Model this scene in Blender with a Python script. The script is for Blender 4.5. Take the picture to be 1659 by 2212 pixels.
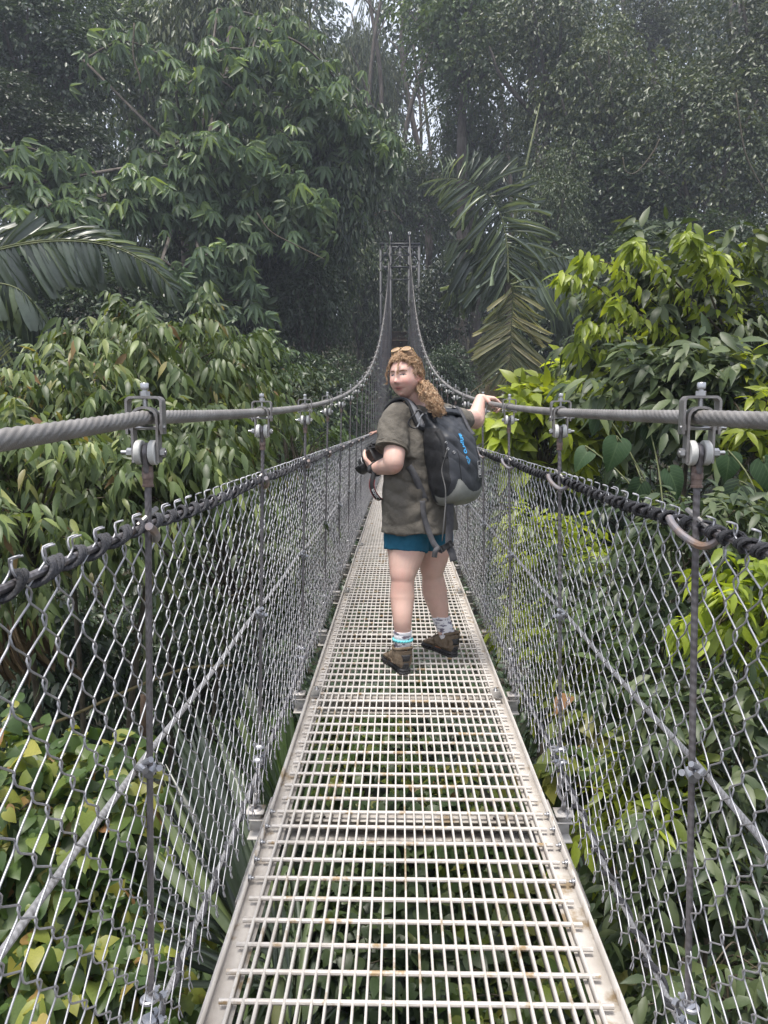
import bpy, math, random
import numpy as np
from mathutils import Vector, Matrix, Euler, Quaternion
from mathutils.bvhtree import BVHTree
from mathutils import noise as mnoise

for o in list(bpy.data.objects):
    bpy.data.objects.remove(o, do_unlink=True)
scene = bpy.context.scene
col = scene.collection
R = math.radians
rng = np.random.default_rng(11)
random.seed(5)

# ------------------------------------------------------------------ camera
CAM_X, CAM_H = -0.04, 1.36
PITCH, YAW = R(6.56), R(1.09)
cam_d = bpy.data.cameras.new('camera')
cam = bpy.data.objects.new('camera', cam_d)
col.objects.link(cam)
cam_d.sensor_fit = 'VERTICAL'
cam_d.sensor_height = 36.0
cam_d.lens = 36.0 * 1661.0 / 2212.0
cam_d.clip_start = 0.05
cam_d.clip_end = 900.0
cam.location = (CAM_X, 0.0, CAM_H)
cam.rotation_euler = (math.pi / 2 - PITCH, 0.0, YAW)
scene.camera = cam

# ------------------------------------------------------------------ sky, sun, exposure
SUN_ELEV, SUN_AZ = R(74), R(205)          # azimuth measured from +Y towards +X
world = bpy.data.worlds.new('World')
scene.world = world
world.use_nodes = True
wn = world.node_tree
bgn = wn.nodes['Background']
sky = wn.nodes.new('ShaderNodeTexSky')
sky.sky_type = 'NISHITA'
sky.sun_disc = False
sky.sun_elevation = SUN_ELEV
sky.sun_rotation = SUN_AZ
sky.altitude = 400
sky.air_density = 1.0
sky.dust_density = 6.0
sky.ozone_density = 0.6
mixw = wn.nodes.new('ShaderNodeMix'); mixw.data_type = 'RGBA'        # thin even cloud over the clear sky
mixw.inputs['Factor'].default_value = .55
for i_ in mixw.inputs:
    if i_.type == 'RGBA' and i_.name == 'B': i_.default_value = (6.6, 6.8, 7.2, 1)
    if i_.type == 'RGBA' and i_.name == 'A': wn.links.new(sky.outputs['Color'], i_)
for o_ in mixw.outputs:
    if o_.type == 'RGBA': wn.links.new(o_, bgn.inputs['Color'])
bgn.inputs['Strength'].default_value = 0.072
sun_d = bpy.data.lights.new('sun', 'SUN')
sun_d.energy = 1.5
sun_d.angle = R(14)
sun_d.color = (1.0, 0.95, 0.88)
sun = bpy.data.objects.new('sun', sun_d)
col.objects.link(sun)
sdir = Vector((math.sin(SUN_AZ) * math.cos(SUN_ELEV), math.cos(SUN_AZ) * math.cos(SUN_ELEV), math.sin(SUN_ELEV)))
sun.rotation_euler = sdir.to_track_quat('Z', 'Y').to_euler()
sun.location = (0, 10, 40)
vs = scene.view_settings
scene.display_settings.display_device = 'sRGB'
vs.view_transform = 'Standard'
vs.look = 'None'
vs.gamma = 1.0
vs.use_curve_mapping = False
vs.exposure = 1.76
scene.cycles.use_denoising = True
scene.cycles.max_bounces = 6
scene.cycles.diffuse_bounces = 3
scene.cycles.glossy_bounces = 2
scene.cycles.transmission_bounces = 4
scene.cycles.transparent_max_bounces = 6
scene.cycles.volume_bounces = 0
scene.cycles.caustics_reflective = False
scene.cycles.caustics_refractive = False
scene.cycles.sample_clamp_indirect = 4.0

# ------------------------------------------------------------------ measuring helpers (photo grid of 1659 x 2212)
CAMM = Matrix.Translation(cam.location) @ cam.rotation_euler.to_matrix().to_4x4()
CR = np.array(cam.rotation_euler.to_matrix())
CL = np.array(cam.location)

def ray(px, py):
    return CR @ np.array([(px - 829.5) / 1661.0, -(py - 1106.0) / 1661.0, -1.0])

def at(px, py, Y):
    """the world point on the plane y = Y seen at that place of the photograph"""
    d = ray(px, py)
    return CL + d * (Y / d[1])

def onz(px, py, z=0.0):
    d = ray(px, py)
    return CL + d * ((z - CL[2]) / d[2])

UP = np.array([0, 0, 1.0])
def nrm(v):
    v = np.asarray(v, float)
    n = np.linalg.norm(v, axis=-1, keepdims=True)
    return v / np.maximum(n, 1e-9)

# ------------------------------------------------------------------ mesh helpers
def mesh_from(name, V, faces, mat=None, smooth=False, uv=None, fattr=None, vcol=None):
    """faces: list of tuples or a list of int arrays (n,k)"""
    me = bpy.data.meshes.new(name)
    V = np.asarray(V, np.float32).reshape(-1, 3)
    blocks = []
    if len(faces) and isinstance(faces[0], np.ndarray) and faces[0].ndim == 2:
        blocks = faces
    else:
        byk = {}
        for f in faces:
            byk.setdefault(len(f), []).append(f)
        blocks = [np.array(v, np.int32) for v in byk.values()]
    me.vertices.add(len(V))
    me.vertices.foreach_set('co', V.ravel())
    nl = sum(b.size for b in blocks)
    nf = sum(len(b) for b in blocks)
    me.loops.add(nl)
    me.loops.foreach_set('vertex_index', np.concatenate([b.ravel() for b in blocks]).astype(np.int32))
    me.polygons.add(nf)
    tot = np.concatenate([np.full(len(b), b.shape[1], np.int32) for b in blocks])
    st = np.concatenate([[0], np.cumsum(tot)[:-1]]).astype(np.int32)
    me.polygons.foreach_set('loop_start', st)
    try:
        me.polygons.foreach_set('loop_total', tot)
    except Exception:
        pass
    if smooth:
        me.polygons.foreach_set('use_smooth', np.ones(nf, bool))
    if uv is not None:
        l = me.uv_layers.new(name='UVMap')
        vi = np.concatenate([b.ravel() for b in blocks])
        l.data.foreach_set('uv', np.asarray(uv, np.float32)[vi].ravel())
    if fattr is not None:
        for an, arr in fattr.items():
            a = me.attributes.new(an, 'FLOAT', 'FACE')
            a.data.foreach_set('value', np.asarray(arr, np.float32))
    if vcol is not None:
        for an, arr in vcol.items():
            a = me.attributes.new(an, 'FLOAT_COLOR', 'POINT')
            arr = np.asarray(arr, np.float32)
            if arr.shape[1] == 3:
                arr = np.concatenate([arr, np.ones((len(arr), 1), np.float32)], 1)
            a.data.foreach_set('color', arr.ravel())
    me.update(calc_edges=True)
    me.validate()
    if mat is not None:
        me.materials.append(mat)
    return me

def link(name, me, parent=None, loc=None, mat4=None):
    o = bpy.data.objects.new(name, me)
    col.objects.link(o)
    if parent is not None:
        o.parent = parent
    if mat4 is not None:
        o.matrix_local = mat4
    elif loc is not None:
        o.location = loc
    return o

def tag(o, label=None, cat=None, group=None, kind=None):
    if label: o['label'] = label
    if cat: o['category'] = cat
    if group: o['group'] = group
    if kind: o['kind'] = kind
    return o

def thing(name, label, cat, loc=(0, 0, 0), group=None):
    o = bpy.data.objects.new(name, None)
    o.empty_display_size = 0.1
    col.objects.link(o)
    o.location = loc
    return tag(o, label, cat, group)

def copy_tree(o, parent=None):
    c = o.copy()
    col.objects.link(c)
    c.parent = parent
    for ch in list(o.children):
        copy_tree(ch, c)
    return c

def frames(P):
    """rotation minimising frames along a polyline (n,3) -> T,N,B"""
    P = np.asarray(P, float)
    T = np.gradient(P, axis=0)
    T = nrm(T)
    a = np.array([0, 0, 1.0]) if abs(T[0][2]) < 0.9 else np.array([1.0, 0, 0])
    n = nrm(np.cross(np.cross(T[0], a), T[0]))
    N = [n]
    for i in range(1, len(P)):
        n = N[-1] - T[i] * np.dot(N[-1], T[i])
        N.append(nrm(n))
    N = np.array(N)
    return T, N, np.cross(T, N)

class MB:
    """collects shapes into one mesh"""
    def __init__(s):
        s.V, s.F, s.n, s.UV = [], [], 0, []
    def add(s, V, F, uv=None):
        V = np.asarray(V, float).reshape(-1, 3)
        s.V.append(V)
        s.F += [tuple(int(i) + s.n for i in f) for f in F]
        s.UV.append(np.zeros((len(V), 2)) if uv is None else np.asarray(uv))
        s.n += len(V)
        return s
    def box(s, c, size, rot=None, bevel=0.0):
        hx, hy, hz = [v / 2 for v in size]
        if bevel > 0:
            b = min(bevel, hx * .9, hy * .9, hz * .9)
            V = []
            for x in (-1, 1):
                for y in (-1, 1):
                    for z in (-1, 1):
                        V += [(x * (hx - b), y * (hy - b), z * hz), (x * (hx - b), y * hy, z * (hz - b)), (x * hx, y * (hy - b), z * (hz - b))]
            idx = lambda x, y, z, k: ((x * 2 + y) * 2 + z) * 3 + k
            F = []
            for z in (0, 1): F.append([idx(0, 0, z, 0), idx(1, 0, z, 0), idx(1, 1, z, 0), idx(0, 1, z, 0)])
            for y in (0, 1): F.append([idx(0, y, 0, 1), idx(1, y, 0, 1), idx(1, y, 1, 1), idx(0, y, 1, 1)])
            for x in (0, 1): F.append([idx(x, 0, 0, 2), idx(x, 1, 0, 2), idx(x, 1, 1, 2), idx(x, 0, 1, 2)])
            for a in (0, 1):
                for c2 in (0, 1):
                    F.append([idx(0, a, c2, 0), idx(1, a, c2, 0), idx(1, a, c2, 1), idx(0, a, c2, 1)])
                    F.append([idx(a, 0, c2, 0), idx(a, 1, c2, 0), idx(a, 1, c2, 2), idx(a, 0, c2, 2)])
                    F.append([idx(a, c2, 0, 1), idx(a, c2, 1, 1), idx(a, c2, 1, 2), idx(a, c2, 0, 2)])
            for x in (0, 1):
                for y in (0, 1):
                    for z in (0, 1):
                        F.append([idx(x, y, z, 0), idx(x, y, z, 1), idx(x, y, z, 2)])
        else:
            V = [(x * hx, y * hy, z * hz) for x in (-1, 1) for y in (-1, 1) for z in (-1, 1)]
            F = [(0, 1, 3, 2), (4, 6, 7, 5), (0, 4, 5, 1), (2, 3, 7, 6), (0, 2, 6, 4), (1, 5, 7, 3)]
        V = np.array(V)
        if rot is not None:
            V = V @ np.array(rot).T
        return s.add(V + np.array(c), F)
    def bar(s, a, b, w, h, up=(0, 0, 1)):
        a, b = np.array(a, float), np.array(b, float)
        x = nrm(b - a); y = np.cross(np.array(up, float), x)
        if np.linalg.norm(y) < 1e-4: y = np.cross(np.array([1.0, 0, 0]), x)
        y = nrm(y); z = np.cross(x, y)
        return s.box((a + b) / 2, (np.linalg.norm(b - a), w, h), np.stack([x, y, z], 1))
    def tube(s, P, r, k=8, cap=True, sx=1.0, twist=0.0, uvscale=None):
        P = np.asarray(P, float)
        n = len(P)
        r = np.broadcast_to(np.asarray(r, float), (n,))
        T, N, B = frames(P)
        ang = np.linspace(0, 2 * math.pi, k, endpoint=False)
        V = P[:, None, :] + r[:, None, None] * (np.cos(ang)[None, :, None] * N[:, None, :] * sx + np.sin(ang)[None, :, None] * B[:, None, :])
        F = []
        for i in range(n - 1):
            for j in range(k):
                j2 = (j + 1) % k
                F.append((i * k + j, i * k + j2, (i + 1) * k + j2, (i + 1) * k + j))
        if cap:
            F.append(tuple(range(k))[::-1])
            F.append(tuple((n - 1) * k + j for j in range(k)))
        L = np.concatenate([[0], np.cumsum(np.linalg.norm(np.diff(P, axis=0), axis=1))])
        uv = np.stack([np.repeat(L, k), np.tile(ang / (2 * math.pi), n)], 1)
        return s.add(V.reshape(-1, 3), F, uv)
    def rings(s, Rg, close=True):
        """loft of rings (n,k,3)"""
        Rg = np.asarray(Rg, float); n, k, _ = Rg.shape
        F = []
        for i in range(n - 1):
            for j in range(k):
                j2 = (j + 1) % k
                F.append((i * k + j, i * k + j2, (i + 1) * k + j2, (i + 1) * k + j))
        if close:
            F.append(tuple(range(k))[::-1]); F.append(tuple((n - 1) * k + j for j in range(k)))
        uv = np.stack([np.repeat(np.linspace(0, 1, n), k), np.tile(np.arange(k) / k, n)], 1)
        return s.add(Rg.reshape(-1, 3), F, uv)
    def lathe(s, prof, c=(0, 0, 0), axis=(0, 0, 1), k=16):
        """prof: list of (radius, height)"""
        ax = nrm(np.array(axis, float))
        a = np.array([1.0, 0, 0]) if abs(ax[0]) < .9 else np.array([0, 1.0, 0])
        u = nrm(np.cross(ax, a)); w = np.cross(ax, u)
        ang = np.linspace(0, 2 * math.pi, k, endpoint=False)
        Rg = [[np.array(c) + ax * h + (u * math.cos(t) + w * math.sin(t)) * r for t in ang] for r, h in prof]
        return s.rings(Rg)
    def cyl(s, a, b, r, k=12):
        return s.tube([a, b], r, k)
    def prism(s, poly, z0, z1, M=None):
        """poly: 2D outline, extruded along local z, M 3x3/4x4 placement"""
        n = len(poly)
        V = np.array([(x, y, z0) for x, y in poly] + [(x, y, z1) for x, y in poly], float)
        F = [tuple(range(n))[::-1], tuple(range(n, 2 * n))] + [(i, (i + 1) % n, n + (i + 1) % n, n + i) for i in range(n)]
        if M is not None:
            M = np.array(M)
            V = V @ M[:3, :3].T + (M[:3, 3] if M.shape == (4, 4) else 0)
        return s.add(V, F)
    def mesh(s, name, mat=None, smooth=False, uv=False):
        return mesh_from(name, np.concatenate(s.V), s.F, mat, smooth, np.concatenate(s.UV) if uv else None)
    def build(s, name, mat=None, parent=None, smooth=False, uv=False, loc=None):
        return link(name, s.mesh(name, mat, smooth, uv), parent, loc)

def autosmooth(me, ang=40):
    me.polygons.foreach_set('use_smooth', np.ones(len(me.polygons), bool))
    try:
        me.set_sharp_from_angle(angle=R(ang))
    except Exception:
        pass
    return me

def catmull(P, n=8):
    P = np.asarray(P, float)
    Q = np.concatenate([[2 * P[0] - P[1]], P, [2 * P[-1] - P[-2]]])
    out = []
    for i in range(1, len(Q) - 2):
        p0, p1, p2, p3 = Q[i - 1:i + 3]
        for t in np.linspace(0, 1, n, endpoint=False):
            out.append(.5 * ((2 * p1) + (-p0 + p2) * t + (2 * p0 - 5 * p1 + 4 * p2 - p3) * t * t + (-p0 + 3 * p1 - 3 * p2 + p3) * t ** 3))
    out.append(Q[-2])
    return np.array(out)

# ------------------------------------------------------------------ materials
def nodes_of(name):
    m = bpy.data.materials.new(name)
    m.use_nodes = True
    nt = m.node_tree
    return m, nt, nt.nodes['Principled BSDF'], nt.nodes['Material Output']

def N(nt, t, **kw):
    n = nt.nodes.new(t)
    for k, v in kw.items():
        setattr(n, k, v)
    return n

def surf(name, c1, c2=None, rough=0.5, metal=0.0, scale=8.0, detail=4.0, bump=0.0, bscale=60.0, c3=None, spec=0.5, rvar=0.0, coord='Object', stretch=None, pos=(0.35, 0.65)):
    """base colour drifting between c1 and c2 (patches of c3), grain as bump"""
    m, nt, p, out = nodes_of(name)
    p.inputs['Roughness'].default_value = rough
    p.inputs['Metallic'].default_value = metal
    p.inputs['Specular IOR Level'].default_value = spec
    tc = N(nt, 'ShaderNodeTexCoord')
    src = tc.outputs[coord]
    if coord == 'Object':                      # every copy gets its own wear
        oi = N(nt, 'ShaderNodeObjectInfo'); sc_ = N(nt, 'ShaderNodeMath', operation='MULTIPLY'); sc_.inputs[1].default_value = 37.0
        nt.links.new(oi.outputs['Random'], sc_.inputs[0])
        va = N(nt, 'ShaderNodeVectorMath', operation='ADD'); nt.links.new(src, va.inputs[0]); nt.links.new(sc_.outputs[0], va.inputs[1]); src = va.outputs['Vector']
    if stretch:
        mp = N(nt, 'ShaderNodeMapping'); mp.inputs['Scale'].default_value = stretch
        nt.links.new(src, mp.inputs['Vector']); src = mp.outputs['Vector']
    if c2 is None:
        p.inputs['Base Color'].default_value = (*c1, 1)
    else:
        nz = N(nt, 'ShaderNodeTexNoise')
        nz.inputs['Scale'].default_value = scale; nz.inputs['Detail'].default_value = detail; nz.inputs['Roughness'].default_value = .6
        nt.links.new(src, nz.inputs['Vector'])
        cr = N(nt, 'ShaderNodeValToRGB')
        cr.color_ramp.elements[0].position = pos[0]; cr.color_ramp.elements[0].color = (*c1, 1)
        cr.color_ramp.elements[1].position = pos[1]; cr.color_ramp.elements[1].color = (*c2, 1)
        if c3 is not None:
            e = cr.color_ramp.elements.new(min(.99, pos[1] + .09)); e.color = (*c3, 1)
        nt.links.new(nz.outputs['Fac'], cr.inputs['Fac'])
        nt.links.new(cr.outputs['Color'], p.inputs['Base Color'])
        if rvar:
            mr = N(nt, 'ShaderNodeMapRange')
            mr.inputs['To Min'].default_value = rough - rvar; mr.inputs['To Max'].default_value = rough + rvar
            nt.links.new(nz.outputs['Fac'], mr.inputs['Value']); nt.links.new(mr.outputs['Result'], p.inputs['Roughness'])
    if bump:
        nb = N(nt, 'ShaderNodeTexNoise'); nb.inputs['Scale'].default_value = bscale; nb.inputs['Detail'].default_value = 5
        nt.links.new(src, nb.inputs['Vector'])
        b = N(nt, 'ShaderNodeBump'); b.inputs['Strength'].default_value = bump; b.inputs['Distance'].default_value = .01
        nt.links.new(nb.outputs['Fac'], b.inputs['Height']); nt.links.new(b.outputs['Normal'], p.inputs['Normal'])
    return m

def rope_mat(name, c1, c2, rough=.45, metal=.6, freq=110.0, slant=3.0, strength=.6, dist=.002, rust=None):
    """laid rope: diagonal strands from the UV (metres along, turns around)"""
    m, nt, p, out = nodes_of(name)
    p.inputs['Metallic'].default_value = metal
    p.inputs['Roughness'].default_value = rough
    uv = N(nt, 'ShaderNodeUVMap')
    sp = N(nt, 'ShaderNodeSeparateXYZ'); nt.links.new(uv.outputs['UV'], sp.inputs[0])
    a = N(nt, 'ShaderNodeMath', operation='MULTIPLY'); a.inputs[1].default_value = freq; nt.links.new(sp.outputs['X'], a.inputs[0])
    b = N(nt, 'ShaderNodeMath', operation='MULTIPLY_ADD'); b.inputs[1].default_value = slant; nt.links.new(sp.outputs['Y'], b.inputs[0]); nt.links.new(a.outputs[0], b.inputs[2])
    c = N(nt, 'ShaderNodeMath', operation='MULTIPLY'); c.inputs[1].default_value = 2 * math.pi; nt.links.new(b.outputs[0], c.inputs[0])
    s = N(nt, 'ShaderNodeMath', operation='SINE'); nt.links.new(c.outputs[0], s.inputs[0])
    mr = N(nt, 'ShaderNodeMapRange'); mr.inputs['From Min'].default_value = -1; nt.links.new(s.outputs[0], mr.inputs['Value'])
    tc = N(nt, 'ShaderNodeTexCoord')
    nz = N(nt, 'ShaderNodeTexNoise'); nz.inputs['Scale'].default_value = 9; nz.inputs['Detail'].default_value = 5
    nt.links.new(tc.outputs['Object'], nz.inputs['Vector'])
    cr = N(nt, 'ShaderNodeValToRGB')
    cr.color_ramp.elements[0].position = .35; cr.color_ramp.elements[0].color = (*c1, 1)
    cr.color_ramp.elements[1].position = .62; cr.color_ramp.elements[1].color = (*c2, 1)
    if rust:
        e = cr.color_ramp.elements.new(.72); e.color = (*rust, 1)
    nt.links.new(nz.outputs['Fac'], cr.inputs['Fac'])
    nt.links.new(cr.outputs['Color'], p.inputs['Base Color'])
    bp = N(nt, 'ShaderNodeBump'); bp.inputs['Strength'].default_value = strength; bp.inputs['Distance'].default_value = dist
    nt.links.new(mr.outputs['Result'], bp.inputs['Height']); nt.links.new(bp.outputs['Normal'], p.inputs['Normal'])
    return m

def leaf_mat(name, stops, trans=0.35, rough=0.42, gloss=0.5, tcol=1.6):
    """stops: list of (pos, colour) over a random number per leaf"""
    m, nt, p, out = nodes_of(name)
    at_ = N(nt, 'ShaderNodeAttribute', attribute_name='rnd')
    oi = N(nt, 'ShaderNodeObjectInfo')
    ad = N(nt, 'ShaderNodeMath', operation='ADD'); nt.links.new(at_.outputs['Fac'], ad.inputs[0]); nt.links.new(oi.outputs['Random'], ad.inputs[1])
    fr = N(nt, 'ShaderNodeMath', operation='FRACT'); nt.links.new(ad.outputs[0], fr.inputs[0])
    cr = N(nt, 'ShaderNodeValToRGB')
    el = cr.color_ramp.elements
    el[0].position, el[0].color = stops[0][0], (*stops[0][1], 1)
    el[1].position, el[1].color = stops[-1][0], (*stops[-1][1], 1)
    for q, c in stops[1:-1]:
        e = el.new(q); e.color = (*c, 1)
    nt.links.new(fr.outputs[0], cr.inputs['Fac'])
    tc = N(nt, 'ShaderNodeTexCoord')
    nz = N(nt, 'ShaderNodeTexNoise'); nz.inputs['Scale'].default_value = 11; nz.inputs['Detail'].default_value = 3
    nt.links.new(tc.outputs['Object'], nz.inputs['Vector'])
    mr = N(nt, 'ShaderNodeMapRange'); mr.inputs['To Min'].default_value = .72; mr.inputs['To Max'].default_value = 1.22
    nt.links.new(nz.outputs['Fac'], mr.inputs['Value'])
    mo = N(nt, 'ShaderNodeMapRange'); mo.inputs['To Min'].default_value = .70; mo.inputs['To Max'].default_value = 1.35; nt.links.new(oi.outputs['Random'], mo.inputs['Value'])
    mm = N(nt, 'ShaderNodeMath', operation='MULTIPLY'); nt.links.new(mr.outputs['Result'], mm.inputs[0]); nt.links.new(mo.outputs['Result'], mm.inputs[1])
    mx = N(nt, 'ShaderNodeVectorMath', operation='SCALE'); nt.links.new(cr.outputs['Color'], mx.inputs[0]); nt.links.new(mm.outputs[0], mx.inputs['Scale'])
    nt.links.new(mx.outputs['Vector'], p.inputs['Base Color'])
    p.inputs['Roughness'].default_value = rough
    p.inputs['Specular IOR Level'].default_value = gloss
    tr = N(nt, 'ShaderNodeBsdfTranslucent')
    t2 = N(nt, 'ShaderNodeVectorMath', operation='MULTIPLY'); t2.inputs[1].default_value = (tcol * 1.05, tcol, tcol * .45)
    nt.links.new(mx.outputs['Vector'], t2.inputs[0]); nt.links.new(t2.outputs['Vector'], tr.inputs['Color'])
    ms = N(nt, 'ShaderNodeMixShader'); ms.inputs['Fac'].default_value = trans
    nt.links.new(p.outputs['BSDF'], ms.inputs[1]); nt.links.new(tr.outputs['BSDF'], ms.inputs[2])
    nt.links.new(ms.outputs['Shader'], out.inputs['Surface'])
    return m

ORD = ['nearest', 'second', 'third', 'fourth', 'fifth', 'sixth', 'seventh', 'eighth', 'ninth', 'tenth', 'eleventh', 'twelfth']
# ================================================================== BRIDGE
M_cable = rope_mat('galvanised_cable', (.20, .19, .182), (.28, .268, .26), rough=.5, metal=.5, freq=260, slant=-9, strength=.55, dist=.0015)
M_rope = rope_mat('wire_rope', (.13, .12, .125), (.20, .19, .20), rough=.5, metal=.55, freq=62, slant=1, strength=.35, dist=.002, rust=(.17, .11, .085))
M_midrope = rope_mat('bright_wire_rope', (.26, .255, .26), (.35, .345, .35), rough=.45, metal=.5, freq=75, slant=1, strength=.45, dist=.002)
M_wire = surf('fence_wire', (.31, .31, .33), (.45, .45, .475), rough=.42, metal=.55, scale=14, rvar=.1)
M_steel = surf('galvanised_steel', (.20, .19, .19), (.29, .28, .275), rough=.45, metal=.6, scale=40, rvar=.12, bump=.08, bscale=300)
M_bolt = surf('bright_bolt', (.36, .36, .37), (.50, .50, .51), rough=.3, metal=.85, scale=60)
M_zinc = surf('bright_zinc', (.27, .275, .295), (.38, .385, .41), rough=.38, metal=.7, scale=30, rvar=.1)
M_ferr = surf('brown_ferrule', (.10, .065, .055), (.19, .14, .12), rough=.55, metal=.3, scale=60, bump=.15, bscale=200)
M_nylon = surf('white_nylon', (.50, .50, .48), (.60, .60, .585), rough=.42, scale=30)
M_rusty = surf('rusty_tube', (.24, .23, .25), (.27, .20, .165), rough=.45, metal=.45, scale=18, c3=(.28, .16, .09), pos=(.4, .6))
M_black = rope_mat('black_lashing', (.022, .022, .025), (.055, .055, .062), rough=.85, metal=0, freq=150.0, slant=2, strength=.6, dist=.0015)
M_paint = surf('cream_paint', (.40, .37, .34), (.50, .475, .445), rough=.5, scale=7, detail=8, bump=.06, bscale=220, c3=(.25, .19, .12), pos=(.36, .57))
M_rod = surf('rod_paint', (.37, .34, .305), (.50, .475, .45), rough=.48, scale=16, detail=8, c3=(.27, .19, .10), pos=(.34, .55), bump=.05, bscale=200)
M_under = surf('beam_paint', (.42, .44, .42), (.52, .53, .50), rough=.6, scale=9)
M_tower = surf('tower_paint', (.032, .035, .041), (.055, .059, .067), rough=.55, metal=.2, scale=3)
M_white = surf('saddle_metal', (.55, .57, .60), (.66, .68, .70), rough=.4, metal=.4, scale=5)

YT = 42.0
SP, H0 = 1.2, 1.40
def cab_z(Y): return 1.36 + .0056 * np.asarray(Y, float) ** 2
CABX, ROPX = .50, .53
NH = 34

# ---- deck ---------------------------------------------------------------
deck = thing('bridge_deck', 'cream painted steel grating walkway between the two chain link fences', 'walkway')
Y0, Y1 = -.6, YT - .3
for s, nm in ((-1, 'l'), (1, 'r')):
    m = MB()
    m.box((s * .4945, (Y0 + Y1) / 2, -.027), (.005, Y1 - Y0, .064))
    m.box((s * .4595, (Y0 + Y1) / 2, -.0315), (.065, Y1 - Y0, .005))
    m.build('side_channel', M_paint, deck)
nb = 28
bar_me = MB().box((0, (Y0 + Y1) / 2, -.0155), (.0055, Y1 - Y0, .031)).mesh('bar', M_paint)
for i in range(nb):
    link('bar', bar_me, deck, (-.4385 + i * .877 / (nb - 1), 0, 0))
rod_me = MB().tube([(-.468, 0, 0), (.468, 0, 0)], .0068, 8).mesh('rod', M_rod)
autosmooth(rod_me)
NR = 150
for k in range(NR):
    o = link('rod', rod_me, deck, (random.uniform(-.003, .003), .58 + .1 * k, -.0076))
    o.rotation_euler = (random.uniform(0, 6), 0, random.uniform(-.003, .003))
m = MB()
for k in range(NR, int((Y1 - .6) / .1)):
    m.tube([(-.468, .58 + .1 * k, -.0076), (.468, .58 + .1 * k, -.0076)], .0068, 5)
tag(m.build('grating_rods', M_rod, deck), kind='stuff')
beam = MB()
beam.box((0, 0, -.037), (1.15, .062, .005)); beam.box((0, .0285, -.072), (1.15, .005, .065)); beam.box((0, 0, -.107), (1.15, .062, .005))
beam.box((-.548, 0, -.012), (.064, .066, .006)); beam.box((.548, 0, -.012), (.064, .066, .006))
beam.box((-.548, 0, -.025), (.045, .045, .02)); beam.box((.548, 0, -.025), (.045, .045, .02))
beam_me = beam.mesh('cross_beam', M_paint)
hexn = lambda r: [(r * math.cos(a * math.pi / 3), r * math.sin(a * math.pi / 3)) for a in range(6)]
nut_me = MB().prism(hexn(.009), 0, .008).lathe([(.0045, .008), (.0045, .016), (.003, .0165)], k=8).lathe([(.013, -.002), (.013, 0)], k=12).mesh('bolt', M_bolt)
for n in range(NH + 1):
    b = link('cross_beam', beam_me, deck, (0, H0 + SP * n, 0))
    if n < 8:
        for s in (-1, 1):
            link('bolt', nut_me, b, (s * .31, -.002, -.0345))
splice_me = MB().box((0, 0, 0), (.006, .62, .062), bevel=.001).mesh('splice_plate', M_paint)
end_me = MB().box((0, 0, 0), (.045, .16, .005), bevel=.001).mesh('clip_plate', M_paint)
for k in range(7):
    yc = 2.35 + 6.0 * k
    for s in (-1, 1):
        sp_ = link('splice_plate', splice_me, deck, (s * .5002, yc, -.024))
        if k < 2:
            for j in range(5):
                link('bolt', nut_me, sp_, mat4=Matrix.Translation((-s * .0088, -.17 + .1 * j, .016)) @ Matrix.Rotation(-s * math.pi / 2, 4, 'Y'))
for n in (2, 4, 6):
    for s in (-1, 1):
        e = link('clip_plate', end_me, deck, (s * .458, H0 + SP * n - .02, .0035))
        link('bolt', nut_me, e, (0, .03, .003))

# ---- main cables --------------------------------------------------------
def laid_cable(name, x, label, hand):
    dip = lambda y: (.045 if x < 0 else .012) * max(0.0, H0 - y)
    th = thing(name, label, 'cable', (x, 0, 0), 'main suspension cables')
    ya = np.arange(-.8, 9.0, .006)
    k = 40; ns = 8
    ang = np.linspace(0, 2 * math.pi, k, endpoint=False)
    rr = []
    for y in ya:
        ph = hand * 2 * math.pi * y / .205
        r = .0117 + .0021 * np.abs(np.cos((ang - ph) * ns / 2)) ** .7
        rr.append(np.stack([r * np.cos(ang), np.full(k, y), cab_z(y) - dip(y) + r * np.sin(ang)], 1))
    V = np.concatenate(rr); n = len(ya)
    i = np.arange(n - 1)[:, None] * k + np.arange(k)[None, :]
    j = np.arange(n - 1)[:, None] * k + (np.arange(k)[None, :] + 1) % k
    F = np.stack([i, j, j + k, i + k], -1).reshape(-1, 4)
    uv = np.stack([np.repeat(ya, k), np.tile(ang / (2 * math.pi), n)], 1)
    uv[:, 1] -= hand * uv[:, 0] / .205
    me = mesh_from('laid_strands', V, [F], M_cable if hand > 0 else M_cable2, True, uv)
    link('laid_strands', me, th)
    yb = np.linspace(9.0, YT, 60)
    MB().tube(np.stack([yb * 0, yb, cab_z(yb)], 1), .0138, 10, uvscale=1).build('cable_span', M_cable, th, True, True)
    yc = np.linspace(YT, YT + 22, 8)
    MB().tube(np.stack([yc * 0, yc, cab_z(YT) - (yc - YT) * .42], 1), .0138, 6).build('backstay', M_cable, th, True, True)
    return th
M_cable2 = rope_mat('galvanised_cable_other_lay', (.20, .19, .182), (.28, .268, .26), rough=.5, metal=.5, freq=260, slant=9, strength=.55, dist=.0015)
laid_cable('main_cable', -CABX, 'thick grey twisted steel cable above the fence beside the drooping leaf shrub', 1)
laid_cable('main_cable', CABX, 'thick grey twisted steel cable that the woman rests her hand on', -1)

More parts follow.
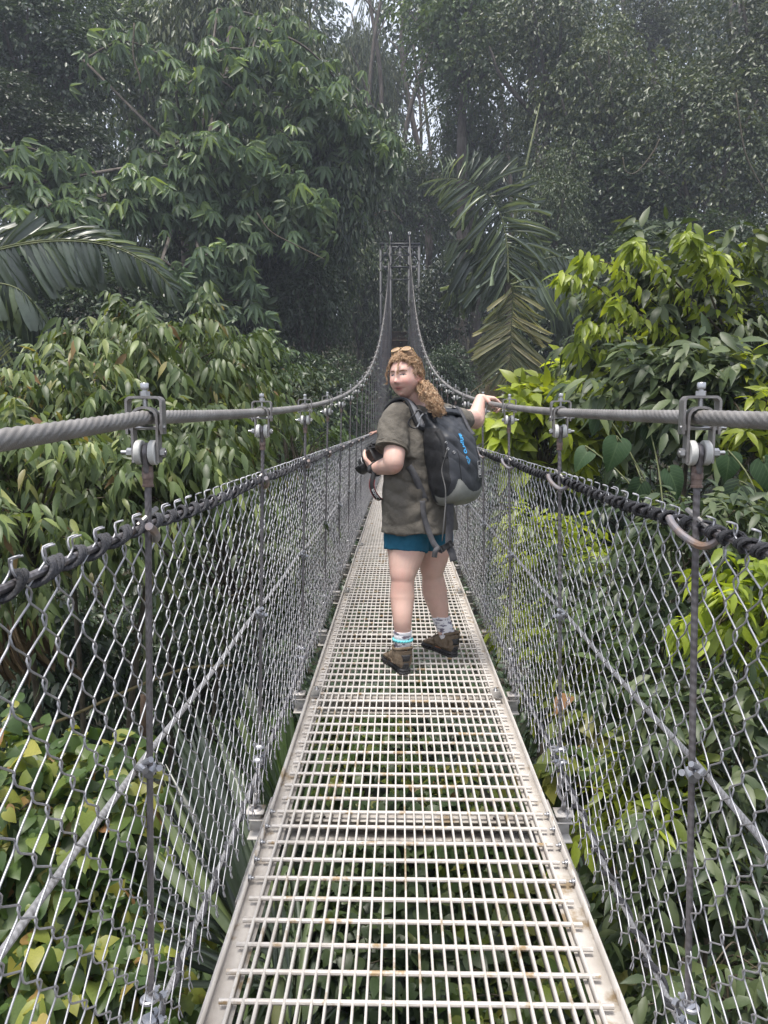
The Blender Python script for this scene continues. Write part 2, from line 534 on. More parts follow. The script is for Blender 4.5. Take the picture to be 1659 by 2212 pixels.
# ---- hangers ------------------------------------------------------------
def strap(pts, w, t):
    """flat bar bent along a path in the x-z plane, w wide along y"""
    P = catmull(np.array([(x, 0, z) for x, z in pts]), 5)
    T = nrm(np.gradient(P, axis=0)); Nn = np.cross(T, np.array([0, 1.0, 0]))
    m = MB()
    Rg = [[p + n * t / 2 + np.array([0, -w / 2, 0]), p + n * t / 2 + np.array([0, w / 2, 0]), p - n * t / 2 + np.array([0, w / 2, 0]), p - n * t / 2 + np.array([0, -w / 2, 0])] for p, n in zip(P, Nn)]
    return m.rings(Rg)
def poly_arc(w, zt, zb, rc):
    pts = [(-w, zb), (-w, (zb + zt) / 2), (-w, zt - rc)]
    for a in (30, 60): pts.append((-w + rc - rc * math.cos(R(a)), zt - rc + rc * math.sin(R(a))))
    pts += [(-w + rc, zt), (0, zt), (w - rc, zt)]
    for a in (60, 30): pts.append((w - rc + rc * math.cos(R(a)), zt - rc + rc * math.sin(R(a))))
    pts += [(w, zt - rc), (w, (zb + zt) / 2), (w, zb)]
    return pts
me_yoke = autosmooth(strap(poly_arc(.0315, .036, -.030, .009), .024, .0045).mesh('yoke', M_steel))
me_saddle = autosmooth(strap(poly_arc(.0225, .0175, -.082, .019), .022, .0045).mesh('saddle_strap', M_steel))
me_topbolt = autosmooth(MB().lathe([(.0045, .016), (.0045, .052)], k=10).lathe([(.0075, .050), (.0078, .0515), (.0078, .0605), (.0068, .062)], k=12).prism(hexn(.0095), .0385, .047).mesh('adjusting_bolt', M_bolt))
me_pin = autosmooth(MB().cyl((-.047, 0, 0), (.036, 0, 0), .0042, 10).prism(hexn(.0085), .0255, .034, np.array([[0, 0, 1.], [0, 1, 0], [-1, 0, 0]])).prism(hexn(.0085), -.036, -.0262, np.array([[0, 0, 1.], [0, 1, 0], [-1, 0, 0]])).mesh('pin_bolt', M_bolt))
me_roller = autosmooth(MB().lathe([(.006, -.006), (.0215, -.006), (.0228, -.0045), (.0228, .0045), (.0215, .006), (.006, .006)], axis=(1, 0, 0), k=28).mesh('roller', M_nylon))
me_ferr = autosmooth(MB().lathe([(.006, -.086), (.0098, -.088), (.0102, -.098), (.0094, -.0985), (.0104, -.1), (.0104, -.111), (.0095, -.112), (.0095, -.122), (.011, -.1225), (.011, -.126), (.006, -.127)], k=14).mesh('ferrule', M_ferr))
t = np.linspace(-math.pi * .95, 0, 18)
loop = np.stack([0 * t, .0125 * np.sin(t * 2 + math.pi / 2) * 0, 0 * t], 1)
a = np.linspace(-.5, math.pi + .5, 20)
loop = np.stack([0 * a, .0135 * np.cos(a), -.064 + .0135 * np.sin(a)], 1)
loop = np.concatenate([[(0, .006, -.1)], loop, [(0, -.006, -.1)]])
me_loop = autosmooth(MB().tube(loop, .0055, 8).mesh('rope_eye', M_rope, uv=True))
# lower end: rope clips, thimble, hook and eye
def torus_pts(c, r, ax1, ax2, a0=0, a1=2 * math.pi, n=20):
    tt = np.linspace(a0, a1, n)
    return np.array(c) + r * (np.cos(tt)[:, None] * np.array(ax1) + np.sin(tt)[:, None] * np.array(ax2))
def clip_mesh():
    m = MB()
    m.box((0, 0, 0), (.032, .026, .016), bevel=.005)
    m.tube(torus_pts((0, -.006, .0), .013, (1, 0, 0), (0, -1, 0), 0, math.pi, 10), .0045, 7)
    for s in (-1, 1):
        m.prism(hexn(.009), .013, .022, np.array([[1., 0, 0, s * .013], [0, 0, 1, 0], [0, -1, 0, 0], [0, 0, 0, 1]]))
        m.cyl((s * .013, .013, 0), (s * .013, .030, 0), .0042, 7)
    return autosmooth(m.mesh('rope_clip', M_zinc))
me_clip = clip_mesh()
me_thimble = autosmooth(MB().tube(np.concatenate([[(0, -.004, .06)], torus_pts((0, 0, 0), .021, (0, -1, 0), (0, 0, 1), -.6, -.6 - 1.62 * math.pi + .3, 22), [(0, .004, .06)]]), .0062, 8).mesh('thimble', M_zinc))
me_hook = autosmooth(MB().tube(catmull(np.array([(0, 0, .045), (0, .018, .035), (0, .022, .01), (0, .012, -.014), (0, -.006, -.018), (0, -.018, -.004), (0, -.02, .012)]), 6), .0068, 8).mesh('hook', M_steel))
me_eye = autosmooth(MB().tube(torus_pts((0, 0, .028), .0145, (0, 1, 0), (0, 0, 1), 0, 2 * math.pi, 22), .006, 8, cap=False).lathe([(.0065, -.004), (.0065, .016)], k=10).lathe([(.023, -.006), (.023, 0), (.017, .006), (.008, .007)], k=18).mesh('eye_bolt', M_steel))
me_wrap = autosmooth(MB().tube(catmull(np.array([(.004, -.075, .016), (.012, -.05, .004), (.016, -.01, -.012), (.012, .03, -.022), (0, .05, -.012), (-.012, .045, .01)]), 6), [.0075] * 31, 9).mesh('sleeve_tube', M_rusty))
me_wrapb = autosmooth(MB().tube(catmull(np.array([(.02, .02, .028), (.01, .0, .016), (-.004, -.016, .0)]), 5), .005, 7).mesh('binding_wire', M_steel))
me_shackle = autosmooth(MB().tube(catmull(np.array([(-.004, -.03, .012), (.012, -.012, .012), (.02, .0, .002), (.012, .012, -.006), (-.006, .02, -.006), (-.018, .008, 0)]), 5), .0065, 8).lathe([(.011, -.012), (.012, 0), (.011, .012)], c=(-.002, 0, 0), axis=(0, 1, .3), k=10).cyl((-.012, -.02, .03), (.008, -.006, .016), .006, 8).mesh('cross_clamp', M_zinc))
rope_u = autosmooth(MB().tube([(0, 0, 0), (0, 0, .25), (0, 0, .5), (0, 0, .75), (0, 0, 1)], .0062, 10).mesh('rope', M_rope, uv=True))
rope_far = autosmooth(MB().tube([(0, 0, 0), (0, 0, 1)], .0068, 6).mesh('rope', M_rope, uv=True))
far_brk = MB()
far_brk.V += [np.array(v) for v in []]
yk = strap(poly_arc(.0315, .036, -.030, .009), .024, .0045); far_brk.add(np.concatenate(yk.V), yk.F)
yk = strap(poly_arc(.0225, .0175, -.082, .019), .022, .0045); far_brk.add(np.concatenate(yk.V), yk.F)
far_brk.cyl((0, 0, .016), (0, 0, .058), .006, 6).cyl((-.047, 0, -.0635), (.036, 0, -.0635), .0055, 6)
me_farbrk = far_brk.mesh('bracket', M_steel)
far_ids = {}
def place_rope(parent, me, p0, p1):
    d = Vector(p1) - Vector(p0)
    L = d.length
    M = Matrix.Translation(p0) @ d.to_track_quat('Z', 'Y').to_matrix().to_4x4() @ Matrix.Diagonal((1, 1, L, 1))
    return link('rope', me, parent, mat4=M)
for n in range(NH):
    Y = H0 + SP * n
    zc = float(cab_z(Y))
    for s in (-1, 1):
        side_ = 'on the cable by the drooping leaf shrub' if s < 0 else 'on the cable under the woman\'s hand'
        if n < 12:
            lab = 'roller clamp and rope hanger, %s along the %s cable from the front' % (ORD[n] if n else 'first', 'left' if s < 0 else 'right')
        else:
            lab = 'one of the thin far hanger ropes climbing to the tower, %s' % ('tower\'s left cable' if s < 0 else 'tower\'s right cable')
        h = thing('hanger', lab, 'hanger', (s * CABX, Y, zc), 'hangers of the left cable' if s < 0 else 'hangers of the right cable')
        if n < 8:
            b = link('yoke', me_yoke, h)
            link('adjusting_bolt', me_topbolt, b)
            mir = Matrix.Diagonal((s * -1.0, 1, 1, 1))
            link('pin_bolt', me_pin, b, mat4=Matrix.Translation((0, 0, -.0185)) @ mir)
            sd = link('saddle_strap', me_saddle, h)
            link('pin_bolt', me_pin, sd, mat4=Matrix.Translation((0, 0, -.0635)) @ mir)
            for q in (-1, 1):
                link('roller', me_roller, h, (q * .0128, 0, -.0635))
            fe = link('ferrule', me_ferr, h)
            link('rope_eye', me_loop, h)
            rt = (0, 0, -.125); rb = (s * (ROPX - CABX), 0, .215 - zc)
            place_rope(h, rope_u, rt, rb)
            cl = link('rope_clip', me_clip, h, mat4=Matrix.Translation((rb[0], 0, .225 - zc)) @ Matrix.Rotation(s * .6 + n, 4, 'Z'))
            link('rope_clip', me_clip, h, mat4=Matrix.Translation((rb[0] + s * .006, .002, .175 - zc)) @ Matrix.Rotation(s * .9 + n, 4, 'Z'))
            link('thimble', me_thimble, h, (s * .036, 0, .105 - zc))
            link('hook', me_hook, h, mat4=Matrix.Translation((s * .042, 0, .058 - zc)) @ Matrix.Rotation(.5, 4, 'Z'))
            link('eye_bolt', me_eye, h, (s * .048, 0, -.0085 - zc))
            link('sleeve_tube', me_wrap, h, mat4=Matrix.Translation((s * .004, 0, 1.165 - zc)) @ Matrix.Diagonal((-s, 1 if s < 0 else -1, 1, 1)) @ Matrix.Rotation(.3, 4, 'Z'))
            link('binding_wire', me_wrapb, h, mat4=Matrix.Translation((s * .012, 0, 1.175 - zc)) @ Matrix.Diagonal((-s, 1, 1, 1)))
            link('cross_clamp', me_shackle, h, mat4=Matrix.Translation((s * .018, 0, .70 - zc)) @ Matrix.Diagonal((s, 1, 1, 1)))
        else:
            link('bracket', me_farbrk, h)
            if n < 20:
                for q in (-1, 1):
                    link('roller', me_roller, h, (q * .0128, 0, -.0635))
                link('ferrule', me_ferr, h)
            place_rope(h, rope_far, (0, 0, -.08), (s * .045, 0, -.02 - zc))

# ---- mid ropes, fences --------------------------------------------------
for s in (-1, 1):
    ys = np.arange(-.6, YT, .3)
    z = .70 - .012 * np.abs(np.sin(math.pi * (ys - H0) / SP))
    t = thing('handrail_rope', 'pale wire rope strung at knee height behind the fence %s' % ('on the left' if s < 0 else 'on the right'), 'rope', (s * .546, 0, 0), 'knee height ropes')
    autosmooth(MB().tube(np.stack([ys * 0, ys, z], 1), .0062, 9).build('rope', M_midrope, t, True, True).data)

PW, QV = .043, .090
def wire_mesh(phase, seed, ks=5, top=1.185, bot=.095):
    r_ = np.random.default_rng(seed)
    n = int((top - bot) / (QV / 2))
    pts = []
    for k in range(n + 1):
        z = top - k * QV / 2
        sgn = 1 if (k + phase) % 2 == 0 else -1
        bul = .016 * math.sin(math.pi * (1 - (z - bot) / (top - bot)))
        y = sgn * (PW / 2 + .0022)
        jit = r_.normal(0, .0008)
        xf = bul + r_.normal(0, .0012)
        # the wire leaves each rounded knuckle steeply and crosses over in the middle
        pts.append((xf - .0016 * sgn, y * .80 + jit, z + QV * .12))
        pts.append((xf, y + jit, z))
        pts.append((xf + .0016 * sgn, y * .80 + jit, z - QV * .12))
    P = np.array(pts)
    # bent-over ends
    P = np.concatenate([[P[0] + (-.012, .004, .004)], P, [P[-1] + (-.004, -.002, -.012)]])
    m = MB().tube(catmull(P, 2) if ks > 3 else P, .0017, ks)
    return m.mesh('wire', M_wire, smooth=True)
wvar = [[wire_mesh(ph, 40 + 10 * ph + q) for q in range(5)] for ph in (0, 1)]
lowv = [wire_mesh(ph, 3, ks=3) for ph in (0, 1)]
NW = 230
for s in (-1, 1):
    f = thing('chain_link_fence', 'galvanised chain link fence on the %s of the walkway, laced to black rope' % ('left' if s < 0 else 'right'), 'fence', (s * .512, 0, 0), 'chain link fences')
    y = .12
    k = 0
    while k < NW:
        o = link('wire', wvar[k % 2][int(rng.integers(5))], f, mat4=Matrix.Translation((rng.normal(0, .0012), .12 + k * PW, rng.normal(0, .001))) @ Matrix.Diagonal((s, 1, 1, 1)))
        k += 1
    Vs, Fs, off = [], [], 0
    base = []
    for ph in (0, 1):
        me = lowv[ph]
        v = np.empty(len(me.vertices) * 3, np.float32); me.vertices.foreach_get('co', v)
        base.append((v.reshape(-1, 3), np.array([tuple(p.vertices) for p in me.polygons if len(p.vertices) == 4], np.int32)))
    while .12 + k * PW < YT - .4:
        v, fc = base[k % 2]
        v = v * np.array([s, 1, 1]) + np.array([0, .12 + k * PW, 0])
        Vs.append(v); Fs.append(fc + off); off += len(v); k += 1
    tag(link('mesh_wires', mesh_from('mesh_wires', np.concatenate(Vs), [np.concatenate(Fs)], M_wire, True), f), kind='stuff')
    ys = np.arange(-.6, YT, .3)
    for zz, nm in ((1.172, 'edge_rope'), (.150, 'edge_rope')):
        xs = s * (.004 if zz > 1 else .022) + 0 * ys
        z = zz - .010 * np.abs(np.sin(math.pi * (ys - H0) / SP))
        autosmooth(MB().tube(np.stack([xs, ys, z], 1), .0062, 9).build(nm, M_midrope if zz < 1 else M_rope, f, True, True).data)
        # black lacing cord wound round the rope and the ends of the mesh
        yy = np.arange(-.3, 6.5, .0055)
        pitch = .092 if s < 0 else .060
        if zz < 1: pitch = .12
        ph = 2 * math.pi * yy / pitch
        zr = zz - .010 * np.abs(np.sin(math.pi * (yy - H0) / SP))
        nq = 4 if zz > 1 else 2
        m = MB()
        for q in range(nq):
            pq = ph + (q - nq / 2) * (.62 if s < 0 else .75) + .25 * np.sin(yy * 23 + q * 2)
            rr = .0098 + .0018 * np.sin(ph * .37 + q) + .0010 * q
            P = np.stack([xs[0] + rr * np.cos(pq), yy + .003 * np.sin(yy * 31 + q * 1.7), zr + rr * np.sin(pq)], 1)
            m.tube(P, .0038 if zz > 1 else .0048, 6)
        autosmooth(m.build('black_lacing', M_black, f, True, True).data, 60)
        yy = np.arange(6.5, 30, .022); ph = 2 * math.pi * yy / .09
        zr = zz - .010 * np.abs(np.sin(math.pi * (yy - H0) / SP))
        P = np.stack([xs[0] + .010 * np.cos(ph), yy, zr + .010 * np.sin(ph)], 1)
        MB().tube(P, .0065, 5).build('black_lacing', M_black, f, True, True)

# ---- tower --------------------------------------------------------------
tw = thing('bridge_tower', 'grey steel lattice bridge tower standing where both cables climb out of the forest', 'tower', (0, YT, 0))
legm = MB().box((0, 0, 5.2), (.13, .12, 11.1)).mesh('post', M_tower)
for yy in (0, .75):
    for x in (-1.02, -.49, .49, 1.02):
        link('post', legm, tw, (x, yy, 0))
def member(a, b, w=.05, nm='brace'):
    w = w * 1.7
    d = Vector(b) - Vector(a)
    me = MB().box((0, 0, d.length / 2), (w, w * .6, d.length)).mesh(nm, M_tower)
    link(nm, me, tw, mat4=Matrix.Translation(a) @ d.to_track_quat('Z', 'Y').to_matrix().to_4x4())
def gusset(x, z, w=.2, h=.2):
    link('gusset_plate', MB().box((0, 0, 0), (w, .02, h)).mesh('gusset_plate', M_tower), tw, (x, -.05, z))
for yy in (0, .75):
    member((-1.08, yy, 10.78), (1.08, yy, 10.78), .1, 'crossbeam')
for z, w in ((10.2, .05), (9.6, .07), (8.95, .05)):
    member((-.49, -.02, z), (.49, -.02, z), w, 'crossbeam')
    for s in (-1, 1):
        if z > 9.3: member((s * .49, -.02, z), (s * 1.02, -.02, z), .045, 'crossbeam')
member((0, -.03, 10.75), (0, -.03, 9.2), .05)
for s in (-1, 1):
    member((s * .49, -.03, 9.65), (0, -.03, 10.2)); member((s * .49, -.03, 10.25), (0, -.03, 10.72))
    z = 10.7
    d = 1
    while z > .3:
        a, b = (.49, 1.02) if d > 0 else (1.02, .49)
        member((s * a, -.03, z), (s * b, -.03, z - .82), .04)
        member((s * .49, .0, z), (s * .49, .75, z - .82), .035)
        z -= .82; d = -d
    for z in (10.65, 10.3, 9.95, 9.6):
        gusset(s * .755, z - .05, .22 if z in (10.3, 9.6) else .12, .22)
    for z in (10.2, 9.6): gusset(s * .55, z, .16, .2)
    member((s * CABX, .1, 10.7), (s * CABX, .1, 11.35), .1, 'saddle_post')
    link('cable_saddle', MB().box((0, 0, 0), (.13, .35, .14), bevel=.03).mesh('cable_saddle', M_white), tw, (s * CABX, 0, 11.32))
gusset(0, 10.25, .24, .26); gusset(0, 9.62, .18, .16); gusset(0, 9.25, .16, .12); gusset(0, 10.7, .26, .18)
# ================================================================== PLANTS: tools
def lt_hex(w=.42, fold=.10, droop=.12):
    V = np.array([(0, 0, 0), (.34, w * .5, fold * w), (.72, w * .42, fold * w * .8 - droop * .45), (1, 0, -droop), (.72, -w * .42, fold * w * .8 - droop * .45), (.34, -w * .5, fold * w)])
    return V, [np.array([(0, 3, 2, 1), (0, 5, 4, 3)])]
def lt_oval(w=.44, fold=.22, droop=.2, tip=.08):
    xs = [.0, .12, .36, .66, .88, 1 + tip]
    ws = [0, .28, .5, .42, .2, 0]
    V, F = [], []
    for x, h in zip(xs, ws):
        z = -droop * x * x
        V += [(x, h * w, z + fold * h * w), (x, 0, z), (x, -h * w, z + fold * h * w)]
    for i in range(5):
        a = 3 * i
        F += [(a + 1, a + 4, a + 3, a), (a + 1, a + 2, a + 5, a + 4)]
    return np.array(V), [np.array(F)]
def lt_heart(w=.9, fold=.12, droop=.3):
    xs = [-.16, -.1, .06, .3, .58, .82, 1.0]
    ws = [.20, .36, .47, .48, .34, .15, 0]
    V, F = [], []
    for i, (x, h) in enumerate(zip(xs, ws)):
        xm = max(x, 0) if i < 3 else x
        z = -droop * max(x, 0) ** 2
        V += [(x, h * w, z + fold * h * w - (.05 if i == 0 else 0)), (xm, 0, -droop * xm ** 2), (x, -h * w, z + fold * h * w - (.05 if i == 0 else 0))]
    for i in range(6):
        a = 3 * i
        F += [(a + 1, a + 4, a + 3, a), (a + 1, a + 2, a + 5, a + 4)]
    return np.array(V), [np.array(F)]
def lt_heart_fine(w=.95, fold=.3, droop=.45):
    xs = [-.18, -.12, -.04, .06, .18, .32, .46, .60, .74, .87, 1.0]
    ws = [.22, .36, .44, .48, .49, .455, .40, .32, .22, .11, 0]
    fr = [-1, -.72, -.36, 0, .36, .72, 1]
    V, F = [], []
    for i, (x, h) in enumerate(zip(xs, ws)):
        for q in fr:
            xm = x if abs(q) > .3 or x > 0 else max(x, -.02 if q else 0)
            z = -droop * max(xm, 0) ** 2 + fold * abs(q) * h * w - .55 * fold * (q * h * w) ** 2 * 2 + (.014 if (i + int(abs(q) * 3)) % 2 else 0) * (abs(q) > .2)
            V.append((xm, q * h * w, z))
    n = len(fr)
    for i in range(len(xs) - 1):
        for j in range(n - 1):
            a = i * n + j
            F.append((a + 1, a, a + n, a + n + 1))
    return np.array(V), [np.array(F)]
def lt_rosette(n=7, w=.42, droop=.6):
    """palmate leaf: leaflets spread round the end of a stalk"""
    hv, hf = lt_hex(w, .15, .30)
    Vs, Fs = [], []
    for i in range(n):
        a = R(-150 + 300 * i / (n - 1))
        l = .75 + .3 * math.cos(a * .5)
        v = hv * l
        v = v * np.array([1, 1, 1.0])
        v[:, 2] -= droop * v[:, 0] ** 2 * .8 + .12 * v[:, 0]
        c, s = math.cos(a), math.sin(a)
        v = np.stack([v[:, 0] * c - v[:, 1] * s, v[:, 0] * s + v[:, 1] * c, v[:, 2]], 1)
        Vs.append(v); Fs.append(hf[0] + 6 * i)
    return np.concatenate(Vs), [np.concatenate(Fs)]
def lt_leaflet(seg=4, w=.17, ragged=True, sag=.22):
    """pleated palm leaflet, widening to a torn blunt end"""
    xs = np.linspace(0, 1, seg + 1)
    ws = np.interp(xs, [0, .25, .7, 1], [.25, .75, 1, .92 if ragged else .05])
    V, F = [], []
    for x, h in zip(xs, ws):
        z = -sag * x ** 2.2
        V += [(x, h * w / 2, z + .04 * h), (x, h * w / 5, z - .01), (x, 0, z + .02), (x, -h * w / 5, z - .01), (x, -h * w / 2, z + .04 * h)]
    if ragged:
        V[-5] = (1.03, V[-5][1], V[-5][2]); V[-4] = (.95, V[-4][1], V[-4][2]); V[-2] = (.93, V[-2][1], V[-2][2]); V[-1] = (.97, V[-1][1] * .8, V[-1][2])
    for i in range(seg):
        for j in range(4):
            a = 5 * i + j
            F.append((a, a + 1, a + 6, a + 5))
    return np.array(V, float), [np.array(F)]

def basis(d, n):
    """x along d, z near n"""
    x = nrm(d)
    y = nrm(np.cross(n, x))
    z = np.cross(x, y)
    return np.stack([x, y, z], -1)          # columns

def cloud_mesh(name, tmpl, P, D, Nn, S, mat, rnd=None, smooth=True, W=None):
    V, Fb = tmpl
    B = basis(D, Nn)
    n, k = len(P), len(V)
    vv = V[None] * (np.stack([S, S if W is None else W, S], -1)[:, None, :] if True else 1)
    VV = np.einsum('nij,nkj->nki', B, vv) + P[:, None, :]
    blocks, fr = [], []
    rnd = rng.random(n) if rnd is None else rnd
    for f in Fb:
        blocks.append((f[None] + (np.arange(n) * k)[:, None, None]).reshape(-1, f.shape[1]))
        fr.append(np.repeat(rnd, len(f)))
    return mesh_from(name, VV.reshape(-1, 3), blocks, mat, smooth, fattr={'rnd': np.concatenate(fr)})

UP = np.array([0, 0, 1.0])
def twig_leaves(p0, d, L, k, size, ang=55, droop=.3, ldroop=.35, jit=.25, nup=1.0, r=None, t0=.15, svar=.3):
    """leaves set alternately along N twigs -> positions, directions, normals, sizes and twig polylines"""
    r = r or rng
    N_ = len(p0)
    t = np.linspace(t0, 1, k)[None, :, None]
    L = np.broadcast_to(L, (N_,))[:, None, None]
    d = nrm(d)
    pos = p0[:, None] + d[:, None] * L * t - UP * (droop * L * t ** 2)
    tan = nrm(d[:, None] - UP * (2 * droop * t))
    side = nrm(np.cross(tan, UP) + r.normal(0, .25, (N_, k, 3)))
    sg = np.where(np.arange(k) % 2 == 0, 1.0, -1.0)[None, :, None]
    a = R(ang) * np.where(t > .95, .15, 1.0)
    ld = nrm(tan * np.cos(a) + side * sg * np.sin(a) - UP * ldroop + r.normal(0, jit, (N_, k, 3)))
    nn = nrm(UP * nup + r.normal(0, .45, (N_, k, 3)) + .01)
    S = size * (1 + svar * r.uniform(-1, 1, (N_, k)))
    return pos.reshape(-1, 3), ld.reshape(-1, 3), nn.reshape(-1, 3), S.reshape(-1)

def shell_points(blobs, n, up_bias=.3, r=None, inner=.55):
    """points in the outer shell of a set of ellipsoids, with the outward direction"""
    r = r or rng
    vol = np.array([b[1][0] * b[1][1] + b[1][0] * b[1][2] for b in blobs]); pr = vol / vol.sum()
    idx = r.choice(len(blobs), n, p=pr)
    dd = nrm(r.normal(0, 1, (n, 3)) + UP * up_bias)
    C = np.array([b[0] for b in blobs])[idx]; Rr = np.array([b[1] for b in blobs])[idx]
    rad = inner + (1 - inner) * r.random(n) ** .6
    return C + dd * Rr * rad[:, None], nrm(dd / Rr), idx

BARK = surf('bark', (.045, .036, .03), (.11, .095, .08), rough=.9, scale=6, bump=.5, bscale=25, stretch=(1, 1, .25))
TWIG = surf('twig_bark', (.045, .036, .024), (.09, .075, .048), rough=.85, scale=12)
GREENSTEM = surf('green_stem', (.05, .07, .025), (.11, .12, .045), rough=.7, scale=8)

def limbs_mesh(name, base, blobs, r0, seed, mat=BARK, k=7):
    r_ = np.random.default_rng(seed)
    m = MB()
    top = np.mean([b[0] for b in blobs], axis=0)
    base = np.array(base, float)
    fork = base + (top - base) * .55
    P = catmull(np.array([base, base + (fork - base) * .5 + r_.normal(0, .03, 3) * np.linalg.norm(fork - base), fork]), 5)
    m.tube(P, np.linspace(r0, r0 * .62, len(P)), k)
    for b in blobs:
        c = np.array(b[0]) - UP * b[1][2] * .2
        mid = (fork + c) / 2 + r_.normal(0, .08, 3) * np.linalg.norm(c - fork)
        P = catmull(np.array([fork - (fork - base) * .03, mid, c, c + (c - mid) * .3]), 5)
        m.tube(P, np.linspace(r0 * .5, r0 * .1, len(P)), 5)
    return m.mesh(name, mat, smooth=True)

def crown_mesh(name, blobs, ntwig, k, size, L, tmpl, mat, seed, up_bias=.3, droop=.3, ldroop=.4, inner=.55, dirdown=.0, jit=.3, ang=55, shadefrac=None):
    r_ = np.random.default_rng(seed)
    p, d, _ = shell_points(blobs, ntwig, up_bias, r_, inner)
    d = nrm(d + r_.normal(0, .45, d.shape) - UP * dirdown)
    Ls = L * r_.uniform(.6, 1.3, ntwig)
    P, D, Nn, S = twig_leaves(p, d, Ls, k, size, ang=ang, droop=droop, ldroop=ldroop, jit=jit, r=r_)
    rn = (np.repeat(r_.random(ntwig), k) * .55 + r_.random(len(P)) * .45)
    return cloud_mesh(name, tmpl, P, D, Nn, S, mat, rn)

# leaf colours; dark, mid and olive tones lowered to deepen shade between leaves
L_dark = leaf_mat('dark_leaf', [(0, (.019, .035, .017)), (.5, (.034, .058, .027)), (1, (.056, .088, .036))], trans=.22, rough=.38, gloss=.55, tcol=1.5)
L_mid = leaf_mat('mid_leaf', [(0, (.034, .058, .025)), (.5, (.055, .088, .036)), (1, (.092, .132, .048))], trans=.3, tcol=1.7)
L_olive = leaf_mat('olive_leaf', [(0, (.031, .050, .025)), (.6, (.052, .076, .034)), (1, (.096, .118, .046))], trans=.25, tcol=1.6)
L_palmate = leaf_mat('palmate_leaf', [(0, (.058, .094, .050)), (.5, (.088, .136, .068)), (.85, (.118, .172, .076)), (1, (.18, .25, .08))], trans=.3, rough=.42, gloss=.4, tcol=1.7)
L_droop = leaf_mat('drooping_leaf', [(0, (.058, .092, .036)), (.45, (.095, .140, .054)), (.8, (.150, .205, .075)), (.95, (.24, .28, .10)), (1, (.26, .15, .08))], trans=.36, rough=.42, gloss=.45, tcol=1.5)
L_bright = leaf_mat('bright_leaf', [(0, (.11, .155, .022)), (.4, (.20, .26, .030)), (1, (.32, .38, .045))], trans=.5, rough=.4, gloss=.5, tcol=1.7)
L_dull = leaf_mat('dull_leaf', [(0, (.040, .065, .028)), (.6, (.070, .10, .042)), (1, (.115, .145, .065))], trans=.3, rough=.45, gloss=.45, tcol=1.4)
L_heart = leaf_mat('heart_leaf', [(0, (.045, .085, .026)), (.45, (.085, .135, .034)), (.8, (.17, .21, .045)), (.97, (.26, .25, .055)), (1, (.30, .16, .08))], trans=.38, rough=.42, gloss=.45, tcol=1.6)
L_philo = leaf_mat('philodendron_leaf', [(0, (.014, .032, .015)), (1, (.030, .060, .025))], trans=.25, rough=.55, gloss=.25, tcol=1.5)
def add_veins(m, col, n=7.0):
    nt = m.node_tree
    p = nt.nodes['Principled BSDF']
    src = p.inputs['Base Color'].links[0].from_socket
    tc = N(nt, 'ShaderNodeTexCoord'); sp = N(nt, 'ShaderNodeSeparateXYZ'); nt.links.new(tc.outputs['Object'], sp.inputs[0])
    ab = N(nt, 'ShaderNodeMath', operation='ABSOLUTE'); nt.links.new(sp.outputs['Y'], ab.inputs[0])
    mid = N(nt, 'ShaderNodeMapRange'); mid.inputs['From Min'].default_value = .012; mid.inputs['From Max'].default_value = .028; mid.inputs['To Min'].default_value = 1; mid.inputs['To Max'].default_value = 0
    nt.links.new(ab.outputs[0], mid.inputs['Value'])
    a = N(nt, 'ShaderNodeMath', operation='MULTIPLY_ADD'); a.inputs[1].default_value = -.9; nt.links.new(ab.outputs[0], a.inputs[0]); nt.links.new(sp.outputs['X'], a.inputs[2])
    b = N(nt, 'ShaderNodeMath', operation='MULTIPLY'); b.inputs[1].default_value = n; nt.links.new(a.outputs[0], b.inputs[0])
    f = N(nt, 'ShaderNodeMath', operation='PINGPONG'); f.inputs[1].default_value = .5; nt.links.new(b.outputs[0], f.inputs[0])
    sv = N(nt, 'ShaderNodeMapRange'); sv.inputs['From Min'].default_value = .03; sv.inputs['From Max'].default_value = .09; sv.inputs['To Min'].default_value = .8; sv.inputs['To Max'].default_value = 0
    nt.links.new(f.outputs[0], sv.inputs['Value'])
    mx = N(nt, 'ShaderNodeMath', operation='MAXIMUM'); nt.links.new(mid.outputs['Result'], mx.inputs[0]); nt.links.new(sv.outputs['Result'], mx.inputs[1])
    mc = N(nt, 'ShaderNodeMixRGB'); mc.inputs['Color2'].default_value = (*col, 1)
    nt.links.new(mx.outputs[0], mc.inputs['Fac']); nt.links.new(src, mc.inputs['Color1']); nt.links.new(mc.outputs['Color'], p.inputs['Base Color'])
add_veins(L_philo, (.075, .12, .055))
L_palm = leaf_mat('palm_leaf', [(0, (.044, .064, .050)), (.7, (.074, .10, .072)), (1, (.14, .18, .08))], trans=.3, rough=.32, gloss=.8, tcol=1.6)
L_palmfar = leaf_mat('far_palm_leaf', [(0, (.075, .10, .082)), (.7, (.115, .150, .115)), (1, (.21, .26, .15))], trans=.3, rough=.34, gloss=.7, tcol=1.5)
L_palmdry = leaf_mat('dry_palm_leaf', [(0, (.11, .135, .070)), (.6, (.18, .195, .10)), (1, (.36, .33, .20))], trans=.3, rough=.45, gloss=.5, tcol=1.5)
L_palmlit = leaf_mat('young_palm_leaf', [(0, (.07, .12, .045)), (.7, (.11, .18, .06)), (1, (.19, .26, .08))], trans=.4, rough=.36, gloss=.6, tcol=1.5)
L_dead = leaf_mat('dead_leaf', [(0, (.09, .06, .035)), (1, (.22, .16, .10))], trans=.15, rough=.8, gloss=.2, tcol=1.0)

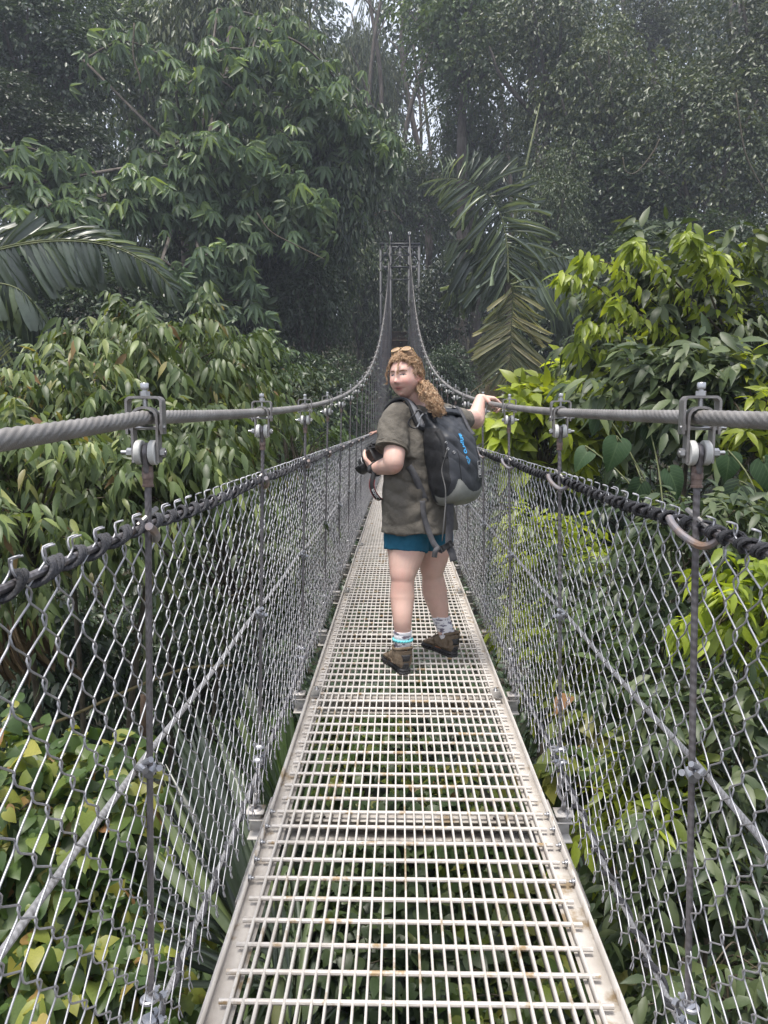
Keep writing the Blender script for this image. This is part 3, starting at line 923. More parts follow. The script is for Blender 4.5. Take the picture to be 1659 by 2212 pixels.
# ================================================================== TERRAIN
def gz(x, y):
    x = np.asarray(x, float); y = np.asarray(y, float)
    z = -3.6 - .8 * np.sin(np.clip(y, 0, 30) / 30 * math.pi)
    z = z + np.clip(y - 24, 0, 26) * .34 + np.clip(y - 50, 0, 25) * .22
    z = z + np.clip(np.abs(x) - 3.0, 0, 30) * .16
    z = z + .5 * np.sin(x * .31 + 1.3) * np.sin(y * .23) + .25 * np.sin(x * .9) * np.cos(y * .7)
    return z
gx = np.concatenate([np.linspace(-320, -50, 10), np.linspace(-44, 44, 90), np.linspace(50, 320, 10)])
gy = np.concatenate([np.linspace(-120, -8, 10), np.linspace(-5, 80, 88), np.linspace(88, 420, 14)])
GX, GY = np.meshgrid(gx, gy)
V = np.stack([GX, GY, gz(GX, GY)], -1).reshape(-1, 3)
nx, ny = len(gx), len(gy)
ii = (np.arange(ny - 1)[:, None] * nx + np.arange(nx - 1)[None]).ravel()
F = np.stack([ii, ii + 1, ii + nx + 1, ii + nx], 1)
soil = surf('forest_floor', (.012, .012, .007), (.04, .034, .018), rough=.95, scale=1.5, detail=8, bump=.8, bscale=9, c3=(.022, .034, .012))  # near-black soil also carries the shade of the hollow
tag(link('ground', mesh_from('ground', V, [F], soil, True)), 'dark leaf strewn valley floor under the walkway', kind='structure')
# brown cut bank behind the tower
bank = thing('retaining_wall', 'brown plank retaining wall seen between the tower posts', 'wall', (0, 46.5, 0))
M_plank = surf('brown_plank', (.14, .095, .065), (.24, .17, .12), rough=.85, scale=4, bump=.3, bscale=30)
pl = MB().box((0, 0, 0), (2.1, .12, .50), bevel=.02).mesh('plank', M_plank)
for i in range(6):
    link('plank', pl, bank, (random.uniform(-.05, .05), random.uniform(-.03, .03) + .1 * i, 4.0 + i * .515))
M_stake = MB().box((0, 0, 0), (.14, .14, 3.6), bevel=.02).mesh('stake', M_plank)
for x in (-1.0, 1.0):
    link('stake', M_stake, bank, (x, .75, 5.1))
# ================================================================== FOREST
HEX = lt_hex(); HEXN = lt_hex(.30, .1, .25); OVAL = lt_oval(); HEART = lt_heart(); ROS = lt_rosette()

def blobset(seed, n, R3, spread, lo=.35, hi=.6):
    r_ = np.random.default_rng(seed)
    out = [((0, 0, 0), tuple(np.array(R3) * .72))]
    for i in range(n):
        d = nrm(r_.normal(0, 1, 3) + UP * .15)
        c = d * np.array(R3) * r_.uniform(.55, spread)
        out.append((tuple(c), tuple(np.array(R3) * r_.uniform(lo, hi) * r_.uniform(.8, 1.2, 3))))
    return out

# archetypes of far crowns (unit about 4 m), shared by the trees of a kind
ARCH = {}
def arche(key, mat, tmpl, size, L, k, nt, seeds, **kw):
    lst = []
    for sd in seeds:
        bl = blobset(sd, 13, (4.0, 3.4, 4.2), 1.0)
        lst.append((crown_mesh('crown_' + key, bl, nt, k, size, L, tmpl, mat, sd, **kw), limbs_mesh('limbs_' + key, (0, 0, -9), bl, .32, sd)))
    ARCH[key] = lst
arche('dark', L_dark, HEX, .30, .8, 6, 2300, (1, 2, 3), up_bias=.35, droop=.35, ldroop=.35)
arche('small', L_olive, HEX, .24, .8, 6, 2600, (4, 5, 6), up_bias=.2, droop=.5, ldroop=.5)
arche('mid', L_mid, HEX, .34, .9, 6, 2000, (7, 8), up_bias=.35, droop=.5, ldroop=.6)
arche('hang', L_olive, HEXN, .42, 1.6, 9, 1500, (9, 10), up_bias=.1, droop=.9, ldroop=1.2, dirdown=.5)

def far_tree(key, px, py, Y, w, h, label, group='trees on the far slope', rot=None, lean=0):
    c = at(px, py, Y)
    sc = np.array([w * Y / 1661 / 4.3, w * Y / 1661 / 4.3 * .8, h * Y / 1661 / 4.4])
    g = float(gz(c[0], c[1]))
    name = {'dark': 'forest_tree', 'small': 'small_leaf_tree', 'mid': 'broadleaf_tree', 'hang': 'vine_draped_tree'}[key]
    t = thing(name, label, 'tree', (c[0], c[1], g - .2), group)
    vs = ARCH[key]
    v = vs[int(rng.integers(len(vs)))]
    rz = rng.uniform(0, 6.28) if rot is None else rot
    M = Matrix.Translation((0, 0, c[2] - g + .2)) @ Matrix.Diagonal((*sc, 1)) @ Matrix.Rotation(rz, 4, 'Z')
    tag(link('crown', v[0], t, mat4=M), kind='stuff')
    link('limbs', v[1], t, mat4=M)
    zt = c[2] - g + .2 - 9 * sc[2]
    tr = MB().tube(catmull(np.array([(0, 0, -.3), (rng.normal(0, .12), rng.normal(0, .1), max(zt, .5) * .5), (0, 0, max(zt, .5) + .8)]), 5), np.linspace(.42, .3, 11) * sc[0], 9)
    link('trunk', tr.mesh('trunk', BARK, True), t)
    return t

FT = [  # kind, photo x, y, distance, half width px, half height px, label
 ('dark', 90, 120, 34, 190, 150, 'dark glossy tree filling the top left corner of the forest'),
 ('dark', 60, 300, 31, 170, 110, 'dark round tree right below the top left corner'),
 ('hang', 480, 60, 37, 170, 170, 'tall pale leaved tree draped in hanging vines at the top, left of the sky gap'),
 ('hang', 600, 300, 36, 150, 210, 'vine curtain tree hanging behind the pale palmate branches'),
 ('hang', 470, 480, 33, 170, 150, 'dim tree with hanging leaves under the palmate branches'),
 ('dark', 650, 690, 30, 105, 140, 'dark glossy shrubby tree left of the tower'),
 ('dark', 700, 860, 27, 100, 90, 'low dark tree at the foot of the left cable'),
 ('mid', 690, 560, 36, 80, 90, 'light leaved tree behind the dark one left of the tower'),
 ('dark', 770, 620, 45, 70, 130, 'dim narrow tree just left of the tower posts'),
 ('small', 860, 640, 50, 110, 150, 'small leaved tree seen through the tower lattice'),
 ('dark', 950, 680, 38, 70, 110, 'dark tree just right of the tower posts'),
 ('dark', 955, 840, 30, 70, 90, 'low dark bush at the foot of the right cable'),
 ('mid', 850, 420, 52, 110, 120, 'shaded tree above the tower top'),
 ('mid', 1000, 80, 46, 150, 110, 'pale green tree at the top right of the sky gap'),
 ('hang', 790, 140, 55, 60, 120, 'slim hanging leaf tree left of the bright sky gap'),
 ('small', 1030, 290, 50, 110, 130, 'dim small leaved tree behind the palm top'),
 ('small', 1180, 130, 42, 160, 150, 'dense small leaved tree above the pale palm stalk'),
 ('small', 1330, 260, 40, 170, 170, 'vine covered small leaved tree in the right forest wall'),
 ('small', 1560, 120, 38, 190, 180, 'tall small leaved tree in the top right corner'),
 ('small', 1560, 380, 36, 180, 150, 'tangled small leaved tree behind the bright green shrub'),
 ('dark', 1330, 480, 38, 150, 120, 'dim tree over the dark hollow right of the palm'),
 ('small', 1220, 440, 35, 90, 110, 'olive bush right of the palm top'),
 ('dark', 1440, 590, 33, 170, 110, 'dark tree behind the bright green shrub tips'),
 ('dark', 1220, 700, 32, 130, 150, 'shadowy tree in the hollow right of the facing palm frond'),
 ('dark', 1600, 700, 26, 150, 200, 'dark tree hidden behind the bright green shrub at the right edge'),
 ('dark', 300, 720, 24, 200, 150, 'dark tree behind the drooping leaf shrub'),
 ('dark', 60, 700, 24, 150, 180, 'dark tree behind the left palm fronds'),
 ('dark', 560, 940, 22, 160, 110, 'shaded bush below the left cable'),
 ('mid', 330, 150, 40, 150, 170, 'shaded tree behind the pale palmate branches'),
 ('small', 1420, 40, 52, 110, 70, 'tree crown with sky holes at the top right'),
]
for i, a_ in enumerate(FT):
    far_tree(a_[0], *a_[1:])
# deep forest behind them: trunks and crowns that close the wall, with the gaps where the sky shows
r2 = np.random.default_rng(77)
gaps = [(925, 215, 42, 75), (800, 70, 30, 55), (105, 30, 22, 20), (1110, 135, 18, 14), (1410, 12, 40, 14), (948, 300, 22, 30)]
back = []
for Y in (62, 74):
    for px in range(-60, 1750, 118):
        for py in range(30, 720, 128):
            x = px + r2.uniform(-45, 45) + (30 if Y == 74 else 0); y = py + r2.uniform(-40, 40)
            if any(abs(x - g[0]) < g[2] + 48 and abs(y - g[1]) < g[3] + 48 for g in gaps):
                continue
            back.append((x, y, Y + r2.uniform(-4, 4)))
blobs = []
for x, y, Y in back:
    c = at(x, y, Y)
    s = 75 * Y / 1661
    blobs.append((tuple(c), (s * r2.uniform(.9, 1.3), s * .7, s * r2.uniform(.9, 1.2))))
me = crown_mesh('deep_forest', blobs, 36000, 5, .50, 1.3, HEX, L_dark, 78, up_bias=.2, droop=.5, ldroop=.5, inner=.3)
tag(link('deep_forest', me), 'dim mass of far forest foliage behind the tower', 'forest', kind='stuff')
m_tr = []
for i in range(26):
    px = r2.uniform(640, 1659) if i > 6 else r2.uniform(770, 990)
    Y = r2.uniform(50, 66)
    p = at(px, 600, Y); g = float(gz(p[0], p[1])); h = r2.uniform(20, 30)
    rr = r2.uniform(.14, .34)
    P = catmull(np.array([(0, 0, -.5), (r2.normal(0, .4), 0, h * .35), (r2.normal(0, .8), 0, h * .7), (r2.normal(0, 1.2), 0, h)]), 5)
    t = thing('tree_trunk', 'one of the thin dark trunks standing deep in the forest wall', 'trunk', (p[0], p[1], g), 'trunks deep in the forest')
    m = MB().tube(P, np.linspace(rr, rr * .4, len(P)), 7)
    link('trunk', m.mesh('trunk', BARK, True), t)
    m = MB()
    for j in range(5):
        q = P[r2.integers(5, len(P) - 1)]; d = np.array([r2.choice([-1, 1]) * r2.uniform(1, 3), r2.normal(0, .5), r2.uniform(1, 3)])
        m.tube(catmull(np.array([q, q + d * .5 + (0, 0, .2), q + d]), 4), np.linspace(rr * .35, .03, 9), 5)
    link('branches', m.mesh('branches', BARK, True), t)

# ---- the pale palmate tree: drooping branches drawn out as arcs ---------------
pt = thing('palmate_tree', 'large tree with arching branches of pale hand shaped leaves on the left', 'tree', tuple(at(420, 900, 29)[:2]) + (float(gz(-7, 29)),))
base = np.array(pt.location)
arcs = [  # photo points and distance
 ([(430, 130), (500, 105), (600, 130), (680, 190), (740, 240), (800, 290)], 27.5, 1.0),
 ([(380, 200), (450, 165), (540, 220), (610, 285), (670, 330)], 27, 1.0),
 ([(560, 60), (640, 90), (700, 140), (760, 220), (820, 300), (850, 340)], 30, .8),
 ([(330, 330), (420, 300), (520, 320), (600, 370), (650, 420), (690, 480)], 26, 1.1),
 ([(280, 400), (350, 360), (430, 370), (510, 420), (580, 470), (640, 500)], 25.5, 1.2),
 ([(200, 450), (270, 410), (340, 420), (400, 450), (450, 500)], 25, 1.0),
 ([(0, 330), (60, 320), (120, 345), (170, 370)], 24, .9),
 ([(-20, 410), (50, 390), (110, 400), (170, 430)], 23.5, .9),
 ([(60, 470), (120, 440), (180, 450), (240, 480)], 23, .8),
 ([(180, 130), (260, 90), (330, 110), (400, 160)], 29, .5),
 ([(430, 560), (480, 540), (520, 580), (550, 640)], 25, .9),
 ([(350, 560), (400, 600), (440, 640), (520, 650)], 24, .8),
 ([(620, 230), (680, 260), (720, 330), (745, 400), (760, 470)], 30, .7),
 ([(470, 20), (540, 30), (600, 60), (650, 60)], 31, .6),
]
m = MB()
Ps, Ds, Ns, Ss, Rn = [], [], [], [], []
fork = np.array([base[0], base[1], at(420, 520, 29)[2]])
P = catmull(np.array([base, base + (0.5, .3, 5), fork, at(470, 250, 29.5), at(500, 60, 30.5)]), 6)
m.tube(P, np.linspace(.5, .1, len(P)), 9)
link('trunk', m.mesh('trunk', BARK, True), pt)
m = MB()
r3 = np.random.default_rng(5)
for pts, Y, dens in arcs:
    Q = np.array([at(x, y, Y + .4 * j + r3.normal(0, .25)) for j, (x, y) in enumerate(pts)])
    C = catmull(Q, 10)
    m.tube(np.concatenate([[fork + (0, 0, r3.uniform(-1, 3))], C]), np.concatenate([[.07], np.linspace(.05, .015, len(C))]), 5)
    n = int(185 * dens * len(C) / 50)
    i = r3.integers(0, len(C), n)
    T = nrm(np.gradient(C, axis=0))[i]
    off = r3.normal(0, 1, (n, 3)) * np.array([.42, .6, .26]) - UP * r3.random((n, 1)) ** 2 * .8
    d = nrm(T * .5 + off * np.array([.9, .9, .3]) - UP * .55 + np.array([0, -.35, 0]))
    Ps.append(C[i] + off); Ds.append(d); Ns.append(nrm(UP * .8 + np.array([0, -.45, 0]) + r3.normal(0, .3, (n, 3)))); Ss.append(r3.uniform(.22, .44, n)); Rn.append(r3.random(n) * .75 + .25 * r3.random())
link('branches', m.mesh('branches', BARK, True), pt)
Ps, Ds, Ns, Ss, Rn = map(np.concatenate, (Ps, Ds, Ns, Ss, Rn))
for q, tm_ in enumerate((ROS, lt_rosette(8, .36, .95), lt_rosette(6, .5, .45), lt_rosette(5, .44, 1.2))):
    kq = np.arange(len(Ps)) % 4 == q
    tag(link('crown', cloud_mesh('crown', tm_, Ps[kq], Ds[kq], Ns[kq], Ss[kq], L_palmate, Rn[kq]), pt, mat4=Matrix.Translation(-pt.location)), kind='stuff')
for o in pt.children:
    if o.name.startswith(('trunk', 'branches')): o.matrix_local = Matrix.Translation(-pt.location)
# filler inside that tree: hanging leaves below the arcs, shade put into their dark colour
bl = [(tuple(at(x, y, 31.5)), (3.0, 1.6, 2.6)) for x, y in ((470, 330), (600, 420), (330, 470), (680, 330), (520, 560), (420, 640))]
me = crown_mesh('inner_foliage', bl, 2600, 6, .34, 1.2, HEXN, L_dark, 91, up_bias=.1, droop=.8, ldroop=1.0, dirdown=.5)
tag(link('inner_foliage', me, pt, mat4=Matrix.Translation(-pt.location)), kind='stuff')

# ---- lianas --------------------------------------------------------------
lians = [([(290, 50), (288, 120), (300, 160), (304, 180)], 26, .05, 'pale crooked vine hanging in front of the dark trees, upper left'),
         ([(555, 690 - 230), (585, 500), (640, 530), (700, 560)], 24, .03, 'thin pale vine slanting below the palmate branches'),
         ([(1590, 200), (1610, 330), (1655, 420)], 30, .05, 'looping vine at the right edge of the forest wall'),
         ([(1345, 340), (1352, 370), (1375, 372), (1410, 330), (1425, 300)], 33, .045, 'thin vine loop hanging in the right forest wall'),
         ([(760, 495), (800, 470), (840, 455), (870, 480)], 40, .05, 'bare crooked twig above the tower top')]
for pts, Y, rr, lab in lians:
    Q = catmull(np.array([at(x, y, Y) for x, y in pts]), 6)
    t = MB().tube(Q, rr * .6, 6).build('liana', TWIG, None, True)
    tag(t, lab, 'vine', 'lianas')
# ================================================================== PALMS
LEAFLET = {}
def leaflet_mesh(key, mat, w, ragged=True, sag=.22, seg=4):
    V, F = lt_leaflet(seg, w, ragged, sag)
    LEAFLET[key] = mesh_from('leaflet', V, F, mat, False)
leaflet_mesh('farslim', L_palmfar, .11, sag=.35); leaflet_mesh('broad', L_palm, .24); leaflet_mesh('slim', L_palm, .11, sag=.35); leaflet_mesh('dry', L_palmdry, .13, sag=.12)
leaflet_mesh('yellow', L_palmdry, .09, False, .15); leaflet_mesh('young', L_palmlit, .13, True, .12); leaflet_mesh('strip', L_palm, .075, False, .12)

def frond(parent, P, n, prof, key, side_fn, ang=60, dirs=None, droop=.3, rad=.02, seed=0, jit=.12, sides=(1, -1), normal=None, t0=.08, wfac=1.0, name='frond'):
    """P: rachis polyline in world space; prof(t) leaflet length; leaflets are sub-parts of the frond"""
    r_ = np.random.default_rng(seed)
    C = catmull(np.array(P), 10)
    org = Vector(parent.location)
    m = MB().tube(C - np.array(org), np.linspace(rad, rad * .2, len(C)) * .7, 6)
    fo = link(name, m.mesh(name, GREENSTEM, True), parent)
    T = nrm(np.gradient(C, axis=0))
    L = np.concatenate([[0], np.cumsum(np.linalg.norm(np.diff(C, axis=0), axis=1))]); L /= L[-1]
    for i in range(n):
        t = t0 + (1 - t0) * (i + .5) / n
        p = np.array([np.interp(t, L, C[:, k]) for k in range(3)])
        tg = nrm(np.array([np.interp(t, L, T[:, k]) for k in range(3)]))
        nn = np.array(normal if normal is not None else (0, -1, 0), float)
        for s in sides:
            sd = nrm(np.cross(nn, tg)) * s
            a = R(ang) * (1 - .55 * max(0, t - .55) / .45) + r_.normal(0, jit)
            ln = prof(t) * r_.uniform(.88, 1.1)
            d = nrm(tg * math.cos(a) + sd * math.sin(a) - UP * droop + r_.normal(0, jit * .6, 3))
            if dirs is not None:
                q0, q1 = dirs[0 if s > 0 else 1]
                d = nrm(np.array(q0, float) * (1 - t) + np.array(q1, float) * t + r_.normal(0, jit, 3))
            B = basis(d, nrm(nn + r_.normal(0, .35, 3)))
            M = Matrix.Translation(Vector(p) - org) @ Matrix(B.tolist()).to_4x4() @ Matrix.Diagonal((ln, ln * wfac * r_.uniform(.8, 1.2), ln, 1))
            link('leaflet', LEAFLET[key], fo, mat4=M)
    return fo

bump_prof = lambda a, b: (lambda t: a * (.35 + .65 * math.sin(math.pi * min(1, .12 + t * .92))) + b)
# centre palm
YP = 22.0
base = at(1100, 1000, YP); gzb = float(gz(base[0], base[1]))
pm = thing('palm_tree', 'tall palm with drooping grey green fronds and a pale spear right of the tower', 'palm', (base[0], YP, gzb))
crown = at(1098, 612, YP)
MB().tube(catmull(np.array([(0, 0, 0), (.1, 0, (crown[2] - gzb) * .5), tuple(np.array(crown) - np.array(pm.location))]), 8), np.linspace(.16, .11, 17), 10).build('trunk', BARK, pm, True)
def pp(l, dY=0): return [at(x, y, YP + dY + .12 * i) for i, (x, y) in enumerate(l)]
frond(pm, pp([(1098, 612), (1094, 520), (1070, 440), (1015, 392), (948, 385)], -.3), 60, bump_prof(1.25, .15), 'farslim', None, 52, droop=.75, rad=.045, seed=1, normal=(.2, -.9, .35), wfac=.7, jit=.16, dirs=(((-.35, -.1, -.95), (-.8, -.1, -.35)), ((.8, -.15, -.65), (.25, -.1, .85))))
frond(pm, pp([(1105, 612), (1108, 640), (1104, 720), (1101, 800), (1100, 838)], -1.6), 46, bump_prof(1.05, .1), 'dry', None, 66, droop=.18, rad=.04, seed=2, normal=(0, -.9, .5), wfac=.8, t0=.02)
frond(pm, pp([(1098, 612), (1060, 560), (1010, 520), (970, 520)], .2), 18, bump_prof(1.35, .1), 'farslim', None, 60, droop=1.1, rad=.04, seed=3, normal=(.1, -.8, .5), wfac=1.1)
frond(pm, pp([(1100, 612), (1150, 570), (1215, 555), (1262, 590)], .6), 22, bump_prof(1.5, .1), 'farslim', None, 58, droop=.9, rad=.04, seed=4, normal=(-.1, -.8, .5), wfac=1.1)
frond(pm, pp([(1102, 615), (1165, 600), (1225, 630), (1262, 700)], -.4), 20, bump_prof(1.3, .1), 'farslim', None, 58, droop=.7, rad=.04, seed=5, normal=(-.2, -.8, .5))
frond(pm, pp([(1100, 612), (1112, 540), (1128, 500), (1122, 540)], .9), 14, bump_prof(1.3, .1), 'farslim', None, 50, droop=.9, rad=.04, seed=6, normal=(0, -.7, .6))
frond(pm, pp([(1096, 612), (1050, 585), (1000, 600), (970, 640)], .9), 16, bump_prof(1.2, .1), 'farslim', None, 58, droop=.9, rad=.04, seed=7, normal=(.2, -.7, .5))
a_, b_ = at(1112, 470, YP + .5), at(1166, 224, YP + .9)
MB().tube(np.array([np.array(crown), a_, (a_ + b_) / 2, b_]) - np.array(pm.location), [.05, .055, .04, .012], 7).build('spear_leaf', GREENSTEM, pm, True)
m = MB()
r_ = np.random.default_rng(8)
for i in range(60):
    p = at(1062 + r_.normal(0, 10), 835 + r_.normal(0, 6), YP - .9); q = at(1062 + r_.normal(0, 26), 930 + r_.normal(0, 25), YP - .9)
    mid = (p + q) / 2 + np.array([r_.normal(0, .12), 0, .2])
    m.tube(catmull(np.array([p, mid, q]) - np.array(pm.location), 4), .009, 4)
tag(m.build('dry_fringe', surf('dry_fringe', (.16, .12, .07), (.24, .19, .11), rough=.9, scale=5), pm, True), kind='stuff')

# left palms
YL = 11.0
def pl_(l, Y, d=.1): return [at(x, y, Y + d * i) for i, (x, y) in enumerate(l)]
b0 = at(-330, 1000, YL)
p1 = thing('palm_tree', 'palm with a broad arching frond of hanging torn leaflets at the left edge', 'palm', (b0[0], YL, float(gz(b0[0], YL))))
c0 = at(-330, 720, YL)
MB().tube(np.array([(0, 0, 0), (0, 0, c0[2] - p1.location.z)]), [.16, .12], 10).build('trunk', BARK, p1, True)
frond(p1, pl_([(-330, 720), (-180, 600), (-20, 545), (110, 522), (230, 530), (320, 572), (372, 625)], YL, .05), 54, bump_prof(.74, .1), 'broad', None, 66, droop=.25, rad=.03, seed=11, normal=(.1, -1, .2), sides=(-1,), wfac=.95)
frond(p1, pl_([(-330, 716), (-180, 596), (-20, 541), (110, 518), (230, 526), (320, 568), (372, 622)], YL + .06, .05), 60, bump_prof(.58, .08), 'slim', None, 36, droop=-.05, rad=.03, seed=12, normal=(.1, -.9, .5), sides=(1,), wfac=1.5)
frond(p1, pl_([(-330, 720), (-160, 560), (-60, 500), (40, 490), (130, 500)], YL + 1.2, .1), 22, bump_prof(.7, .1), 'slim', None, 55, droop=.5, rad=.03, seed=13, normal=(.1, -.7, .6), wfac=1.3)
b0 = at(-120, 1100, 8.5)
p2 = thing('palm_tree', 'dark palm with stubby drooping fan leaflets below the arching frond', 'palm', (b0[0], 8.5, float(gz(b0[0], 8.5))))
c0 = at(-120, 640, 8.5)
MB().tube(np.array([(0, 0, 0), (0, 0, c0[2] - p2.location.z)]), [.14, .1], 10).build('trunk', BARK, p2, True)
frond(p2, pl_([(-120, 640), (-40, 612), (40, 625), (95, 690), (118, 790)], 8.5, .05), 26, bump_prof(.40, .07), 'broad', None, 70, droop=.5, rad=.02, seed=14, normal=(.2, -1, .1), wfac=1.3, dirs=(((.15, -.1, -1), (.35, 0, -1)), ((-.25, -.1, -1), (-.2, 0, -1))))
frond(p2, pl_([(-120, 650), (-50, 680), (10, 760), (40, 850)], 8.8, .05), 14, bump_prof(.36, .07), 'broad', None, 70, droop=.6, rad=.02, seed=15, normal=(.2, -1, .1), wfac=1.3, dirs=(((.15, -.1, -1), (.4, 0, -1)), ((-.25, -.1, -1), (-.2, 0, -1))))
b0 = at(-60, 1200, 7.0)
p3 = thing('palm_tree', 'yellowing palm frond poking in from the left edge', 'palm', (b0[0], 7.0, float(gz(b0[0], 7.0))))
frond(p3, pl_([(-60, 1200), (-40, 1000), (-20, 880), (-6, 790), (0, 745)], 7.0, .02), 30, bump_prof(.30, .05), 'yellow', None, 70, droop=.05, rad=.018, seed=16, normal=(0, -1, .1), t0=.4)
# low palms beside the walkway, lower left: strips fanned out from a short stem
def fan_palm(label, basepx, Yb, tips, key, seed, wf, curve=.12):
    r_ = np.random.default_rng(seed)
    b0 = at(*basepx, Yb)
    t = thing('young_palm', label, 'palm', (b0[0], b0[1], float(gz(b0[0], b0[1]))))
    o_ = np.array(t.location)
    MB().tube(np.array([(0, 0, 0), b0 - o_]), [.05, .03], 8).build('stem', GREENSTEM, t, True)
    for x, y, Y in tips:
        for q in range(2):
            e = at(x + r_.normal(0, 18), y + r_.normal(0, 22), Y + r_.normal(0, .12)); s0 = b0 + r_.normal(0, .04, 3) + (e - b0) * r_.uniform(.0, .25)
            d = e - s0; ln = float(np.linalg.norm(d))
            B = basis(d, nrm(np.array([r_.normal(.25, .3), -.75, .65])))
            link('leaflet', LEAFLET[key], t, mat4=Matrix.Translation(Vector(s0 - o_)) @ Matrix(B.tolist()).to_4x4() @ Matrix.Diagonal((ln, ln * wf * r_.uniform(.75, 1.25), ln, 1)))
    return t
fan_palm('low palm with long pleated dark leaflets fanning out beside the walkway, lower left', (600, 2120), 2.9,
         [(385, 1575, 3.2), (345, 1640, 3.1), (430, 1560, 3.3), (320, 1720, 3.0), (480, 1580, 3.4), (300, 1810, 2.9), (400, 1680, 3.2), (520, 1640, 3.4), (300, 1900, 2.8), (370, 1800, 3.0), (450, 1720, 3.2), (330, 2010, 2.7), (540, 1720, 3.3), (410, 1900, 2.9), (560, 1800, 3.2), (370, 2070, 2.7), (600, 1760, 3.3)], 'strip', 17, .95)
fan_palm('dark palm under the left half of the grating', (640, 2260), 3.9, [(640, 1930, 4.6), (700, 1960, 4.5), (590, 1960, 4.4), (760, 2010, 4.5), (830, 2060, 4.4), (560, 2060, 4.0), (880, 2130, 4.3), (720, 2080, 4.2), (660, 1860, 4.9)], 'strip', 18, .9)
fan_palm('young palm with pale upright leaflets beyond the fence, lower left', (625, 1800), 5.6, [(520, 1520, 6.0), (548, 1510, 6.1), (580, 1530, 6.2), (615, 1500, 6.3), (640, 1540, 6.4), (655, 1580, 6.5), (490, 1560, 5.8), (560, 1580, 6.0), (600, 1600, 6.1), (450, 1600, 5.6)], 'young', 19, .8)

# ================================================================== SHRUBS
def bush(name, label, cat, center, radii, nbr, m, k, size, key, mat, seed, L=.35, ang=55, droop=.3, ldroop=.4, base=None, tmpl=None, single=0, up=.35, group=None, jit=.25, stem=.012, nup=1.0, facing=0.0, thing_=None):
    """stems from the ground arch out to a crown surface; leafy twigs along them; the leaves that show most are parts of their own"""
    r_ = np.random.default_rng(seed)
    c = np.array(center, float); rad = np.array(radii, float)
    if base is None: base = (c[0], c[1] + .2)
    b = np.array([base[0], base[1], float(gz(base[0], base[1]))])
    t = thing_ or thing(name, label, cat, tuple(b), group)
    org = np.array(t.location)
    d = nrm(r_.normal(0, 1, (nbr, 3)) + UP * up + np.array([0, -facing, 0]))
    end = c + d * rad * r_.uniform(.75, 1.0, (nbr, 1))
    mb = MB()
    TP, TD = [], []
    hub = c - UP * rad[2] * .75
    mb.tube(catmull(np.array([b - UP * .1, (b + hub) / 2 + r_.normal(0, .12, 3), hub + UP * .1]) - org, 5), np.linspace(stem * 2.6, stem * 1.6, 11), 7)
    for i in range(nbr):
        s0 = hub + r_.normal(0, .08, 3)
        mid = (s0 + end[i]) / 2 + UP * np.linalg.norm(end[i] - s0) * .16 + r_.normal(0, .05, 3)
        C = catmull(np.array([s0, mid, end[i]]), 6)
        mb.tube(C - org, np.linspace(stem, stem * .3, len(C)), 4)
        T = nrm(np.gradient(C, axis=0))
        for j in range(m):
            q = int(r_.integers(len(C) * 2 // 5, len(C)))
            TP.append(C[q]); TD.append(nrm(T[q] + r_.normal(0, .65, 3)))
        TP.append(C[-1]); TD.append(T[-1])
    st = mb.mesh('stems', TWIG, True)
    link('stems', st, t)
    TP, TD = np.array(TP), np.array(TD)
    P, D, Nn, S = twig_leaves(TP, TD, L * r_.uniform(.6, 1.3, len(TP)), k, size, ang=ang, droop=droop, ldroop=ldroop, jit=jit, r=r_, nup=nup)
    if facing: Nn = nrm(Nn + np.array([0, -facing, 0]))
    tm = tmpl or OVAL
    rn = np.repeat(r_.random(len(TP)), k) * .5 + r_.random(len(P)) * .5
    if single:
        dist = np.linalg.norm(P - CL, axis=1) - .8 * S / size + r_.random(len(P)) * .25 * np.max(rad)
        pick = np.zeros(len(P), bool); pick[np.argsort(dist)[:single]] = True
        lm = LEAFMESH.get((key, mat.name))
        if lm is None:
            lm = LEAFMESH[(key, mat.name)] = mesh_from('leaf', tm[0], tm[1], mat, True)
        B = basis(D, Nn)
        for i in np.where(pick)[0]:
            link('leaf', lm, t, mat4=Matrix.Translation(Vector(P[i] - org)) @ Matrix(B[i].tolist()).to_4x4() @ Matrix.Scale(S[i], 4))
        P, D, Nn, S, rn = P[~pick], D[~pick], Nn[~pick], S[~pick], rn[~pick]
    tag(link('foliage', cloud_mesh('foliage', tm, P - org, D, Nn, S, mat, rn), t), kind='stuff')
    return t
LEAFMESH = {}

def px_c(x, y, Y): return tuple(at(x, y, Y))
LO = lt_oval(.31, .25, .28, .16); LN = lt_oval(.34, .25, .3); LB = lt_oval(.5, .2, .3)
# left: the drooping leaf shrub
t = bush('drooping_shrub', 'big shrub with drooping green leaves and pinkish tips behind the left cable', 'shrub', px_c(345, 865, 7.2), (1.0, .9, .88), 60, 8, 9, .135, 'droop', L_droop, 31, L=.42, ang=48, droop=.45, ldroop=.95, tmpl=LO, single=150, base=(-2.4, 7.4), up=.5, facing=.35)
bush('', '', '', px_c(140, 965, 6.4), (.95, .8, .75), 46, 8, 9, .13, 'droop', L_droop, 32, L=.40, ang=48, droop=.45, ldroop=.95, tmpl=LO, base=(-2.9, 6.5), facing=.35, thing_=t)
bush('', '', '', px_c(520, 920, 9.0), (.8, .8, .75), 34, 8, 8, .135, 'droop', L_droop, 33, L=.40, ang=48, droop=.45, ldroop=.9, tmpl=LO, base=(-1.9, 9.2), facing=.3, thing_=t)
bush('drooping_shrub', 'shaded drooping leaf shrub seen through the top of the left fence', 'shrub', px_c(330, 1040, 5.2), (.85, .7, .48), 44, 7, 9, .11, 'droop', L_droop, 34, L=.36, ang=48, droop=.4, ldroop=.9, tmpl=LO, single=110, base=(-1.75, 5.3), facing=.3)
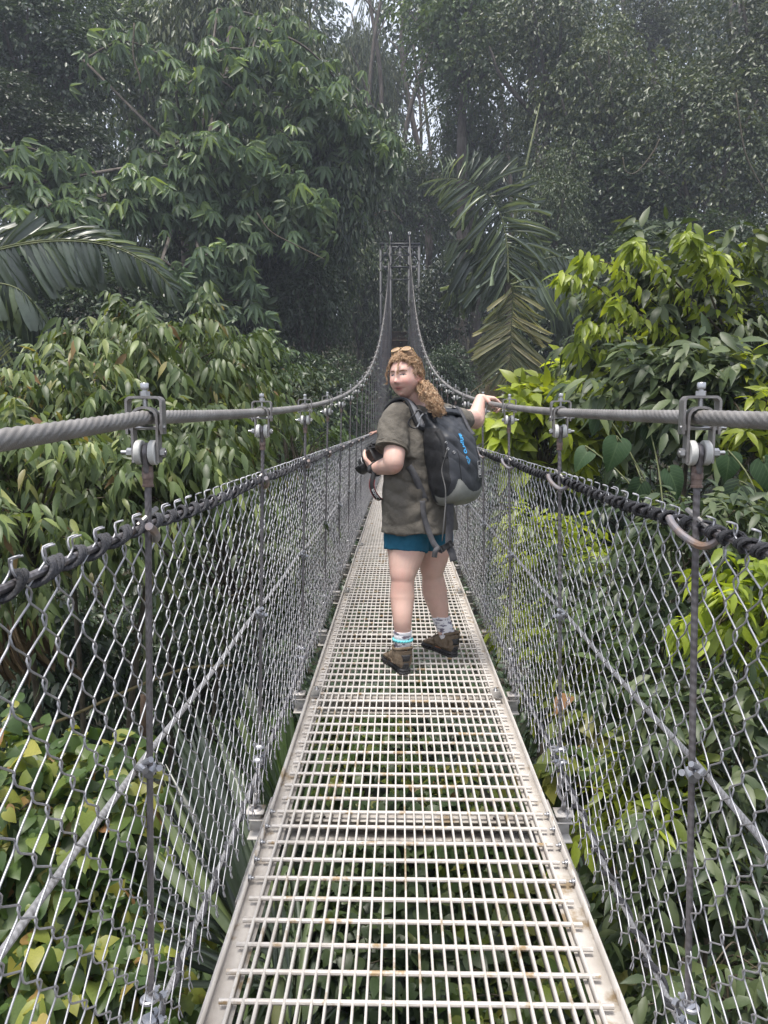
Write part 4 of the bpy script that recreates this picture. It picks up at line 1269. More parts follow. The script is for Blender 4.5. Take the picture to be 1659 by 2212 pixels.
bush('drooping_shrub', 'drooping leaf shrub low at the left edge below the cable', 'shrub', px_c(40, 1090, 4.6), (.8, .7, .5), 44, 7, 9, .105, 'droop', L_droop, 35, L=.36, ang=48, droop=.4, ldroop=.9, tmpl=LO, single=110, base=(-2.4, 4.7), facing=.3)
bush('small_leaf_shrub', 'light green scrub beside the left cable with a bare twig', 'shrub', px_c(640, 960, 12.0), (.95, .8, .7), 30, 7, 7, .12, 'scrub', L_mid, 36, L=.34, ldroop=.5, tmpl=LO, base=(-1.7, 12.2))
bush('small_leaf_shrub', 'dark leafy shrub low behind the left fence', 'shrub', px_c(500, 1180, 6.5), (.7, .6, .6), 32, 6, 7, .11, 'scrub2', L_dull, 37, L=.34, ldroop=.6, tmpl=LN, single=90, base=(-1.6, 6.7))
bush('small_leaf_shrub', 'fine leaved light green shrub at the right shoulder of the drooping shrub', 'shrub', px_c(500, 800, 8.6), (.6, .5, .45), 34, 8, 8, .085, 'scrub3', L_mid, 38, L=.30, ldroop=.5, tmpl=LN, base=(-1.95, 8.8))
bush('small_leaf_shrub', 'olive scrub between the drooping shrub and the fourth left clamp', 'shrub', px_c(610, 850, 11.0), (.7, .5, .5), 30, 8, 8, .09, 'scrub4', L_olive, 39, L=.32, ldroop=.5, tmpl=LN, base=(-1.75, 11.2))
# lower left: yellow green heart leaves
bush('heart_leaf_shrub', 'yellow green heart leaved shrub filling the lower left corner', 'shrub', px_c(60, 1800, 3.2), (.52, .45, .36), 80, 6, 6, .078, 'heart', L_heart, 41, L=.22, ang=60, droop=.15, ldroop=.75, tmpl=HEART, single=150, base=(-1.65, 3.4), up=.7, facing=.35, jit=.3)
bush('heart_leaf_shrub', 'heart leaved shrub at the bottom left under the fence', 'shrub', px_c(120, 2170, 2.8), (.52, .45, .38), 70, 6, 6, .075, 'heart', L_heart, 42, L=.22, ang=60, droop=.15, ldroop=.75, tmpl=HEART, single=110, base=(-1.2, 3.0), up=.7, facing=.35, jit=.3)
# under the grating
spots = [(760, 1640, 9.0, 'pale heart leaved bush seen through the grating beyond the boots'), (900, 1560, 11.0, 'heart leaved bush far below the boots'), (960, 1840, 6.6, 'heart leaved bush below the third grating bay'), (800, 1900, 6.0, 'heart leaved bush below the grating left of its middle'),
         (1120, 1950, 5.6, 'heart leaved bush with yellowing leaves below the right of the grating'), (900, 2130, 4.6, 'heart leaved bush below the bottom of the grating'), (1210, 2150, 4.4, 'heart leaved bush below the bottom right of the grating'), (700, 2120, 4.7, 'heart leaved bush below the bottom left of the grating')]
for i, (x, y, Y, lab) in enumerate(spots):
    c = at(x, y, Y)
    bush('heart_leaf_bush', lab, 'bush', tuple(c), (.95, .9, .5), 46, 6, 6, .10, 'heart', (L_heart, L_mid)[i % 2], 50 + i, L=.26, ang=60, droop=.15, ldroop=.7, tmpl=HEART, single=36, up=.9, facing=.2, group='bushes below the walkway')  # every other bush gets a darker leaf colour for shade under the bridge
# right: bright shrub with arching tips
t = bush('bright_shrub', 'sunlit yellow green shrub with arching drooping tips behind the right cable', 'shrub', px_c(1500, 720, 8.0), (1.15, .8, 1.0), 40, 6, 7, .20, 'dull', L_dull, 61, L=.42, ang=50, droop=.3, ldroop=.6, tmpl=LN, single=140, base=(3.2, 8.2), up=.4, facing=.2)
org = np.array(t.location)
arcsR = [[(1480, 760), (1370, 690), (1290, 620), (1215, 592)], [(1500, 740), (1400, 640), (1340, 580), (1262, 556)], [(1560, 720), (1470, 620), (1410, 560), (1375, 525)], [(1560, 700), (1520, 600), (1500, 540), (1490, 505)],
         [(1600, 720), (1580, 620), (1560, 570), (1530, 545)], [(1640, 700), (1640, 600), (1625, 560), (1600, 540)], [(1540, 800), (1420, 760), (1340, 715), (1265, 700)], [(1500, 830), (1400, 800), (1320, 770), (1250, 745)], [(1480, 880), (1360, 860), (1290, 830), (1225, 828)],
         [(1600, 790), (1540, 700), (1500, 650), (1450, 620)], [(1659, 780), (1620, 680), (1590, 640), (1560, 625)], [(1540, 780), (1460, 720), (1400, 690), (1330, 650)]]
r_ = np.random.default_rng(62)
mb = MB(); PP, DD, NN2, SS = [], [], [], []
for k_, arc in enumerate(arcsR):
    Y = 7.6 + r_.uniform(-.5, .5)
    C = catmull(np.array([at(x, y, Y - .12 * j) for j, (x, y) in enumerate(arc)]), 9)
    mb.tube(C - org, np.linspace(.012, .004, len(C)), 5)
    n = 96
    i = np.clip((len(C) * (1 - r_.random(n) ** 1.7 * .9)).astype(int), 0, len(C) - 1)
    T = nrm(np.gradient(C, axis=0))[i]
    sd = nrm(np.cross(T, UP)) * r_.choice([-1, 1], (n, 1))
    PP.append(C[i] + r_.normal(0, .035, (n, 3))); DD.append(nrm(T * .35 + sd * .55 - UP * r_.uniform(.3, 1.1, (n, 1)) + r_.normal(0, .2, (n, 3)) + np.array([0, -.15, 0])))
    NN2.append(nrm(UP * .5 + np.array([0, -.7, 0]) + r_.normal(0, .4, (n, 3)))); SS.append(r_.uniform(.09, .18, n) * np.where(i > len(C) * .8, 1.1, .9))
link('stems', mb.mesh('stems', TWIG, True), t)
PP, DD, NN2, SS = map(np.concatenate, (PP, DD, NN2, SS))
lm = mesh_from('leaf', *LN, L_bright, True)
B = basis(DD, NN2)
for i in range(0, len(PP), 6):
    link('leaf', lm, t, mat4=Matrix.Translation(Vector(PP[i] - org)) @ Matrix(B[i].tolist()).to_4x4() @ Matrix.Scale(SS[i], 4))
kp = np.arange(len(PP)) % 6 != 0
tag(link('bright_foliage', cloud_mesh('bright_foliage', LN, PP[kp] - org, DD[kp], NN2[kp], SS[kp], L_bright), t), kind='stuff')
bush('dull_shrub', 'grey green shrub with long veined leaves under the bright tips', 'shrub', px_c(1490, 880, 6.6), (.95, .6, .42), 34, 6, 7, .19, 'dull', L_dull, 63, L=.38, ang=50, droop=.25, ldroop=.5, tmpl=LN, single=120, base=(2.6, 6.8), facing=.3)
bush('bright_bush', 'bright green broad leaved bush behind the cable by the woman\'s hand', 'bush', px_c(1170, 930, 8.0), (.55, .4, .42), 24, 5, 6, .20, 'broad', L_bright, 64, L=.26, ang=60, droop=.2, ldroop=.4, tmpl=LB, single=110, base=(1.6, 8.2), facing=.4, up=.6)
bush('bright_bush', 'bright green bush between the palm and the second right clamp', 'bush', px_c(1270, 870, 9.0), (.62, .45, .42), 24, 5, 6, .16, 'broad', L_bright, 65, L=.28, ang=60, droop=.2, ldroop=.4, tmpl=LB, single=70, base=(2.3, 9.2), facing=.4, up=.6)
bush('bright_bush', 'yellow green leafy bush at the right edge above the cable', 'bush', px_c(1640, 890, 6.0), (.35, .4, .35), 16, 4, 6, .13, 'broad', L_bright, 66, L=.22, ang=55, droop=.2, ldroop=.4, tmpl=LN, base=(3.0, 6.2), facing=.3)
# philodendrons
M_ph = mesh_from('leaf', *lt_heart_fine(), L_philo, True)
def philo(label, spots, seed, base):
    r_ = np.random.default_rng(seed)
    t = thing('heart_leaf_climber', label, 'climber', (base[0], base[1], float(gz(*base))), 'climbers behind the right fence')
    org = Vector(t.location)
    mb = MB()
    root = np.array([base[0], base[1], at(spots[0][0], 1180, base[1])[2]])
    mb.tube(np.array([np.array(org), root]) - np.array(org), .018, 6)
    for x, y, Y, s, rot in spots:
        p = at(x, y, Y)
        dn = R(90 + rot)
        d = nrm(np.array([math.cos(dn) * .8, -.25, -abs(math.sin(dn))]))
        B = basis(d, nrm(np.array([r_.normal(0, .45), -1.0, .45 + r_.normal(0, .35)])))
        lf = link('leaf', M_ph, t, mat4=Matrix.Translation(Vector(p) - org) @ Matrix(B.tolist()).to_4x4() @ Matrix.Scale(s, 4))
        C = catmull(np.array([root + r_.normal(0, .05, 3), (root + p) / 2 + UP * .12, p + UP * .03, p]) - np.array(org), 4)
        mb.tube(C, .006, 5)
    link('stems', mb.mesh('stems', GREENSTEM, True), t)
philo('climber with big dark heart shaped leaves beside the nearest right clamp', [(1335, 955, 5.6, .22, 25), (1445, 1020, 5.2, .20, -35), (1385, 1045, 5.4, .18, 35), (1270, 975, 6.0, .18, 50), (1300, 890, 6.4, .2, 40), (1400, 925, 6.2, .19, -25)], 71, (1.9, 5.5))
philo('climber with dark heart shaped leaves at the right edge under the cable', [(1600, 1050, 4.9, .2, 35), (1650, 1000, 4.7, .22, -30), (1575, 985, 5.2, .18, 10), (1640, 1110, 4.6, .2, -45)], 72, (2.3, 4.8))
# right: sprigs seen through the mesh
for i, (x, y, Y, rx, rz, mt, lab) in enumerate([
    (1180, 1190, 5.6, .42, .22, L_bright, 'yellow green sprigs behind the fence right of the backpack'), (1330, 1260, 5.0, .5, .2, L_mid, 'mid green sprigs in the middle of the right fence'),
    (1240, 1390, 5.0, .45, .24, L_bright, 'yellow green sprigs low behind the right fence'), (1520, 1170, 4.2, .42, .24, L_dull, 'dull leafy shrub under the dark heart leaves'),
    (1620, 1300, 3.7, .22, .2, L_bright, 'bright sprig at the right edge of the fence'), (1430, 1420, 4.4, .55, .35, L_mid, 'mid green shrub low behind the right fence'),
    (1560, 1600, 3.6, .45, .35, L_dull, 'dark green shrub low at the right edge'), (1350, 1640, 4.2, .45, .3, L_heart, 'heart leaved shrub beside the second right cross beam'),
    (1480, 1830, 3.4, .5, .35, L_dull, 'dark small leaved shrub behind the lower right fence'), (1300, 1520, 5.2, .5, .3, L_mid, 'pale sprigs beside the walkway right of the boots'), (1560, 2080, 2.9, .5, .35, L_dull, 'dark shrub in the bottom right corner'),
    (1420, 1760, 3.5, .3, .2, L_bright, 'bright drooping sprig by the right lower rope')]):
    bush('leafy_shrub', lab, 'shrub', px_c(x, y, Y), (rx, rx * .8, rz), 22, 5, 6, .105, 'sprig', mt, 80 + i, L=.24, ang=52, droop=.25, ldroop=.45, tmpl=LN if mt is not L_heart else HEART, single=30 if mt is not L_heart else 0, up=.5, facing=.2, group='shrubs behind the right fence', stem=.007)
# undergrowth covering the slopes, its dark leaf colour standing in for shade
r_ = np.random.default_rng(99)
n = 15000
yy = 2.0 + 46 * r_.random(n) ** 1.25
xx = r_.uniform(-1, 1, n) * (3 + yy * .62)
p = np.stack([xx, yy, gz(xx, yy) + r_.random(n) ** 2 * (1.0 + .02 * yy)], 1)
d = nrm(np.stack([r_.normal(0, .6, n), r_.normal(-.2, .6, n), r_.uniform(.3, 1.2, n)], 1))
P, D, Nn, S = twig_leaves(p, d, .5 + .012 * yy, 5, .15, ang=60, droop=.3, ldroop=.4, r=r_)
S = S * np.repeat(1 + yy * .022, 5)
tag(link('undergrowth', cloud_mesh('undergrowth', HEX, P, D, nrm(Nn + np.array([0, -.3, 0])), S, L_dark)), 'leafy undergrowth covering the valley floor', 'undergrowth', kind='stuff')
# bare stem, vine, dead fronds
p0_, p1_ = at(312, 1640, 5.6), at(318, 1180, 5.7)
t = thing('green_stem', 'smooth green stem ringed with brown, behind the left fence', 'stem', tuple(np.array([p0_[0], p0_[1], float(gz(p0_[0], p0_[1]))])))
o_ = np.array(t.location)
MB().tube(np.array([(0, 0, 0), p0_ - o_, (p0_ + p1_) / 2 - o_ + np.array([.01, 0, 0]), p1_ - o_]), [.045, .032, .028, .024], 10).build('stem', GREENSTEM, t, True)
MB().tube(np.array([at(312, 1600, 5.6), at(313, 1500, 5.6)]) - o_, .0345, 10).build('sheath', surf('brown_sheath', (.12, .075, .045), (.2, .13, .08), rough=.7, scale=6), t, True)
tag(MB().tube(catmull(np.array([at(-40, 1610, 4.2), at(120, 1560, 4.5), at(280, 1490, 4.9), at(400, 1445, 5.2), at(500, 1438, 5.6)]), 8), .011, 6).build('vine', surf('vine_bark', (.16, .13, .06), (.26, .21, .10), rough=.9, scale=18, bump=.4, bscale=80), None, True), 'pale bare vine slanting across the dark hollow behind the left fence', 'vine')
for i, (x, y, Y, rx, rz, lab) in enumerate([(250, 1330, 9.0, 1.6, .9, 'added leafy mass coloured dark as shade deep behind the left fence'), (520, 1330, 11.0, 1.6, .9, 'added leafy mass coloured dark as shade behind the left fence near the palm'), (90, 1480, 7.0, 1.0, .6, 'added low leaves coloured dark as shade under the dead fronds'), (420, 1500, 8.5, 1.2, .6, 'added low leaves coloured dark as shade behind the pale palm'), (1420, 1080, 8.0, 1.3, .9, 'added leafy mass coloured dark as shade behind the heart leaf climbers'), (1250, 1120, 10.0, 1.3, .9, 'added leafy mass coloured dark as shade behind the bright bush by the cable'), (1560, 1380, 6.0, .9, .7, 'added leafy mass coloured dark as shade low behind the right fence')]):
    bush('shade_bush', lab, 'bush', px_c(x, y, Y), (rx, rx * .7, rz), 34, 7, 7, .15, 'dark', L_dark, 140 + i, L=.4, ldroop=.5, tmpl=LN, group='bushes added to darken the hollows')  # bushes added to darken the hollows, shade put into the leaf colour
t = thing('dead_frond', 'bundle of grey brown dead fronds behind the left fence', 'dead frond', tuple(at(60, 1300, 4.6)))
o_ = np.array(t.location)
dm = mesh_from('strip', *lt_leaflet(5, .09, True, .3), L_dead, False)
r_ = np.random.default_rng(7)
for i in range(26):
    p = at(20 + r_.normal(0, 35), 1310 + r_.normal(0, 15), 4.6 + r_.normal(0, .15))
    d = nrm(np.array([r_.normal(.25, .2), r_.normal(0, .2), -1.0]))
    B = basis(d, nrm(np.array([r_.normal(0, .4), -1, .2])))
    link('strip', dm, t, mat4=Matrix.Translation(Vector(p - o_)) @ Matrix(B.tolist()).to_4x4() @ Matrix.Scale(r_.uniform(.3, .55), 4))
# ================================================================== PEOPLE
def tmp_eval(me, mods):
    o = bpy.data.objects.new('tmp', me); col.objects.link(o)
    for typ, kw in mods:
        md = o.modifiers.new('m', typ)
        for k, v in kw.items(): setattr(md, k, v)
    dg = bpy.context.evaluated_depsgraph_get()
    dg.update()
    out = bpy.data.meshes.new_from_object(o.evaluated_get(dg), depsgraph=dg)
    bpy.data.objects.remove(o, do_unlink=True)
    return out
def get_co(me):
    v = np.empty(len(me.vertices) * 3, np.float32); me.vertices.foreach_get('co', v); return v.reshape(-1, 3).astype(float)
def get_no(me):
    v = np.empty(len(me.vertices) * 3, np.float32); me.vertex_normals.foreach_get('vector', v); return v.reshape(-1, 3).astype(float)
def relax(me, it=3, f=.5):
    v = get_co(me)
    e = np.empty(len(me.edges) * 2, np.int32); me.edges.foreach_get('vertices', e); e = e.reshape(-1, 2)
    deg = np.bincount(e.ravel(), minlength=len(v))[:, None]
    for _ in range(it):
        s = np.zeros_like(v); np.add.at(s, e[:, 0], v[e[:, 1]]); np.add.at(s, e[:, 1], v[e[:, 0]])
        v += f * (s / np.maximum(deg, 1) - v)
    me.vertices.foreach_set('co', v.astype(np.float32).ravel()); me.update()
def fuse(mb, voxel, it=3, mat=None, name='body'):
    me = tmp_eval(mb.mesh('tmp'), [('REMESH', dict(mode='VOXEL', voxel_size=voxel))])
    relax(me, it)
    me.name = name
    me.materials.clear()
    if mat: me.materials.append(mat)
    me.polygons.foreach_set('use_smooth', np.ones(len(me.polygons), bool))
    return me
def limb(m, pts, rad, n=6, k=18, sx=1.0):
    pts = np.array(pts, float); t = np.arange(len(pts))
    C = catmull(pts, n); tt = np.linspace(0, len(pts) - 1, len(C))
    r = np.interp(tt, t, rad)
    # rounded ends
    m.tube(C, r, k, sx=sx)
    for q in (0, -1):
        m.lathe([(r[q] * math.cos(a), r[q] * math.sin(a)) for a in np.linspace(-1.5, 1.5, 9)], c=C[q], axis=nrm(C[1] - C[0]), k=12)
    return m
def ellipse(c, ax, ay, k=40, p=2.0):
    a = np.linspace(0, 2 * math.pi, k, endpoint=False)
    cx = np.sign(np.cos(a)) * np.abs(np.cos(a)) ** (2 / p); sy = np.sign(np.sin(a)) * np.abs(np.sin(a)) ** (2 / p)
    return np.array(c) + cx[:, None] * np.array(ax) + sy[:, None] * np.array(ay)
def loft(m, secs, n=5, close=True):
    """secs: list of rings (k,3); smooth interpolation between them"""
    S = np.array(secs); k = S.shape[1]
    C = catmull(S.reshape(len(S), -1), n).reshape(-1, k, 3)
    return m.rings(C, close)
def ribbon(pts, nrm_, width, thick, n=6, wprof=None):
    P = catmull(np.array(pts, float), n)
    Nn = catmull(np.array([nrm_] * len(pts) if np.ndim(nrm_) == 1 else nrm_, float), n); Nn = nrm(Nn)
    T = nrm(np.gradient(P, axis=0)); W = nrm(np.cross(Nn, T)); Nn = np.cross(T, W)
    w = np.full(len(P), width / 2) if wprof is None else np.interp(np.linspace(0, 1, len(P)), np.linspace(0, 1, len(wprof)), wprof) / 2
    h = thick / 2
    Rg = np.stack([P + W * w[:, None] + Nn * h, P - W * w[:, None] + Nn * h, P - W * w[:, None] - Nn * h, P + W * w[:, None] - Nn * h], 1)
    return MB().rings(Rg)
def folds(me, amp, freq, seed, stretch=(1, 1, 1), zfade=None):
    v = get_co(me); nn = get_no(me)
    o = Vector((seed * 3.1, seed * 1.7, seed))
    st = np.array(stretch) * freq
    h = np.array([mnoise.noise(Vector(p * st) + o) + .5 * mnoise.noise(Vector(p * st * 2.3) - o) for p in v])
    a = amp if zfade is None else amp * zfade(v)
    v += nn * (h * a)[:, None]
    me.vertices.foreach_set('co', v.astype(np.float32).ravel()); me.update()

def skin_material(name):
    m, nt, p, out = nodes_of(name)
    a = N(nt, 'ShaderNodeAttribute', attribute_name='tint')
    tc = N(nt, 'ShaderNodeTexCoord')
    nz = N(nt, 'ShaderNodeTexNoise'); nz.inputs['Scale'].default_value = 22; nz.inputs['Detail'].default_value = 5
    nt.links.new(tc.outputs['Object'], nz.inputs['Vector'])
    mr = N(nt, 'ShaderNodeMapRange'); mr.inputs['To Min'].default_value = .88; mr.inputs['To Max'].default_value = 1.1
    nt.links.new(nz.outputs['Fac'], mr.inputs['Value'])
    sc = N(nt, 'ShaderNodeVectorMath', operation='SCALE'); nt.links.new(a.outputs['Color'], sc.inputs[0]); nt.links.new(mr.outputs['Result'], sc.inputs['Scale'])
    nr = N(nt, 'ShaderNodeTexNoise'); nr.inputs['Scale'].default_value = 9; nr.inputs['Detail'].default_value = 6; nr.inputs['Roughness'].default_value = .65
    nt.links.new(tc.outputs['Object'], nr.inputs['Vector'])
    mf = N(nt, 'ShaderNodeMapRange'); mf.inputs['From Min'].default_value = .42; mf.inputs['From Max'].default_value = .72; mf.inputs['To Max'].default_value = .45; nt.links.new(nr.outputs['Fac'], mf.inputs['Value'])
    mp_ = N(nt, 'ShaderNodeMixRGB'); mp_.inputs['Color2'].default_value = (.60, .32, .27, 1); nt.links.new(mf.outputs['Result'], mp_.inputs['Fac']); nt.links.new(sc.outputs['Vector'], mp_.inputs['Color1'])
    nt.links.new(mp_.outputs['Color'], p.inputs['Base Color'])
    p.inputs['Roughness'].default_value = .5
    p.inputs['Subsurface Weight'].default_value = .15
    p.inputs['Subsurface Radius'].default_value = (.012, .004, .002)
    p.inputs['Subsurface Scale'].default_value = 1.0
    b = N(nt, 'ShaderNodeBump'); b.inputs['Strength'].default_value = .08; b.inputs['Distance'].default_value = .004
    nz2 = N(nt, 'ShaderNodeTexNoise'); nz2.inputs['Scale'].default_value = 180
    nt.links.new(tc.outputs['Object'], nz2.inputs['Vector']); nt.links.new(nz2.outputs['Fac'], b.inputs['Height']); nt.links.new(b.outputs['Normal'], p.inputs['Normal'])
    return m
M_skin = skin_material('skin')
M_shirt = surf('olive_cotton', (.088, .080, .068), (.160, .147, .126), rough=.9, scale=4.5, detail=6, bump=.35, bscale=140, spec=.2)
M_shorts = surf('teal_fabric', (.008, .085, .145), (.014, .11, .185), rough=.75, scale=20, bump=.2, bscale=200, spec=.3)
M_hair = surf('strawberry_hair', (.25, .14, .075), (.48, .32, .19), rough=.42, scale=60, c3=(.74, .59, .42), pos=(.32, .58))
M_hairdk = surf('hair_roots', (.17, .095, .052), (.31, .19, .11), rough=.55, scale=90)
M_suede = surf('taupe_suede', (.115, .085, .058), (.185, .145, .105), rough=.9, scale=22, bump=.4, bscale=160, spec=.2)
M_rubber = surf('black_rubber', (.018, .018, .02), (.035, .035, .038), rough=.7, scale=20, bump=.3, bscale=120)
M_orange = surf('orange_rubber', (.42, .13, .035), (.5, .18, .06), rough=.5, scale=20)
M_lace = surf('brown_lace', (.05, .035, .02), (.09, .06, .035), rough=.9, scale=90)
def sock_mat():
    m, nt, p, out = nodes_of('patterned_sock')
    tc = N(nt, 'ShaderNodeTexCoord'); mp = N(nt, 'ShaderNodeMapping'); mp.inputs['Scale'].default_value = (26, 26, 60)
    nt.links.new(tc.outputs['Object'], mp.inputs['Vector'])
    nz = N(nt, 'ShaderNodeTexNoise'); nz.inputs['Scale'].default_value = 1.0; nz.inputs['Detail'].default_value = 2
    nt.links.new(mp.outputs['Vector'], nz.inputs['Vector'])
    cr = N(nt, 'ShaderNodeValToRGB'); e = cr.color_ramp.elements
    e[0].position = .54; e[0].color = (.72, .71, .74, 1); e[1].position = .57; e[1].color = (.22, .22, .29, 1)
    x = e.new(.68); x.color = (.11, .075, .09, 1)
    nt.links.new(nz.outputs['Fac'], cr.inputs['Fac']); nt.links.new(cr.outputs['Color'], p.inputs['Base Color'])
    p.inputs['Roughness'].default_value = .9
    return m
M_sock = sock_mat()
M_teal = surf('teal_band', (.07, .42, .48), (.20, .60, .64), rough=.6, scale=90)
M_pack = surf('charcoal_tarpaulin', (.013, .0155, .020), (.028, .031, .038), rough=.48, scale=5, bump=.12, bscale=60, rvar=.08)
M_packblk = surf('black_nylon', (.006, .0065, .008), (.013, .014, .017), rough=.75, scale=9, bump=.25, bscale=260)
M_packgry = surf('grey_tarpaulin', (.20, .205, .19), (.27, .275, .255), rough=.5, scale=6, bump=.12, bscale=50)
M_webb = surf('grey_webbing', (.060, .060, .067), (.088, .088, .096), rough=.85, scale=30, bump=.4, bscale=320)
M_strapg = surf('grey_strap', (.16, .165, .185), (.22, .225, .245), rough=.8, scale=30, bump=.3, bscale=260)
M_plast = surf('black_plastic', (.010, .010, .011), (.018, .018, .02), rough=.4, scale=20)
M_cam = surf('camera_black', (.018, .018, .020), (.032, .032, .035), rough=.5, scale=30, bump=.2, bscale=260)
M_print = surf('blue_print', (.045, .30, .62), (.06, .36, .70), rough=.55, scale=20)
M_printw = surf('white_print', (.58, .58, .58), (.66, .66, .66), rough=.6, scale=20)
M_red = surf('red_edge', (.17, .02, .025), (.22, .035, .035), rough=.8, scale=20)
M_glassL = surf('amber_lens', (.24, .15, .08), (.42, .29, .17), rough=.15, scale=8, spec=.8)
M_frame = surf('tan_frame', (.40, .25, .11), (.55, .38, .20), rough=.3, scale=20)
M_eyew = surf('eye_white', (.36, .31, .30), rough=.4)
M_iris = surf('eye_iris', (.02, .025, .03), rough=.25)
M_brow = surf('eyebrow', (.22, .115, .065), (.28, .155, .09), rough=.8, scale=80)
M_lash = surf('eyelash', (.10, .055, .045), rough=.8)

# ---------------------------------------------------------------- head shape, in head space (x her left, y face, z up)
def head_rings():
    nz_, k = 60, 72
    Rg = []
    for i in range(nz_):
        ph = -math.pi / 2 + math.pi * (i + .5) / nz_
        z0 = math.sin(ph)
        z = .118 * z0
        c = math.cos(ph)
        ring = []
        for j in range(k):
            a = 2 * math.pi * j / k
            x, y = math.sin(a) * c, math.cos(a) * c
            fx, fb = .0785, (.098 if y > 0 else .100)
            # jaw: narrower and set back underneath at the back, full cheeks
            low = max(0, -z0 - .05)
            X = x * fx * (1 - .20 * low ** 1.6) * (1 + .09 * math.exp(-((z + .045) / .04) ** 2))
            Y = y * fb
            if y < 0: Y *= (1 - .45 * low)
            if y > 0:
                Y *= 1 - .05 * max(0, z0 - .45)
                Y += .014 * low * y ** .5
                Y = Y * (1 - .0) - .010 * max(0, abs(x) - .75)
            if y > .15:
                g = lambda cx, cz, sx, sz: math.exp(-((X - cx) / sx) ** 2 - ((z - cz) / sz) ** 2)
                Y += .013 * g(0, .005, .011, .035) + .026 * g(0, -.030, .0135, .015) + .008 * g(.012, -.035, .007, .008) + .006 * g(-.012, -.035, .007, .008)
                Y -= .009 * (g(.031, .012, .020, .013) + g(-.031, .012, .020, .013))
                Y += .0045 * (g(.030, .033, .024, .010) + g(-.030, .033, .024, .010))
                Y += .0065 * (g(.043, -.030, .022, .020) + g(-.043, -.030, .022, .020))
                zs = 3.5 * X * X; Y += .0050 * (g(0, -.060 + zs, .022, .0055) + g(0, -.071 + zs, .018, .006)) - .0050 * g(0, -.0655 + zs, .028, .0030)
                Y -= .004 * g(0, -.082, .02, .006)
                Y += .008 * g(0, -.099, .020, .014)
                Y -= .004 * (g(.027, -.066, .006, .008) + g(-.027, -.066, .006, .008))
            ring.append((X, Y, z))
        Rg.append(ring)
    return np.array(Rg)
def face_y(me_bvh, x, z):
    h = me_bvh.ray_cast(Vector((x, .3, z)), Vector((0, -1, 0)))
    return h[0].y if h[0] is not None else .09

def make_hand(m, wrist, d, n_, size=1.0, curl=(.5, .6, .5), spread=.06, thumb_side=1, curl_axis=None, thumb=None):
    """palm and five fingers: d points along the hand, n_ is the back of the hand; curls towards -n_"""
    d = nrm(np.array(d, float)); n_ = np.array(n_, float); n_ = nrm(n_ - d * np.dot(n_, d)); s = np.cross(n_, d) * thumb_side   # towards the thumb
    w = np.array(wrist, float)
    secs = []
    for t, hw, th in ((-.01, .026, .019), (.02, .031, .018), (.055, .039, .016), (.085, .040, .0135)):
        secs.append(ellipse(w + d * t * size, s * hw * size, n_ * th * size, 24, 2.6))
    loft(m, secs, 4)
    lens = [(.046, .026, .020), (.052, .031, .022), (.048, .029, .021), (.037, .021, .019)]
    for i in range(4):
        off = (.029 - .0195 * i)
        p = w + d * .082 * size + s * off * size
        fd = nrm(d + s * (1.5 - i) * spread)
        pts, r_ = [p - fd * .02 * size, p], [.0098 * size, .0098 * size]
        ang = 0
        for q in range(3):
            ang += curl[q] * (1 + .06 * i)
            v = fd * math.cos(ang) - n_ * math.sin(ang)
            p = p + v * lens[i][q] * size
            pts.append(p); r_.append((.0092, .0084, .0070)[q] * size * (.88 if i == 3 else 1))
        limb(m, pts, r_, 4, 10)
    if thumb is None: thumb = (.75, .5)
    p = w + d * .022 * size + s * .026 * size
    td = nrm(s * thumb[0] + d * .75 - n_ * thumb[1])
    pts = [p - td * .015, p, p + td * .040 * size, p + nrm(td + d * .45 - n_ * .25) * .07 * size, p + nrm(td + d * .8 - n_ * .5) * .093 * size]
    limb(m, pts, [.013 * size, .0135 * size, .0115 * size, .0105 * size, .008 * size], 4, 10)

